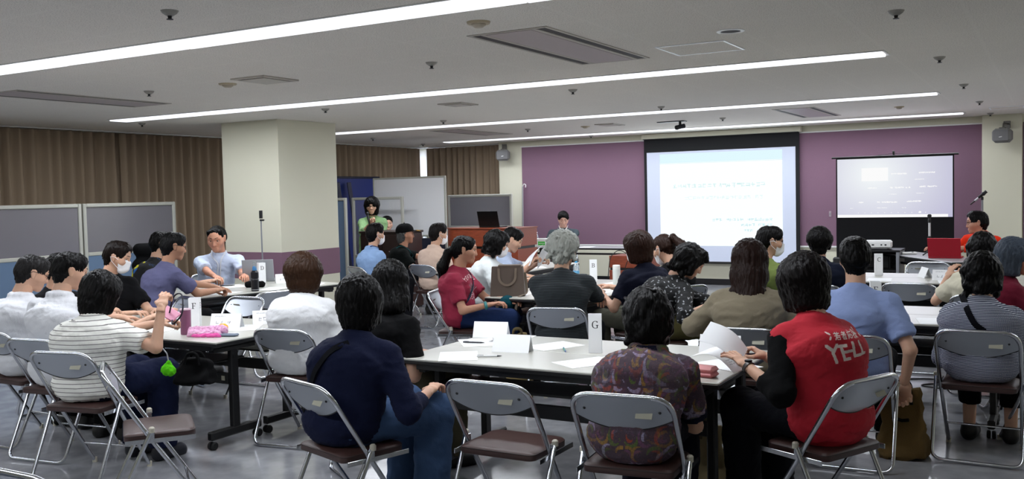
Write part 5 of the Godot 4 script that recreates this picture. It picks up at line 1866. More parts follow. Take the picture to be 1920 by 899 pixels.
	var mc := thing("microphone_stand", "boom microphone on a grey stand above the man in orange", "microphone", Vector3(-0.79, 0, -13.45))
	part("base", lathe_mesh([Vector2(0, 0), Vector2(0.14, 0), Vector2(0.135, 0.02), Vector2(0.02, 0.03), Vector2(0, 0.03)], 24), M.black, mc)
	part("pole", tube_mesh(PackedVector3Array([Vector3(0, 0.02, 0), Vector3(0, 1.39, 0)]), 0.013, 10), M.grey, mc)
	part("boom_clamp", boxmesh(Vector3(0.03, 0.05, 0.03), 0.008), M.black, mc, bx(0, 1.39, 0))
	var d0 := Vector3(0.74, 0.66, 0.05).normalized()
	part("boom", tube_mesh(PackedVector3Array([Vector3(-0.04, 1.4, 0) - d0 * 0.06, Vector3(-0.04, 1.4, 0)]), 0.013, 8), M.silver, mc)
	part("mic_body", tube_mesh(PackedVector3Array([Vector3(-0.045, 1.4, 0), Vector3(-0.04, 1.4, 0) + d0 * 0.12]), 0.016, 10, false, 0.022), M.black, mc)
	st = begin()
	lathe(st, [Vector2(0, -0.02), Vector2(0.018, -0.018), Vector2(0.027, 0.0), Vector2(0.02, 0.02), Vector2(0, 0.028)], 14, Transform3D(Basis(Quaternion(Vector3.UP, d0)), Vector3(-0.04, 1.4, 0) + d0 * 0.07))
	part("mic_grille", done(st), M.steel_dark, mc)
	part("mic_tail", tube_mesh(PackedVector3Array([Vector3(-0.04, 1.4, 0) - d0 * 0.06, Vector3(-0.04, 1.4, 0) - d0 * 0.13]), 0.009, 8), M.black, mc)
	# mic stand by the column
	var ms := thing("microphone_stand", "thin upright microphone stand in front of the square column", "microphone", Vector3(-7.87, 0, -8.0))
	part("base", lathe_mesh([Vector2(0, 0), Vector2(0.12, 0), Vector2(0.11, 0.02), Vector2(0, 0.03)], 24), M.black, ms)
	part("pole", tube_mesh(PackedVector3Array([Vector3(0, 0.02, 0), Vector3(0, 1.36, 0)]), 0.008, 8), M.grey, ms)
	part("clamp", boxmesh(Vector3(0.06, 0.02, 0.025), 0.005), M.black, ms, bx(0.015, 1.35, 0))
	part("mic_body", tube_mesh(PackedVector3Array([Vector3(0, 1.37, 0), Vector3(0, 1.46, 0)]), 0.02, 10), M.black, ms)
	# glazed partitions along the left wall
	var z := -8.62
	var lab := ["glazed partition nearest the square column, right one of the left row", "glazed partition behind the white-shirted men, second in the left row", "glazed partition at the left picture edge, third in the left row"]
	for i in 3:
		partition(lab[i], Vector3(-10.0, 0, z + 0.69), -90, 1.36, 1.585, 0.98, M.frost, M.fabric_blue)
		z += 1.38

func slab(st: SurfaceTool, w: float, d: float, y0: float, y1: float) -> void:   # plan: rounded left end, straight right end; half width w, half depth d
	st.set_smooth_group(0)
	var pts := PackedVector2Array()
	for i in 13:
		var a := PI / 2 + PI * i / 12
		pts.append(Vector2(-w + d + cos(a) * d, -sin(a) * d))
	pts.append(Vector2(w, d))
	pts.append(Vector2(w, -d))
	for i in pts.size():
		var a := pts[i]
		var b := pts[(i + 1) % pts.size()]
		st.set_smooth_group(0 if i < 12 else -1)
		quad(st, Vector3(a.x, y0, a.y), Vector3(b.x, y0, b.y), Vector3(b.x, y1, b.y), Vector3(a.x, y1, a.y))
	st.set_smooth_group(-1)
	for i in range(1, pts.size() - 1):
		for v in [pts[0], pts[i + 1], pts[i]]:
			st.add_vertex(Vector3(v.x, y1, v.y))
		for v in [pts[0], pts[i], pts[i + 1]]:
			st.add_vertex(Vector3(v.x, y0, v.y))

func partition(label: String, at: Vector3, turn: float, w: float, h: float, glass_from: float, glass: Material, lower: Material) -> Node3D:
	var o := thing("office_partition", label, "partition", at, turn, "office partitions")
	var b := 0.045
	var st := begin()
	for s in [-1.0, 1.0]:
		cbox(st, bx((w - b) * 0.5 * s, h * 0.5, 0), Vector3(b, h, 0.05), 0.008)
	cbox(st, bx(0, h - b * 0.5, 0), Vector3(w - b * 2, b, 0.05), 0.008)
	cbox(st, bx(0, glass_from, 0), Vector3(w - b * 2, b, 0.05), 0.008)
	cbox(st, bx(0, 0.06, 0), Vector3(w - b * 2, 0.05, 0.05), 0.008)
	part("frame", done(st), M.alu, o)
	part("pane", boxmesh(Vector3(w - b * 2, h - b - glass_from - b * 0.5, 0.012), 0.002), glass, o, bx(0, (h - b + glass_from + b * 0.5) * 0.5, 0))
	part("lower_panel", boxmesh(Vector3(w - b * 2, glass_from - 0.1, 0.034), 0.004), lower, o, bx(0, glass_from * 0.5 + 0.03, 0))
	for s in [-1.0, 1.0]:
		part("foot", boxmesh(Vector3(0.05, 0.035, 0.36), 0.01), M.alu, o, bx((w - b) * 0.45 * s, 0.018, 0))
	return o

func front_desk(label: String, at: Vector3, turn: float, w: float) -> Node3D:
	var o := thing("presenter_desk", label, "table", at, turn, "folding desks at the front")
	part("table_top", boxmesh(Vector3(w, 0.03, 0.5), 0.005), M.laminate_grey, o, bx(0, 0.685, 0))
	part("edge_band", boxmesh(Vector3(w + 0.006, 0.028, 0.506), 0.006), M.black_edge, o, bx(0, 0.6825, 0))
	part("beam", boxmesh(Vector3(w - 0.3, 0.03, 0.03), 0.004), M.black_metal, o, bx(0, 0.6, 0.18))
	for s in [-1.0, 1.0]:
		for e in [-1.0, 1.0]:
			part("leg", boxmesh(Vector3(0.04, 0.66, 0.04), 0.006), M.black_metal, o, rot(0, Vector3((w * 0.5 - 0.22) * s, 0.335, 0.2 * e), 0, 0))
	return o

func build_furniture() -> void:
	var g := ["folding tables of the group with card G", "folding tables of the group with card F", "folding tables of the group with card E", "folding tables of the group with card C", "folding tables of the group with card B", "folding tables of the group with card D", "folding tables of the far group left"]
	var t := make_table("near table of group G, bearing two printed sheets and a blank name plate", g[0])
	t.position = Vector3(-2.22, 0, -4.41)
	copy(t, Vector3(-2.22, 0, -4.895), 0, "far table of group G, on which the letter G card stands", g[0])
	copy(t, Vector3(-5.42, 0, -4.41), 0, "near table of group F, with the pink cloth and yellow ball", g[1])
	copy(t, Vector3(-5.42, 0, -4.895), 0, "far table of group F, with the folded name plates", g[1])
	copy(t, Vector3(-1.12, 0, -6.69), 0, "near white table of group E, right of the man in pale blue", g[2])
	copy(t, Vector3(-1.12, 0, -7.175), 0, "far white table of group E, on which the lower letter card stands", g[2])
	copy(t, Vector3(-1.0, 0, -9.44), 0, "near white table of group C with sheets along its edge", g[3])
	copy(t, Vector3(-1.0, 0, -9.925), 0, "far white table of group C, on which the letter C card stands", g[3])
	copy(t, Vector3(-4.02, 0, -7.85), 90, "left table of group B, under the taupe handbag", g[4])
	copy(t, Vector3(-3.535, 0, -7.85), 90, "right table of group B, with the white bottle", g[4])
	copy(t, Vector3(-6.85, 0, -6.83), 75.5, "right table of group D, where the man in grey violet leans on", g[5])
	copy(t, Vector3(-7.32, 0, -6.95), 75.5, "left table of group D, with the silver laptop", g[5])
	copy(t, Vector3(-5.44, 0, -9.9), 90, "right table of the far group, under the raised papers", g[6])
	copy(t, Vector3(-5.925, 0, -9.9), 90, "left table of the far group, beside the man in pink beige", g[6])
	# chairs: the empty ones here, the taken ones with their sitters
	chair0 = make_chair("empty steel folding chair in the middle foreground at table G")
	chair0.position = Vector3(-2.17, 0, -3.75)
	for c in [
		[-4.02, -3.28, -38.0, "empty steel folding chair at the lower left, seat turned to the right"],
		[-1.05, -8.72, 0.0, "empty steel folding chair between the tables of groups E and C"],
		[-1.15, -10.65, 180.0, "empty steel folding chair behind table C, only its top rim showing"],
		[-6.25, -6.35, 75.0, "empty steel folding chair at the right side of table D"],
		[-5.95, -5.62, 180.0, "empty steel folding chair on the far side of table F, behind the letter card"],
		[-6.5, -5.45, 165.0, "empty steel folding chair on the far side of table F, left one"],
		[-2.82, -1.97, 0.0, "steel folding chair at the bottom left corner, only its top rail showing"],
		[0.02, -6.45, 40.0, "steel folding chair cut off by the right picture edge"]]:
		copy(chair0, Vector3(c[0], 0, c[1]), c[2], c[3], "steel folding chairs")

var chair0: Node3D

# ---------------------------------------------------------------- the crowd
# hd: centre of the skull; yw: the way the hips face (0 = front wall, + = left); hy, hp: the head's own turn and nod; ln: how far the head leans ahead of the hips;
# hl, hr: wrists; chair: the sitter's chair, as [extra turn, shift back]
func V(x: float, y: float, z: float) -> Vector3:
	return Vector3(x, y, z)

func crowd() -> void:
	var navy := Color(0.075, 0.095, 0.19)
	var brown := Color(0.13, 0.085, 0.065)
	var jeans := Color(0.12, 0.17, 0.27)
	var khaki := Color(0.36, 0.34, 0.27)
	PEOPLE = [
		{"label": "woman in navy blouse with black bob, seen from behind, left of the empty chair", "hd": V(-2.83, 1.1, -3.5), "yw": -18, "hy": 26, "hp": 10, "tw": 22, "ln": 0.1, "sex": "w", "fat": 1.08, "hair": "bobcut", "shirt": navy, "top": "blouse", "sl": "long", "slf": 0.62, "pants": Color(0.21, 0.29, 0.41), "lw": 1.35, "cell": 0.012, "hr": V(-2.56, 0.66, -3.66), "pr": "curl", "chair": [0.0, 0.0], "hs": 1.0, "ease": 0.015},
		{"label": "woman in paisley print shirt, dark hair with a clip, seen from behind", "hd": V(-1.57, 1.03, -3.95), "yw": 6, "hy": 24, "hp": 24, "ln": 0.24, "sex": "w", "fat": 1.03, "hair": "clip", "shirt": "paisley", "sl": "short", "collar": true, "pants": Color(0.06, 0.06, 0.1), "cell": 0.012, "hr": V(-1.46, 0.73, -4.1), "hl": V(-1.72, 0.73, -4.12), "eo": 0.35, "chair": [0.0, -0.02], "hs": 1.0, "bk": 0.05},
		{"label": "woman in red waistcoat with white lettering over black sleeves, turning pages", "hd": V(-1.0, 1.15, -4.42), "yw": 62, "hy": 46, "hp": 20, "ln": 0.14, "tw": -16, "sex": "w", "fat": 1.06, "hair": "bob", "shirt": "vest", "top": "waistcoat", "uv": "back", "sl": "none", "hem": 0.44, "pants": Color(0.045, 0.05, 0.075), "lw": 1.3, "cell": 0.011, "hl": V(-1.2, 0.785, -4.2), "hr": V(-1.18, 0.785, -4.46), "pl": "flat", "pr": "grip", "chair": [2.0, 0.0], "hs": 1.06, "sleeves": Color(0.035, 0.035, 0.04), "hc": Color(0.06, 0.045, 0.045), "ease": 0.018},
		{"label": "woman in black tee with long black hair, at the left end of table G", "hd": V(-3.3, 1.1, -4.36), "yw": -32, "hy": 32, "hp": 8, "tw": 18, "ln": 0.1, "sex": "w", "fat": 1.00, "hair": "longdark", "shirt": Color(0.03, 0.031, 0.036), "sl": "short", "pants": khaki, "lw": 1.35, "cell": 0.013, "chair": [0.0, 0.0]},
		{"label": "woman in plain white blouse with brown bob, seen from behind beside table F", "hd": V(-4.28, 1.11, -4.72), "yw": 8, "hy": 34, "hp": 8, "tw": 14, "ln": 0.06, "sex": "w", "fat": 1.06, "hair": "brownbob", "hc": Color(0.20, 0.13, 0.085), "shirt": Color(0.86, 0.865, 0.87), "top": "blouse", "sl": "long", "pants": Color(0.06, 0.08, 0.16), "cell": 0.013, "chair": [0.0, 0.0], "ease": 0.020},
		{"label": "woman in white tee with thin grey stripes, holding up a phone at table F", "hd": V(-4.86, 1.06, -3.63), "yw": 2, "hy": 4, "hp": 24, "tw": 26, "ln": 0.1, "sex": "w", "fat": 1.09, "hair": "bobcut", "shirt": "stripes", "sl": "short", "pants": Color(0.075, 0.10, 0.2), "lw": 1.3, "cell": 0.012, "hr": V(-4.46, 0.98, -3.72), "hl": V(-4.62, 0.86, -3.98), "er": V(0.9, -1, 0.1), "pr": "grip", "pl": "grip", "dr": V(-0.25, 0.7, -0.5), "shoe": Color(0.07, 0.08, 0.12), "chair": [10.0, 0.02], "ease": 0.017},
		{"label": "man in white shirt, second from the left picture edge, dark short hair, in profile", "hd": V(-5.47, 1.155, -3.86), "yw": 4, "hy": -28, "hp": 14, "tw": 10, "ln": 0.1, "sex": "m", "fat": 1.04, "hair": "short", "shirt": Color(0.84, 0.845, 0.86), "sl": "half", "collar": true, "pants": Color(0.04, 0.04, 0.045), "cell": 0.013, "hr": V(-5.02, 0.84, -4.1), "hl": V(-5.4, 0.78, -4.35), "pr": "flat", "chair": [4.0, 0.0]},
		{"label": "man in white shirt with glasses and greying hair at the left picture edge", "hd": V(-6.03, 1.12, -3.97), "yw": 0, "hy": -26, "hp": 20, "tw": 8, "ln": 0.1, "sex": "m", "fat": 1.04, "hair": "short", "hc": Color(0.11, 0.105, 0.105), "shirt": Color(0.83, 0.835, 0.85), "sl": "half", "collar": true, "glasses": true, "pants": Color(0.04, 0.04, 0.045), "cell": 0.014, "hr": V(-5.75, 0.8, -4.3), "hl": V(-6.1, 0.76, -4.35), "chair": [0.0, 0.0]},
		{"label": "person with dark hair and white mask behind the two men in white shirts", "hd": V(-6.42, 1.16, -4.95), "yw": -105, "hy": -60, "hp": 18, "ln": 0.06, "sex": "w", "hair": "crop", "hc": brown.darkened(0.4), "shirt": Color(0.05, 0.05, 0.06), "sl": "short", "mask": true, "cell": 0.017, "hr": V(-6.12, 0.74, -4.82), "hl": V(-6.05, 0.74, -5.0), "chair": [0.0, 0.0]},
		{"label": "person whose black hair just shows behind the second white-shirted man", "hd": V(-6.38, 1.1, -4.42), "yw": -95, "hy": -70, "hp": 12, "ln": 0.05, "sex": "w", "hair": "short", "shirt": Color(0.06, 0.06, 0.07), "sl": "short", "cell": 0.018, "chair": [0.0, 0.0]},
		{"label": "man in grey violet shirt with glasses, in profile, writing at table D", "hd": V(-6.86, 1.185, -5.88), "yw": -16, "hy": -30, "hp": 10, "tw": -6, "ln": 0.2, "sex": "m", "fat": 1.06, "hair": "short", "hc": Color(0.07, 0.07, 0.072), "shirt": Color(0.39, 0.39, 0.52), "sl": "short", "glasses": true, "pants": Color(0.05, 0.05, 0.06), "cell": 0.014, "hr": V(-6.68, 0.76, -6.2), "hl": V(-6.85, 0.75, -6.42), "pr": "grip", "pl": "flat", "chair": [0.0, 0.0], "skin": Color(0.74, 0.55, 0.44), "hs": 1.04},
		{"label": "person in black tee with a yellow and blue splash on the back", "hd": V(-7.95, 1.155, -6.66), "yw": -12, "hy": -40, "hp": 10, "tw": 10, "ln": 0.2, "sex": "m", "fat": 1.03, "hair": "short", "shirt": "splash", "uv": "back", "sl": "short", "cell": 0.016, "hr": V(-7.62, 0.75, -6.98), "hl": V(-7.85, 0.7, -6.95), "pl": "flat", "hs": 1.06, "chair": [0.0, 0.0]},
		{"label": "man in pale shirt with white lanyard facing the camera, before the square column", "hd": V(-8.0, 1.17, -7.45), "yw": -118, "hy": -150, "hp": 16, "tw": -8, "ln": 0.14, "sex": "m", "fat": 1.08, "hair": "thin", "shirt": Color(0.76, 0.80, 0.88), "sl": "short", "collar": true, "lanyard": Color(0.85, 0.86, 0.88), "cell": 0.016, "hr": V(-7.68, 0.77, -7.13), "hl": V(-7.55, 0.77, -7.4), "hs": 1.2, "wd": 0.205, "eo": 0.15, "chair": [0.0, 0.0], "skin": Color(0.80, 0.58, 0.48)},
		{"label": "grey-haired man in dark finely striped shirt, seen from behind at table B", "hd": V(-3.16, 1.16, -6.3), "yw": 6, "hy": 2, "hp": 8, "tw": 18, "ln": 0.06, "sex": "m", "fat": 1.03, "hair": "grey", "hc": Color(0.64, 0.65, 0.62), "shirt": "pin", "sl": "long", "pants": Color(0.05, 0.06, 0.07), "cell": 0.014, "hl": V(-3.6, 0.75, -6.85), "hr": V(-3.1, 0.75, -6.8), "chair": [8.0, 0.0], "hs": 1.04, "ease": 0.014},
		{"label": "woman in crimson tee with white print and long ponytail, in profile at table B", "hd": V(-4.4, 1.115, -6.87), "yw": -66, "hy": -62, "hp": 6, "tw": -8, "ln": 0.04, "sex": "w", "fat": 1.06, "hair": "pony", "shirt": "crimson", "uv": "chest", "sl": "short", "pants": Color(0.10, 0.16, 0.30), "lw": 1.15, "cell": 0.014, "hr": V(-4.1, 0.66, -6.78), "hl": V(-4.06, 0.68, -7.02), "chair": [-6.0, 0.02], "skin": Color(0.74, 0.55, 0.45), "hs": 1.04, "ease": 0.014},
		{"label": "woman in white top with glasses and a white mask, writing at table B", "hd": V(-4.74, 1.105, -8.0), "yw": -70, "hy": -58, "hp": 18, "ln": 0.12, "sex": "w", "fat": 1.02, "hair": "curlybob", "shirt": Color(0.80, 0.82, 0.82), "sl": "short", "mask": true, "glasses": true, "cell": 0.016, "hr": V(-4.36, 0.755, -7.8), "hl": V(-4.35, 0.75, -8.15), "pr": "grip", "hs": 1.06, "chair": [0.0, 0.0]},
		{"label": "man in pale shirt holding up sheets of paper, half behind the masked woman", "hd": V(-5.0, 1.1, -8.75), "yw": -60, "hy": -62, "hp": 26, "ln": 0.16, "sex": "m", "fat": 1.00, "hair": "short", "shirt": Color(0.66, 0.71, 0.80), "sl": "short", "collar": true, "cell": 0.017, "hr": V(-4.68, 0.86, -8.55), "hl": V(-4.7, 0.86, -8.8), "pr": "grip", "pl": "grip", "hs": 1.06, "chair": [0.0, 0.0]},
		{"label": "woman in navy top with brown bob and mask, facing left at table B", "hd": V(-2.94, 1.13, -7.2), "yw": 66, "hy": 76, "hp": 14, "tw": -10, "ln": 0.1, "sex": "w", "fat": 1.04, "hair": "bob", "hc": Color(0.17, 0.105, 0.08), "shirt": Color(0.06, 0.07, 0.13), "sl": "short", "mask": true, "pants": Color(0.3, 0.3, 0.26), "cell": 0.015, "hl": V(-3.2, 0.76, -7.05), "hr": V(-3.25, 0.78, -7.35), "chair": [0.0, 0.0], "hs": 1.04},
		{"label": "woman in black top with a high brown ponytail, behind the navy top", "hd": V(-3.0, 1.07, -7.95), "yw": 60, "hy": 72, "hp": 26, "ln": 0.12, "sex": "w", "hair": "highpony", "hc": Color(0.16, 0.10, 0.075), "shirt": Color(0.035, 0.037, 0.045), "sl": "short", "mask": true, "cell": 0.016, "hl": V(-3.3, 0.75, -7.85), "hr": V(-3.35, 0.75, -8.15), "chair": [0.0, 0.0], "hs": 1.06},
		{"label": "woman in black blouse with white dots and curly dark hair, bending over table E", "hd": V(-2.42, 1.04, -6.98), "yw": -58, "hy": -66, "hp": 34, "tw": 6, "ln": 0.26, "sex": "w", "fat": 1.05, "hair": "curly", "shirt": "dots", "top": "blouse", "sl": "half", "pants": Color(0.33, 0.31, 0.19), "lw": 1.2, "cell": 0.014, "hr": V(-2.16, 0.75, -6.72), "hl": V(-2.12, 0.75, -6.95), "er": V(0.9, -0.8, 0.5), "chair": [0.0, 0.0], "hs": 1.06, "bk": 0.08, "ease": 0.015},
		{"label": "woman in olive beige blouse with long brown hair, seen from behind at table E", "hd": V(-1.62, 1.145, -5.78), "yw": 4, "hy": 6, "hp": 8, "tw": 6, "ln": 0.06, "sex": "w", "fat": 1.04, "hair": "long", "hc": Color(0.135, 0.085, 0.07), "shirt": Color(0.52, 0.485, 0.41), "top": "blouse", "sl": "half", "cell": 0.013, "hl": V(-1.88, 0.66, -5.94), "hr": V(-1.4, 0.66, -5.94), "el": V(-1, -0.5, 0.2), "er": V(1, -0.5, 0.2), "chair": [0.0, 0.0], "hs": 1.04, "ease": 0.024, "wd": 0.165},
		{"label": "man in olive green shirt with mask and glasses, facing right", "hd": V(-2.06, 1.14, -7.95), "yw": -20, "hy": -62, "hp": 4, "ln": 0.08, "sex": "m", "hair": "side", "shirt": Color(0.38, 0.43, 0.23), "sl": "half", "mask": true, "glasses": true, "cell": 0.016, "hr": V(-1.66, 0.75, -8.3), "chair": [0.0, 0.0], "hs": 1.04},
		{"label": "woman in dark blue top with short black bob, before the small screen", "hd": V(-1.75, 1.115, -8.4), "yw": 2, "hy": 6, "hp": 2, "ln": 0.04, "sex": "w", "hair": "helmet", "shirt": Color(0.055, 0.075, 0.135), "sl": "short", "cell": 0.016, "chair": [0.0, 0.0]},
		{"label": "man in pale blue shirt, short black hair, reaching down to a canvas bag", "hd": V(-1.0, 1.16, -5.75), "yw": 2, "hy": 14, "hp": 6, "tw": -6, "ln": 0.04, "sex": "m", "fat": 1.01, "hair": "crop", "shirt": Color(0.56, 0.63, 0.80), "sl": "short", "pants": Color(0.05, 0.05, 0.06), "cell": 0.013, "hr": V(-0.73, 0.46, -5.72), "dr": V(0.05, -1, -0.1), "nr": V(0, 0, 1), "er": V(0.8, 0.1, 1), "pr": "grip", "chair": [0.0, 0.05], "hs": 1.04, "ease": 0.018, "wd": 0.185},
		{"label": "woman in blue and white gingham blouse with a black shoulder strap", "hd": V(-0.36, 1.06, -6.12), "yw": -4, "hy": 4, "hp": 12, "ln": 0.06, "sex": "w", "fat": 1.10, "hair": "curlybob", "shirt": "gingham", "top": "blouse", "sl": "half", "pants": Color(0.04, 0.04, 0.05), "cuff": 0.12, "cell": 0.013, "chair": [2.0, 0.0], "hs": 1.02, "ease": 0.014},
		{"label": "woman in cream blouse with short dark hair, before the man in orange", "hd": V(-0.47, 1.09, -8.0), "yw": 6, "hy": 6, "hp": 12, "ln": 0.06, "sex": "w", "fat": 1.05, "hair": "curlybob", "shirt": Color(0.78, 0.76, 0.68), "top": "blouse", "sl": "short", "pants": Color(0.09, 0.12, 0.2), "cell": 0.016, "hl": V(-0.72, 0.86, -8.15), "el": V(-0.5, -1, 0.5), "chair": [-4.0, 0.0]},
		{"label": "person with smooth grey hair and maroon top, cut off at the right edge", "hd": V(-0.235, 1.06, -7.6), "yw": -70, "hy": -100, "hp": 10, "ln": 0.04, "sex": "w", "fat": 1.02, "hair": "bob", "hc": Color(0.23, 0.26, 0.30), "shirt": Color(0.35, 0.07, 0.14), "sl": "short", "cell": 0.017, "chair": [0.0, 0.0], "skin": Color(0.68, 0.45, 0.36), "hs": 1.06},
		{"label": "man in orange tee with glasses behind the red laptop at the front right", "hd": V(-0.82, 1.1, -13.0), "nk": 0.045, "wd": 0.215, "yw": 138, "hy": 104, "hp": 4, "ln": 0.1, "sex": "m", "fat": 1.04, "hair": "crop", "shirt": Color(0.88, 0.20, 0.09), "sl": "half", "glasses": true, "cell": 0.017, "hl": V(-1.2, 0.76, -12.75), "hr": V(-1.3, 0.76, -13.1), "chair": [0.0, 0.0], "skin": Color(0.72, 0.52, 0.43), "hs": 1.16},
		{"label": "man in light blue shirt with dark lanyard and white mask, facing right", "hd": V(-7.08, 1.14, -9.08), "yw": -24, "hy": -26, "hp": 2, "ln": 0.06, "sex": "m", "hair": "crop", "shirt": Color(0.53, 0.64, 0.79), "sl": "short", "collar": true, "mask": true, "cell": 0.018, "chair": [0.0, 0.0], "hs": 1.06, "lanyard": Color(0.05, 0.12, 0.28)},
		{"label": "man in black cap with gold leaves on the peak, grey hair, in profile", "hd": V(-7.55, 1.075, -10.33), "yw": -52, "hy": -50, "hp": -2, "ln": 0.08, "sex": "m", "hair": "undercap", "hc": Color(0.30, 0.30, 0.30), "shirt": Color(0.035, 0.05, 0.045), "sl": "short", "cell": 0.018, "cap": true, "hr": V(-7.15, 0.74, -10.3), "hl": V(-7.1, 0.74, -10.6), "pr": "flat", "lanyard": Color(0.1, 0.32, 0.34), "chair": [0.0, 0.0], "hs": 1.06, "skin": Color(0.72, 0.52, 0.42)},
		{"label": "man in pink beige shirt with mask, seen from behind at the far group", "hd": V(-6.52, 1.12, -9.6), "yw": -10, "hy": -36, "hp": 6, "ln": 0.1, "sex": "m", "fat": 1.03, "hair": "crop", "hc": Color(0.07, 0.05, 0.05), "shirt": Color(0.82, 0.72, 0.65), "sl": "long", "collar": true, "mask": true, "pants": Color(0.05, 0.06, 0.13), "cell": 0.018, "chair": [0.0, 0.0], "hs": 1.06},
		{"label": "young man in grey jacket and white collar looking down at the presenter's desk", "hd": V(-7.22, 1.14, -14.4), "yw": 204, "hy": 208, "hp": 22, "ln": 0.08, "sex": "m", "fat": 0.94, "hair": "part", "shirt": Color(0.27, 0.31, 0.33), "top": "jacket", "sl": "long", "cell": 0.02, "hs": 1.12, "wd": 0.2, "collar2": true, "hl": V(-7.0, 0.74, -14.05), "hr": V(-7.35, 0.74, -14.1), "chair": [0.0, 0.0], "skin": Color(0.86, 0.68, 0.6)},
		{"label": "woman in light green dress standing and speaking into a microphone", "hd": V(-8.86, 1.46, -11.3), "yw": 214, "hy": 212, "hp": 6, "ln": 0.06, "sex": "w", "fat": 1.04, "stand": true, "hair": "bangs", "shirt": "greencheck", "top": "dress", "sl": "half", "glasses": true, "cell": 0.018, "hs": 1.08, "hr": V(-8.68, 1.2, -11.03), "pr": "grip", "dr": V(0.35, 0.7, 0.2), "er": V(0.6, -1.0, 0.1), "ease": 0.014},
		{"label": "seated man with black hair whose face shows beside the standing woman's elbow", "hd": V(-9.18, 1.155, -12.08), "yw": -140, "hy": -128, "hp": 0, "ln": 0.05, "sex": "m", "hair": "short", "shirt": Color(0.05, 0.05, 0.06), "sl": "long", "cell": 0.022, "hs": 1.08, "chair": [0.0, 0.0], "skin": Color(0.82, 0.64, 0.55)},
	]
	for s in PEOPLE:
		if s.shirt is String:
			s.shirt = M[s.shirt]

func build_people() -> void:
	make_people_parts()
	crowd()
	RESULT.resize(PEOPLE.size())
	var id := WorkerThreadPool.add_group_task(body_job, PEOPLE.size(), -1, true)
	WorkerThreadPool.wait_for_group_task_completion(id)
	for i in PEOPLE.size():
		place_person(i)
		var s: Dictionary = PEOPLE[i]
		if s.has("chair"):
			var k := skeleton(s)
			var yw: float = float(s.yw) + s.chair[0]
			var at: Vector3 = k.pos + Basis(Vector3.UP, deg_to_rad(yw)) * Vector3(0, 0, -0.01 + s.chair[1])
			copy(chair0, at, yw, "folding chair of the " + " ".join(String(s.label).replace(",", "").split(" ").slice(0, 11)), "steel folding chairs")
	RESULT.clear()

func last_person(word: String) -> int:
	for i in PEOPLE.size():
		if String(PEOPLE[i].label).contains(word):
			return i
	return -1

func person_node(word: String) -> Node3D:
	for c in get_children():
		if c.has_meta("label") and c.get_meta("category", "") == "person" and String(c.get_meta("label")).contains(word):
			return c
	return null

func on_surface(o: MeshInstance3D, p: Vector3, dir: Vector3) -> Vector3:   # the point of a garment's mesh that lies farthest along dir near the line through p
	var best := p
	var far := -1e9
	var v: PackedVector3Array = o.mesh.surface_get_arrays(0)[Mesh.ARRAY_VERTEX]
	for q in v:
		var w := q - p
		var along := w.dot(dir)
		if (w - dir * along).length_squared() < 0.0009 and along > far:
			far = along
			best = q
	return best

func strap_on(person: Node3D, garment: String, called: String, pts: Array, dirs: Array, w: float, c: Color) -> void:   # a strap laid on a garment
	var g: MeshInstance3D = person.get_node(garment)
	var out := PackedVector3Array()
	var side := PackedVector3Array()
	var n := 14
	for i in n + 1:
		var t := float(i) / n * (pts.size() - 1)
		var a := mini(int(t), pts.size() - 2)
		var p: Vector3 = (pts[a] as Vector3).lerp(pts[a + 1], t - a)
		var d: Vector3 = (dirs[a] as Vector3).lerp(dirs[a + 1], t - a).normalized()
		out.append(on_surface(g, p, d) + d * 0.004)
		side.append(d)
	for pass_ in 3:
		var was := out.duplicate()
		for i in range(1, n):
			out[i] = was[i] * 0.5 + (was[i - 1] + was[i + 1]) * 0.25 + side[i] * 0.0015
	var st := begin()
	for i in out.size():
		var f := (out[mini(i + 1, n)] - out[maxi(i - 1, 0)]).normalized()
		side[i] = f.cross(side[i])
	ribbon(st, out, side, w, 0.003)
	part(called, done(st), cloth(c), person)

func bag(label: String, at: Vector3, turn: float) -> Node3D:
	return thing("bag", label, "bag", at, turn)

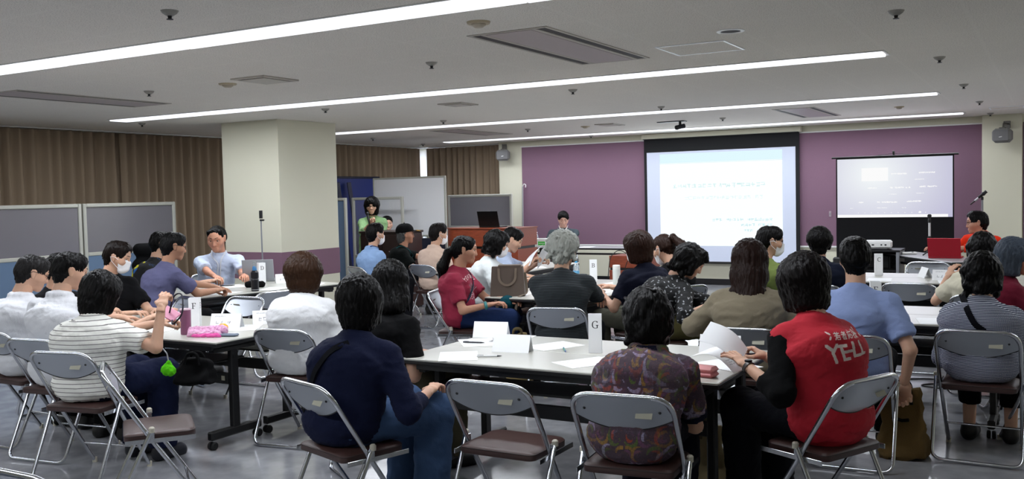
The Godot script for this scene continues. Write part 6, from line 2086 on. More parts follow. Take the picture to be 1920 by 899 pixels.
func build_small_things() -> void:
	# --- extras worn or held
	var red := person_node("red waistcoat")
	var ri := last_person("red waistcoat")
	var k := skeleton(PEOPLE[ri])
	var f := Field.new(Vector3(-0.5, 0.4, -0.6), Vector3(0.5, 1.2, 0.4), 0.012)
	for e in ["l", "r"]:
		f.cap(k["S" + e] + Vector3(0, -0.005, 0), k["E" + e], 0.066, 0.056, 0.02)
		f.cap(k["E" + e], (k["E" + e] as Vector3).lerp(k["G" + e], 0.5), 0.056, 0.047, 0.02, 1.0, Vector3.RIGHT, 1)
	part("sleeve", array_mesh(f.mesh(hair_noise(1.0, 3), 0.006, Vector3(14, 14, 14))), cloth(Color(0.03, 0.03, 0.035)), red)
	var wr: Vector3 = (k.Gl as Vector3).lerp(k.El, 0.06)
	var ad: Vector3 = ((k.Gl as Vector3) - (k.El as Vector3)).normalized()
	var wx := Transform3D(Basis(Quaternion(Vector3.UP, ad)), wr)
	var st := begin()
	lathe(st, [Vector2(0.026, -0.009), Vector2(0.0295, -0.008), Vector2(0.0295, 0.008), Vector2(0.026, 0.009)], 20, wx)
	var wa := part("watch_strap", done(st), mat(Color(0.3, 0.29, 0.28), 0.35, 0.6), red)
	st = begin()
	lathe(st, [Vector2(0, 0), Vector2(0.017, 0), Vector2(0.017, 0.007), Vector2(0.014, 0.009), Vector2(0, 0.009)], 20, Transform3D(Basis(Vector3.BACK, 0.0), wr + Vector3(0, 0.025, 0.0)))
	part("watch_face", done(st), M.steel_dark, wa)
	var pz := person_node("paisley")
	k = skeleton(PEOPLE[last_person("paisley")])
	for e in ["l", "r"]:
		var cfd := Field.new(Vector3(-0.6, 0.4, -0.7), Vector3(0.6, 1.2, 0.4), 0.011)
		cfd.cap((k["S" + e] as Vector3).lerp(k["E" + e], 0.66), (k["S" + e] as Vector3).lerp(k["E" + e], 0.84), 0.066, 0.064, 0.01, 1.0, Vector3.RIGHT, 2)
		part("cuff", array_mesh(cfd.mesh()), cloth(Color(0.075, 0.08, 0.15)), pz)
	var clr := PackedVector3Array()
	var cls := PackedVector3Array()
	for j in 15:
		var a := -2.6 + 5.2 * j / 14.0
		var dirc: Vector3 = (k.T as Basis) * Vector3(sin(a), 0, cos(a))
		clr.append((k.N as Vector3) + dirc * (0.082 + 0.012 * cos(a)) + Vector3(0, 0.012 - 0.02 * (1.0 - cos(a)) * 0.5, 0))
		cls.append(dirc * 0.7 - Vector3(0, 1, 0))
	st = begin()
	ribbon(st, clr, cls, 0.06, 0.006)
	part("collar", done(st), cloth(Color(0.075, 0.08, 0.15)), pz)
	var mar := person_node("crimson tee")
	strap_on(mar, "shirt", "shoulder_strap", [Vector3(-0.13, 1.0, -0.02), Vector3(-0.1, 0.93, 0.0), Vector3(0.0, 0.8, 0.0), Vector3(0.12, 0.66, 0.0)], [Vector3(-0.3, 0.9, 0.2), Vector3(-0.15, 0.4, -1), Vector3(0, 0, -1), Vector3(0.4, 0, -1)], 0.024, Color(0.15, 0.19, 0.26))
	k = skeleton(PEOPLE[last_person("crimson tee")])
	st = begin()
	ad = ((k.Gr as Vector3) - (k.Er as Vector3)).normalized()
	lathe(st, [Vector2(0.029, -0.013), Vector2(0.036, -0.007), Vector2(0.036, 0.007), Vector2(0.029, 0.013)], 18, Transform3D(Basis(Quaternion(Vector3.UP, ad)), (k.Gr as Vector3).lerp(k.Er, 0.16)))
	part("bracelet", done(st), mat(Color(0.25, 0.55, 0.55), 0.4), mar)
	strap_on(person_node("navy blouse"), "blouse", "shoulder_strap", [Vector3(0.13, 0.94, 0.0), Vector3(0.07, 0.86, 0.0), Vector3(-0.03, 0.76, 0.0), Vector3(-0.13, 0.62, 0.0)], [Vector3(0, 0.25, 1), Vector3(0, 0.1, 1), Vector3(0, 0, 1), Vector3(-0.1, 0, 1)], 0.03, Color(0.045, 0.05, 0.07))
	strap_on(person_node("gingham"), "blouse", "shoulder_strap", [Vector3(-0.1, 0.94, 0.0), Vector3(-0.04, 0.85, 0.0), Vector3(0.04, 0.75, 0.0), Vector3(0.12, 0.63, 0.0)], [Vector3(0, 0.25, 1), Vector3(0, 0.1, 1), Vector3(0, 0, 1), Vector3(0.1, 0, 1)], 0.032, Color(0.04, 0.045, 0.07))
	for i in PEOPLE.size():
		var s: Dictionary = PEOPLE[i]
		if s.has("lanyard"):
			var p := person_node(String(s.label))
			k = skeleton(s)
			var T: Basis = k.T
			for e in [-1.0, 1.0]:
				strap_on(p, "shirt", "lanyard", [k.N + T * Vector3(0.06 * e, -0.02, 0.05), k.N + T * Vector3(0.075 * e, -0.04, -0.02), k.C + T * Vector3(0.04 * e, 0.06, -0.02), k.C + T * Vector3(0.004 * e, -0.07, -0.02)], [T * Vector3(0.4 * e, 0.8, 0.4), T * Vector3(0.3 * e, 0.7, -0.5), T * Vector3(0, 0.1, -1), T * Vector3(0, 0, -1)], 0.012, s.lanyard)
			var sh: MeshInstance3D = p.get_node("shirt")
			var at := on_surface(sh, k.C + T * Vector3(0, -0.12, 0), T * Vector3(0, 0, -1))
			part("name_badge", boxmesh(Vector3(0.09, 0.06, 0.003), 0.001), M.paper, p, Transform3D(T, at + T * Vector3(0, 0, -0.008)))
		if s.has("cap"):
			var p := person_node(String(s.label))
			k = skeleton(s)
			var hx := Transform3D((k.hb as Basis) * Basis.from_scale(Vector3.ONE * k.sc), k.H)
			var cf := Field.new(Vector3(-0.13, -0.02, -0.22), Vector3(0.13, 0.16, 0.14), 0.007)
			cf.cap(Vector3(0, 0.045, 0.026), Vector3(0, 0.05, -0.02), 0.096, 0.09, 0.02, 0.98)
			cf.plane(Vector3(0, -1, -0.1).normalized(), -0.028)
			cf.cap(Vector3(0, 0.14, 0.005), Vector3(0, 0.147, 0.005), 0.008, 0.008, 0.004)
			part("cap_crown", array_mesh(cf.mesh()), cloth(Color(0.03, 0.03, 0.035)), p, hx)
			cf = Field.new(Vector3(-0.12, -0.02, -0.24), Vector3(0.12, 0.08, 0.0), 0.006)
			cf.cap(Vector3(0, 0.04, -0.07), Vector3(0, 0.03, -0.135), 0.07, 0.06, 0.01, 1.15)
			cf.plane(Vector3(0, 1, -0.18).normalized(), 0.064)
			cf.plane(Vector3(0, -1, 0.18).normalized(), -0.052)
			var pk := part("cap_peak", array_mesh(cf.mesh()), cloth(Color(0.03, 0.03, 0.035)), p, hx)
			for e in [-1.0, 1.0]:
				part("gold_leaves", tube_mesh(PackedVector3Array([Vector3(0.02 * e, 0.033, -0.186), Vector3(0.05 * e, 0.037, -0.168), Vector3(0.07 * e, 0.043, -0.14)]), 0.007, 6, false, 0.004), mat(Color(0.72, 0.55, 0.15), 0.4, 0.6), pk)
		if s.has("collar2"):
			var p := person_node(String(s.label))
			k = skeleton(s)
			for e in [-1.0, 1.0]:
				st = begin()
				ribbon(st, PackedVector3Array([k.N + Vector3(0.07 * e, 0.03, 0.02), k.N + Vector3(0.062 * e, 0.025, -0.05), k.N + Vector3(0.03 * e, -0.04, -0.13), k.N + Vector3(0.012 * e, -0.12, -0.15)]), PackedVector3Array([Vector3(0.4 * e, 1, 0), Vector3(0.6 * e, 0.8, 0), Vector3(e, 0.2, 0), Vector3(e, 0.1, 0)]), 0.05, 0.004)
				part("white_collar", done(st), M.white, p)
		if String(s.label).contains("dark hair with a clip"):
			k = skeleton(s)
			var hx := Transform3D((k.hb as Basis) * Basis.from_scale(Vector3.ONE * k.sc), k.H)
			var cl := part("hair_clip", tube_mesh(PackedVector3Array([Vector3(-0.02, 0.085, 0.1), Vector3(0.0, 0.09, 0.1), Vector3(0.03, 0.078, 0.105)]), 0.006, 6), M.black, person_node(String(s.label)), hx)
			part("clip_stone", lathe_mesh([Vector2(0, -0.008), Vector2(0.009, -0.003), Vector2(0.009, 0.003), Vector2(0, 0.008)], 10), M.silver, cl, bx(0.03, 0.082, 0.112))
		if String(s.label).contains("high brown ponytail"):
			k = skeleton(s)
			var hx := Transform3D((k.hb as Basis) * Basis.from_scale(Vector3.ONE * k.sc), k.H)
			part("hair_band", lathe_mesh([Vector2(0.02, -0.012), Vector2(0.029, -0.006), Vector2(0.029, 0.006), Vector2(0.02, 0.012)], 16), M.white, person_node(String(s.label)), hx * Transform3D(Basis(Vector3.RIGHT, PI / 2), Vector3(0, 0.045, 0.118)))
	# the hand-held microphone
	k = skeleton(PEOPLE[last_person("light green dress")])
	var mp: Vector3 = (k.xf as Transform3D) * (k.Gr as Vector3)
	var hm := thing("hand_microphone", "black hand microphone held by the standing woman", "microphone", mp + Vector3(-0.01, 0.05, 0.03))
	hm.basis = Basis(Quaternion(Vector3.UP, Vector3(-0.35, 0.85, -0.2).normalized()))
	part("mic_body", lathe_mesh([Vector2(0, -0.1), Vector2(0.013, -0.1), Vector2(0.017, 0.08), Vector2(0, 0.08)], 14), M.black, hm)
	part("mic_grille", lathe_mesh([Vector2(0, 0.078), Vector2(0.022, 0.085), Vector2(0.027, 0.105), Vector2(0.022, 0.125), Vector2(0, 0.134)], 14), M.steel_dark, hm)
	# the phone with its looped strap held up by the striped woman
	k = skeleton(PEOPLE[last_person("thin grey stripes")])
	var ph := thing("phone", "pink phone case held by the woman in the striped tee", "phone", (k.xf as Transform3D) * (k.Gl as Vector3) + Vector3(0.02, 0.05, -0.06), 20)
	part("case", boxmesh(Vector3(0.076, 0.15, 0.012), 0.005), mat(Color(0.80, 0.52, 0.62), 0.5), ph, rot(0, Vector3.ZERO, -50, 60))
	part("strap", tube_mesh(bend([Vector3(0.0, 0.0, 0), Vector3(0.06, 0.12, 0.05), Vector3(0.16, 0.14, 0.12), Vector3(0.2, 0.02, 0.2), Vector3(0.08, -0.06, 0.12), Vector3(0.02, -0.02, 0.0)], 0.06, 6), 0.005, 6), mat(Color(0.09, 0.08, 0.14), 0.7), ph)
	var tb := 0.7005
	# black office chair behind the man with the lanyard
	var oc := thing("office_chair", "black office chair standing between table D and the glazed partition", "chair", V(-8.55, 0, -7.05), -120)
	var bf := Field.new(Vector3(-0.32, 0.4, -0.32), Vector3(0.32, 1.25, 0.36), 0.016)
	bf.cap(Vector3(-0.13, 0.68, 0.23), Vector3(0.13, 0.68, 0.23), 0.06, 0.06, 0.05)
	bf.cap(Vector3(-0.12, 0.88, 0.26), Vector3(0.12, 0.88, 0.26), 0.07, 0.07, 0.1)
	bf.cap(Vector3(-0.1, 1.06, 0.28), Vector3(0.1, 1.06, 0.28), 0.07, 0.07, 0.1)
	part("backrest", array_mesh(bf.mesh()), cloth(Color(0.035, 0.035, 0.04)), oc)
	st = begin()
	cbox(st, bx(0, 0.46, 0), Vector3(0.48, 0.09, 0.46), 0.04)
	part("seat", done(st), cloth(Color(0.035, 0.035, 0.04)), oc)
	part("gas_lift", tube_mesh(PackedVector3Array([Vector3(0, 0.08, 0), Vector3(0, 0.42, 0)]), 0.025, 12), M.black, oc)
	part("back_bar", boxmesh(Vector3(0.07, 0.4, 0.02), 0.006), M.black, oc, rot(0, Vector3(0, 0.58, 0.25), 6))
	for i in 5:
		var a5 := Basis(Vector3.UP, TAU * i / 5)
		part("base_arm", boxmesh(Vector3(0.045, 0.03, 0.28), 0.008), M.black, oc, Transform3D(a5, a5 * Vector3(0, 0.075, 0.14)))
		part("castor", lathe_mesh([Vector2(0, -0.015), Vector2(0.028, -0.013), Vector2(0.028, 0.013), Vector2(0, 0.015)], 12), M.rubber, oc, Transform3D(a5 * Basis(Vector3.BACK, PI / 2), a5 * Vector3(0, 0.029, 0.27)))
	# --- table G
	sign_stand("G", "white card tower with the letter G on the middle table", V(-2.19, tb, -4.73), 24)
	name_plate("blank folded name plate in the middle of table G, nearer one", V(-2.63, tb, -4.58), 8, false)
	name_plate("blank folded name plate at the far left edge of table G", V(-3.02, tb, -5.0), 12, false)
	sheet("printed sheet at the left end of table G", V(-2.83, tb, -4.33), 32, 1)
	sheet("printed sheet right of the middle on table G, near the paisley shirt", V(-2.1, tb, -4.42), -32, 2)
	sheet("blank sheet left of the letter G card", V(-2.5, tb, -4.83), -26, 0)
	sheet("printed sheet under a pen at the far left of table G", V(-2.98, tb, -4.78), 40, 3)
	sheet("blank sheet beneath the far left name plate on table G", V(-2.86, tb, -4.98), 10, 0)
	pen("dark pen on the printed sheet at the far left of table G", V(-2.99, tb + 0.0016, -4.74), 10, Color(0.2, 0.2, 0.22))
	pen("white pen beside the left printed sheet on table G", V(-2.66, tb, -4.37), 26, Color(0.85, 0.85, 0.85))
	pen("green and blue pen left of the letter G card", V(-2.37, tb, -4.71), -58, Color(0.15, 0.55, 0.5), Color(0.08, 0.22, 0.6))
	name_plate("blank folded name plate behind the turned pages", V(-1.56, tb, -4.97), 4, false)
	var pc := thing("glasses_case", "pink rounded case on the corner of table G", "case", V(-1.44, tb, -4.3), -10)
	st = begin()
	cbox(st, bx(0, 0.015, 0), Vector3(0.15, 0.03, 0.075), 0.014)
	part("lower_shell", done(st), mat(Color(0.85, 0.52, 0.53), 0.5), pc)
	st = begin()
	cbox(st, bx(0, 0.038, 0), Vector3(0.148, 0.028, 0.073), 0.013)
	part("lid", done(st), mat(Color(0.88, 0.58, 0.58), 0.5), pc)
	k = skeleton(PEOPLE[ri])
	var hl: Vector3 = (k.xf as Transform3D) * (k.Gl as Vector3)
	held_paper("raised page held by the woman in red, upper one", rot(62, hl + V(-0.14, 0.07, -0.12), -46, 34) * Transform3D(Basis.from_scale(Vector3(0.72, 0.72, 1)), Vector3.ZERO), 0, 0.03)
	held_paper("curling printed page under the hand of the woman in red", rot(70, hl + V(-0.17, -0.02, -0.17), -78, 4) * Transform3D(Basis.from_scale(Vector3(0.85, 0.85, 1)), Vector3.ZERO), 2, 0.05)
	sheet("blank sheet under the right hand of the woman in red", V(-1.42, tb, -4.62), 60, 0)
	pen("pen in the right hand of the woman in red", (k.xf as Transform3D) * (k.Gr as Vector3) + V(-0.09, 0.0, 0.0), 40, Color(0.25, 0.22, 0.35), Color(0.1, 0.1, 0.12), 0.0)
	# --- table F
	sign_stand("F", "white card tower with the letter F behind the pink tumbler", V(-5.2, tb, -4.62), 38)
	var tu := thing("tumbler", "mauve pink tumbler standing on table F before its letter card", "tumbler", V(-5.0, tb, -4.36))
	part("tumbler_body", lathe_mesh([Vector2(0, 0), Vector2(0.032, 0), Vector2(0.034, 0.005), Vector2(0.036, 0.15), Vector2(0.036, 0.165)], 24), mat(Color(0.55, 0.35, 0.46), 0.35, 0.3), tu)
	part("tumbler_lid", lathe_mesh([Vector2(0.036, 0.163), Vector2(0.037, 0.165), Vector2(0.036, 0.172), Vector2(0, 0.173)], 24), mat(Color(0.82, 0.72, 0.76), 0.4), tu)
	var pkc := thing("folded_cloth", "pink printed cloth rolled and lying on table F", "cloth", V(-4.82, tb, -4.36), 18)
	var cf2 := Field.new(Vector3(-0.16, -0.01, -0.12), Vector3(0.16, 0.08, 0.12), 0.006)
	cf2.cap(Vector3(-0.11, 0.026, -0.03), Vector3(0.1, 0.03, -0.05), 0.03, 0.034, 0.02)
	cf2.cap(Vector3(-0.08, 0.012, 0.03), Vector3(0.1, 0.012, 0.02), 0.03, 0.028, 0.02, 1.0)
	cf2.plane(Vector3(0, -1, 0), 0.0)
	part("roll", array_mesh(cf2.mesh(hair_noise(1.0, 4), 0.008, Vector3(26, 26, 26))), M.pink_print, pkc)
	var pkf := Field.new(Vector3(-0.14, -0.01, -0.1), Vector3(0.14, 0.05, 0.1), 0.006)
	pkf.cap(Vector3(-0.04, 0.004, 0.06), Vector3(0.1, 0.006, 0.05), 0.014, 0.02, 0.02, 2.0)
	pkf.plane(Vector3(0, -1, 0), 0.0)
	part("bright_hem", array_mesh(pkf.mesh(hair_noise(1.0, 6), 0.008, Vector3(30, 30, 30))), cloth(Color(0.85, 0.35, 0.62)), pkc)
	var ye := thing("toy_ball", "small yellow egg-shaped toy lying on table F", "toy", V(-4.86, tb, -4.55), 20)
	st = begin()
	lathe(st, [Vector2(0, -0.036), Vector2(0.016, -0.032), Vector2(0.027, -0.014), Vector2(0.027, 0.008), Vector2(0.018, 0.028), Vector2(0.0, 0.036)], 18, Transform3D(Basis(Vector3.BACK, PI / 2), Vector3(0, 0.027, 0)))
	part("shell", done(st), mat(Color(0.92, 0.66, 0.06), 0.5), ye)
	part("tip", lathe_mesh([Vector2(0, -0.006), Vector2(0.008, -0.003), Vector2(0.008, 0.006), Vector2(0, 0.01)], 10), mat(Color(0.95, 0.75, 0.3), 0.5), ye, bx(-0.036, 0.027, 0))
	var gc := thing("pen_case", "slim blue grey case lying at the near corner of table F", "case", V(-4.68, tb, -4.4), 20)
	st = begin()
	cbox(st, bx(0, 0.008, 0), Vector3(0.17, 0.016, 0.06), 0.007)
	part("case_body", done(st), mat(Color(0.36, 0.41, 0.48), 0.5), gc)
	part("zip_pull", boxmesh(Vector3(0.02, 0.006, 0.01), 0.002), mat(Color(0.75, 0.6, 0.45), 0.4), gc, bx(-0.095, 0.008, 0))
	pen("orange pen lying on table F", V(-5.12, tb, -4.84), 6, Color(0.92, 0.42, 0.18), Color(0.15, 0.15, 0.17))
	name_plate("printed name plate with two characters on table F, left of two", V(-5.0, tb, -4.72), 22, true, 1)
	name_plate("printed name plate on table F, right of two, turned to the white blouse", V(-4.86, tb, -4.98), 46, true, 2)
	name_plate("printed name plate behind the raised hand of the striped woman", V(-5.5, tb, -4.66), 20, true, 3)
	sheet("printed sheet on table F below its left name plate", V(-4.86, tb, -4.74), 34, 3)
	sheet("blank sheet at the right end of table F", V(-4.62, tb, -4.95), 22, 0)
	sheet("blank sheet on table F under the hands of the striped woman", V(-5.35, tb, -4.4), 14, 0)
	# --- table D
	sign_stand("D", "white card tower with the letter D before the silver laptop", V(-7.35, tb, -7.45), 60)
	laptop("silver laptop open on table D before the man with the lanyard", V(-7.52, tb, -7.62), -150, Color(0.62, 0.63, 0.65), 100, 0.34)
	bottle("green tea bottle with pale cap behind the silver laptop", V(-7.32, tb, -7.85), 0.24, Color(0.12, 0.30, 0.10, 0.55), Color(0.75, 0.72, 0.55), Color(0.2, 0.42, 0.16))
	bottle("clear water bottle with blue cap on table D, left of the man's hands", V(-7.45, tb, -6.45), 0.21, Color(0.85, 0.92, 0.97, 0.2), Color(0.45, 0.65, 0.85), Color(0.5, 0.65, 0.8))
	var db := thing("sports_bottle", "dark bottle with a light blue top on table D", "bottle", V(-6.72, tb, -6.72))
	part("bottle_body", lathe_mesh([Vector2(0, 0), Vector2(0.035, 0), Vector2(0.037, 0.006), Vector2(0.037, 0.11), Vector2(0.033, 0.12), Vector2(0.037, 0.13), Vector2(0.037, 0.18), Vector2(0.022, 0.2), Vector2(0, 0.2)], 22), mat(Color(0.035, 0.045, 0.075), 0.4), db)
	part("bottle_cap", lathe_mesh([Vector2(0, 0.198), Vector2(0.021, 0.198), Vector2(0.021, 0.225), Vector2(0.016, 0.24), Vector2(0, 0.24)], 18), mat(Color(0.28, 0.55, 0.78), 0.4), db)
	part("carry_loop", tube_mesh(bend([Vector3(-0.018, 0.215, 0), Vector3(-0.018, 0.285, 0), Vector3(0.018, 0.285, 0), Vector3(0.018, 0.215, 0)], 0.015, 4), 0.004, 6), mat(Color(0.6, 0.62, 0.62), 0.5), db)
	part("base_stripe", lathe_mesh([Vector2(0.0375, 0.012), Vector2(0.0378, 0.014), Vector2(0.0375, 0.017)], 22), M.silver, db)
	var pcase := thing("pencil_case", "black pencil case with a white edge on table D", "case", V(-7.0, tb, -7.0), 30)
	var pf := Field.new(Vector3(-0.14, -0.01, -0.06), Vector3(0.14, 0.09, 0.06), 0.006)
	pf.cap(Vector3(-0.07, 0.03, 0), Vector3(0.07, 0.03, 0), 0.034, 0.034, 0.02)
	pf.plane(Vector3(0, -1, 0), 0.0)
	part("case_body", array_mesh(pf.mesh(hair_noise(1.0, 8), 0.004, Vector3(30, 30, 30))), cloth(Color(0.045, 0.045, 0.05)), pcase)
	part("zip", tube_mesh(PackedVector3Array([Vector3(-0.09, 0.056, 0), Vector3(0, 0.066, 0), Vector3(0.09, 0.056, 0)]), 0.004, 6), M.silver, pcase)
	name_plate("printed name plate on table D, right of the letter D card", V(-7.05, tb, -7.5), 52, true, 2)
	sheet("blank sheet on table D before the dark bottle", V(-6.7, tb, -6.95), 20, 0)
	sheet("printed sheet on table D under the hands of the man with the lanyard", V(-7.33, tb, -7.02), 60, 3)
	sheet("blank sheet at the far right of table D", V(-6.62, tb, -7.42), 30, 0)
	sheet("blank sheet under the writing hand at table D", V(-6.86, tb, -6.46), 10, 1)
	k = skeleton(PEOPLE[last_person("grey violet shirt with glasses")])
	pen("dark pen in the hand of the man in grey violet", (k.xf as Transform3D) * (k.Gr as Vector3) + V(0.03, 0.03, -0.1), 60, Color(0.05, 0.05, 0.06))
	# --- table B
	sign_stand("B", "white card tower with the letter B, right of the grey-haired man", V(-3.98, tb, -8.58), 26)
	var wb := thing("white_bottle", "tall white bottle standing on the right table of group B", "bottle", V(-3.5, tb, -8.05))
	part("bottle_body", lathe_mesh([Vector2(0, 0), Vector2(0.034, 0), Vector2(0.036, 0.005), Vector2(0.036, 0.16), Vector2(0.034, 0.168), Vector2(0, 0.168)], 24), mat(Color(0.84, 0.86, 0.84), 0.35), wb)
	part("bottle_cap", lathe_mesh([Vector2(0, 0.167), Vector2(0.035, 0.167), Vector2(0.035, 0.2), Vector2(0.031, 0.206), Vector2(0, 0.206)], 24), mat(Color(0.9, 0.9, 0.88), 0.35), wb)
	bottle("water bottle with light blue cap left of the letter B card", V(-4.13, tb, -8.5), 0.2, Color(0.85, 0.92, 0.97, 0.2), Color(0.25, 0.6, 0.78), Color(0.4, 0.65, 0.8))
	name_plate("printed name plate on table B, before the masked writing woman", V(-4.1, tb, -7.68), -70, false)
	sheet("blank sheet on table B beside the taupe handbag", V(-4.1, tb, -7.3), 10, 0)
	sheet("sheet being written on by the masked woman", V(-4.15, tb, -7.95), 70, 1)
	sheet("printed sheet at the near right edge of table B", V(-3.46, tb, -7.2), 80, 3)
	sheet("blank sheet on table B under the navy top's hands", V(-3.48, tb, -7.72), 60, 0)
	sheet("sheet at the far end of table B by the wooden equipment cabinet", V(-3.6, tb, -8.4), 76, 0)
	k = skeleton(PEOPLE[last_person("writing at table B")])
	pen("white pen in the masked woman's hand", (k.xf as Transform3D) * (k.Gr as Vector3) + V(-0.02, 0.04, -0.03), 30, Color(0.9, 0.9, 0.9), Color(0.8, 0.8, 0.8), 20.0)
	var hb := bag("taupe handbag with two loop handles standing on table B", V(-4.12, tb, -7.12), 24)
	st = begin()
	st.set_smooth_group(-1)
	var lo := [Vector3(-0.15, 0, 0.07), Vector3(0.15, 0, 0.07), Vector3(0.15, 0, -0.07), Vector3(-0.15, 0, -0.07)]
	var hi := [Vector3(-0.135, 0.255, 0.035), Vector3(0.135, 0.255, 0.035), Vector3(0.135, 0.255, -0.035), Vector3(-0.135, 0.255, -0.035)]
	for i in 4:
		quad(st, lo[i], lo[(i + 1) % 4], hi[(i + 1) % 4], hi[i])
	quad(st, hi[0], hi[1], hi[2], hi[3])
	quad(st, lo[3], lo[2], lo[1], lo[0])
	var taupe := tri(mat(Color(0.36, 0.305, 0.265), 0.6), M.t_fine, Vector3(9, 9, 9), 0.3)
	part("bag_body", done(st), taupe, hb)
	for s in [1.0, -1.0]:
		st = begin()
		var hp := bend([Vector3(-0.075, 0.24, 0.04 * s), Vector3(-0.07, 0.13, 0.066 * s), Vector3(0.0, 0.085, 0.078 * s), Vector3(0.07, 0.13, 0.066 * s), Vector3(0.075, 0.24, 0.04 * s)], 0.06, 5)
		var sd := PackedVector3Array()
		for q in hp.size():
			sd.append((hp[mini(q + 1, hp.size() - 1)] - hp[maxi(q - 1, 0)]).cross(Vector3(0, 0.15, 1)))
		ribbon(st, hp, sd, 0.02, 0.006)
		part("handle", done(st), mat(Color(0.45, 0.39, 0.33), 0.6), hb)
	part("top_flap", boxmesh(Vector3(0.2, 0.03, 0.075), 0.006), taupe, hb, bx(0.02, 0.255, 0))
	st = begin()
	var lst := bend([Vector3(0.15, 0.2, 0), Vector3(0.17, 0.02, 0.03), Vector3(0.1, 0.006, 0.14), Vector3(0.09, -0.05, 0.185), Vector3(0.05, -0.26, 0.19), Vector3(-0.03, -0.3, 0.2), Vector3(-0.09, -0.02, 0.19)], 0.04, 5)
	var lsd := PackedVector3Array()
	for q in lst.size():
		lsd.append(Vector3(1, 0.1, 0.2))
	ribbon(st, lst, lsd, 0.022, 0.004)
	part("long_strap", done(st), mat(Color(0.47, 0.42, 0.36), 0.6), hb)
	k = skeleton(PEOPLE[last_person("crimson tee")])
	var tl := bag("small teal pouch in the lap of the woman in crimson", (k.xf as Transform3D) * V(0.02, 0.6, -0.4), -66)
	var tf := Field.new(Vector3(-0.12, -0.06, -0.12), Vector3(0.12, 0.14, 0.12), 0.008)
	tf.cap(Vector3(-0.03, 0.04, 0), Vector3(0.03, 0.05, 0), 0.075, 0.065, 0.02, 1.0)
	part("pouch_body", array_mesh(tf.mesh(hair_noise(1.0, 5), 0.006, Vector3(20, 20, 20))), cloth(Color(0.03, 0.24, 0.28)), tl)
	part("badge", lathe_mesh([Vector2(0, 0), Vector2(0.012, 0), Vector2(0.012, 0.004), Vector2(0, 0.005)], 12), M.silver, tl, Transform3D(Basis(Vector3.RIGHT, PI / 2), Vector3(0.0, 0.05, 0.07)))
	# bags under table B and on the laps
	soft_bag("dark bag with pale seams under table B", V(-3.82, 0, -7.0), 20, Vector3(0.4, 0.46, 0.24), Color(0.06, 0.065, 0.075), true)
	soft_bag("cream strapped bag beside the grey-haired man's chair", V(-3.6, 0, -6.35), 30, Vector3(0.2, 0.5, 0.13), Color(0.48, 0.42, 0.28), false)
	soft_bag("brown canvas bag held by the man in pale blue, standing on the floor", V(-0.76, 0, -5.86), 4, Vector3(0.26, 0.4, 0.2), Color(0.42, 0.335, 0.2), false, true)
	soft_bag("brown leather bag under the chair of the white blouse", V(-4.15, 0, -5.1), 10, Vector3(0.36, 0.27, 0.18), Color(0.12, 0.065, 0.05), false)
	soft_bag("black shoulder bag on the lap of the striped woman", V(-4.5, 0.48, -3.98), 20, Vector3(0.24, 0.15, 0.13), Color(0.035, 0.035, 0.04), false)
	var gp := bag("small lime green pouch hanging beside the striped woman", V(-4.42, 0.62, -3.72), 10)
	var gf := Field.new(Vector3(-0.06, -0.06, -0.05), Vector3(0.06, 0.06, 0.05), 0.005)
	gf.cap(Vector3(-0.012, -0.005, 0), Vector3(0.012, -0.01, 0), 0.034, 0.03, 0.02)
	gf.cap(Vector3(0.0, 0.02, 0), Vector3(0.0, 0.04, 0), 0.02, 0.012, 0.02)
	part("pouch_body", array_mesh(gf.mesh(hair_noise(1.0, 2), 0.005, Vector3(40, 40, 40))), cloth(Color(0.32, 0.72, 0.08)), gp)
	part("cord", tube_mesh(PackedVector3Array([Vector3(0, 0.04, 0), Vector3(-0.01, 0.09, 0), Vector3(-0.03, 0.12, 0.01)]), 0.004, 6), M.silver, gp)
	soft_bag("beige paper carrier bag on the floor under table G", V(-1.62, 0, -4.92), 20, Vector3(0.2, 0.3, 0.11), Color(0.62, 0.56, 0.42), false)
	var fc := thing("floor_cable", "black cable lying in loops on the floor beyond the tables of group E", "cable", V(-0.75, 0.006, -8.2))
	part("cord", tube_mesh(bend([Vector3(-0.5, 0, 0.1), Vector3(-0.1, 0, -0.12), Vector3(0.3, 0, 0.08), Vector3(0.1, 0, 0.3), Vector3(-0.2, 0, 0.2), Vector3(0.1, 0, -0.02), Vector3(0.6, 0, -0.1)], 0.12, 6), 0.006, 6), M.black, fc)
	part("plug", boxmesh(Vector3(0.05, 0.02, 0.03), 0.005), M.white, fc, bx(-0.52, 0.006, 0.11))
	var uc := thing("power_cable", "black cable hanging under the right end of table G to the floor", "cable", V(-1.72, 0.0, -5.02))
	part("cord", tube_mesh(bend([Vector3(0, 0.62, 0), Vector3(0.02, 0.3, 0.03), Vector3(-0.05, 0.012, 0.02), Vector3(0.1, 0.008, -0.12), Vector3(0.22, 0.008, 0.05), Vector3(0.02, 0.008, 0.12)], 0.08, 6), 0.006, 6), M.black, uc)
	# --- tables E and C
	sign_stand("E", "lower white card tower, with the letter E, behind the man in pale blue", V(-1.085, tb, -7.02), 14)
	sign_stand("C", "upper white card tower with the letter C, below the white projector", V(-1.5, tb, -9.9), 14)
	name_plate("printed name plate on table C, long side to the camera", V(-0.86, tb, -9.5), -4, true, 1)
	name_plate("folded name plate on table C, turned edgewise, left of the printed one", V(-1.06, tb, -9.75), -68, false)
	sheet("blank sheet near the left of table C, before its letter card", V(-1.42, tb, -9.42), 6, 0)
	sheet("blank sheet at the near edge of table C, by the cream blouse", V(-0.8, tb, -9.34), 8, 0)
	sheet("blank sheet at the right part of table E", V(-0.66, tb, -6.62), 12, 0)
	sheet("printed sheet on table E under the dotted blouse's hands", V(-1.88, tb, -6.72), 70, 3)
	# --- far group and the presenter's desk
	sheet("paper under the hands of the man in the black cap", V(-6.05, tb, -9.62), 50, 3)
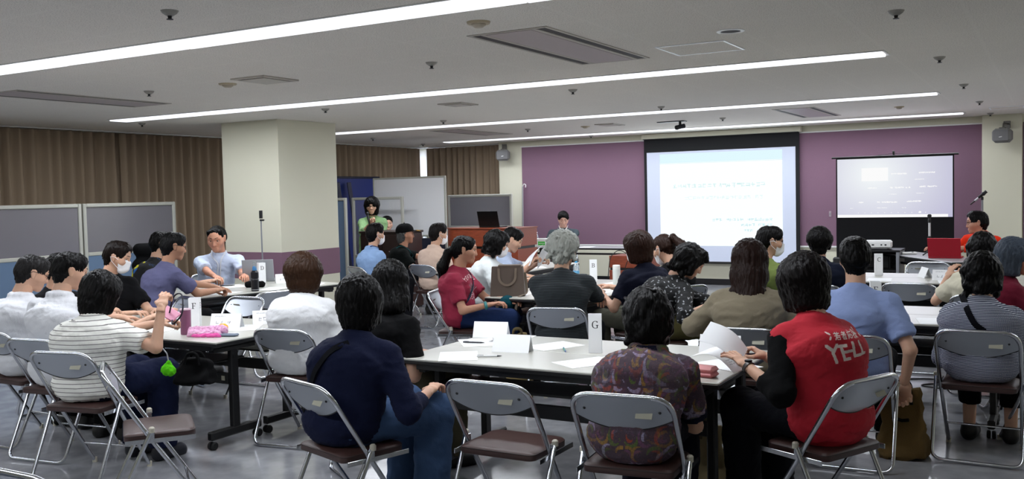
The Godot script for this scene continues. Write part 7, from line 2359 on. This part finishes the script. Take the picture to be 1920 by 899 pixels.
	sheet("white sheet on the far table below the raised papers", V(-5.4, tb, -9.5), 20, 0)
	sheet("second white sheet on the far table, farther back", V(-5.36, tb, -9.95), 40, 1)
	k = skeleton(PEOPLE[last_person("holding up sheets")])
	var hp2: Vector3 = (k.xf as Transform3D) * (k.Gr as Vector3)
	held_paper("white sheet held up by the man in pale shirt, front one", rot(-50, hp2 + V(-0.02, 0.06, -0.1), -42, 24), 1, 0.02)
	held_paper("grey backed sheet held up by the man in pale shirt, rear one", rot(-80, hp2 + V(0.12, 0.1, -0.12), -30, -36), 0, 0.02)
	var tx := thing("tissue_box", "small white box with a green label on the presenter's desk", "box", V(-7.36, tb, -13.86), 10)
	part("box_body", boxmesh(Vector3(0.19, 0.14, 0.13), 0.006), M.white, tx, bx(0, 0.07, 0))
	part("green_label", boxmesh(Vector3(0.12, 0.06, 0.002), 0.0005), mat(Color(0.18, 0.72, 0.2), 0.5), tx, bx(0.02, 0.06, 0.066))
	part("label_text", letter_mesh("", 0.03, false) if false else boxmesh(Vector3(0.1, 0.008, 0.001), 0.0003), M.white, tx, bx(0.02, 0.06, 0.0675))
	bottle("water bottle with white cap left of the white box on the desk", V(-7.5, tb, -13.95), 0.24, Color(0.85, 0.92, 0.97, 0.25), Color(0.9, 0.9, 0.92), Color(0.45, 0.6, 0.78))
	bottle("water bottle with white cap right in front of the presenter", V(-7.0, tb, -13.85), 0.24, Color(0.88, 0.93, 0.97, 0.25), Color(0.92, 0.92, 0.93), Color(0.75, 0.8, 0.84))
	sheet("white sheet on the presenter's desk right of the grey hair", V(-6.55, tb, -13.88), 5, 0)
	var tw := thing("white_cup", "white cup behind the cream blouse, right of the man in orange", "cup", V(-0.55, tb, -13.0))
	part("cup_body", lathe_mesh([Vector2(0, 0), Vector2(0.03, 0), Vector2(0.042, 0.12), Vector2(0.039, 0.12), Vector2(0.03, 0.01), Vector2(0, 0.01)], 20), M.white, tw)

func soft_bag(label: String, at: Vector3, turn: float, size: Vector3, c: Color, seams: bool, canvas := false) -> void:
	var o := bag(label, at, turn)
	var h := size * 0.5
	var r := h.z
	var secs := []
	for i in 15:
		var v := i / 14.0
		var slim := lerpf(1.0, 0.3, smoothstep(0.15, 1.0, v)) * (1.0 + 0.1 * sin(v * 9.0))
		var edge := 0.9 if i == 0 or i == 14 else 1.0
		secs.append([size.y * v, h.x * lerpf(1.0, 0.74, v * v) * edge * (1.0 + 0.05 * sin(v * 7.0 + 1.0)), h.z * slim * edge, 0.45])
	part("bag_body", array_mesh(loft(secs, Transform3D(), hair_noise(1.0, int(size.y * 100)), 0.03)), cloth(c, 0.6), o)
	for s in [-1.0, 1.0]:
		part("handle", tube_mesh(bend([Vector3(-h.x * 0.4, size.y * 0.8, r * 0.62 * s), Vector3(-h.x * 0.3, size.y + 0.04, r * 0.4 * s), Vector3(h.x * 0.3, size.y + 0.04, r * 0.4 * s), Vector3(h.x * 0.4, size.y * 0.8, r * 0.62 * s)], 0.05, 5), 0.009, 8), cloth(Color(0.06, 0.055, 0.05) if canvas else c.darkened(0.3), 0.5), o)
	if seams:
		for i in 4:
			part("seam", tube_mesh(bend([Vector3(-h.x * 0.8, 0.05 + i * 0.1, r * 0.98), Vector3(0, 0.09 + i * 0.1, r * 1.02), Vector3(h.x * 0.8, 0.05 + i * 0.1, r * 0.98)], 0.1, 4), 0.004, 6), M.silver, o)
	if canvas:
		part("side_strap", tube_mesh(PackedVector3Array([Vector3(-h.x * 0.4, size.y * 0.62, r * 0.86), Vector3(0, size.y * 0.58, r * 0.9), Vector3(h.x * 0.3, size.y * 0.6, r * 0.98)]), 0.01, 8), cloth(Color(0.05, 0.045, 0.04), 0.5), o)
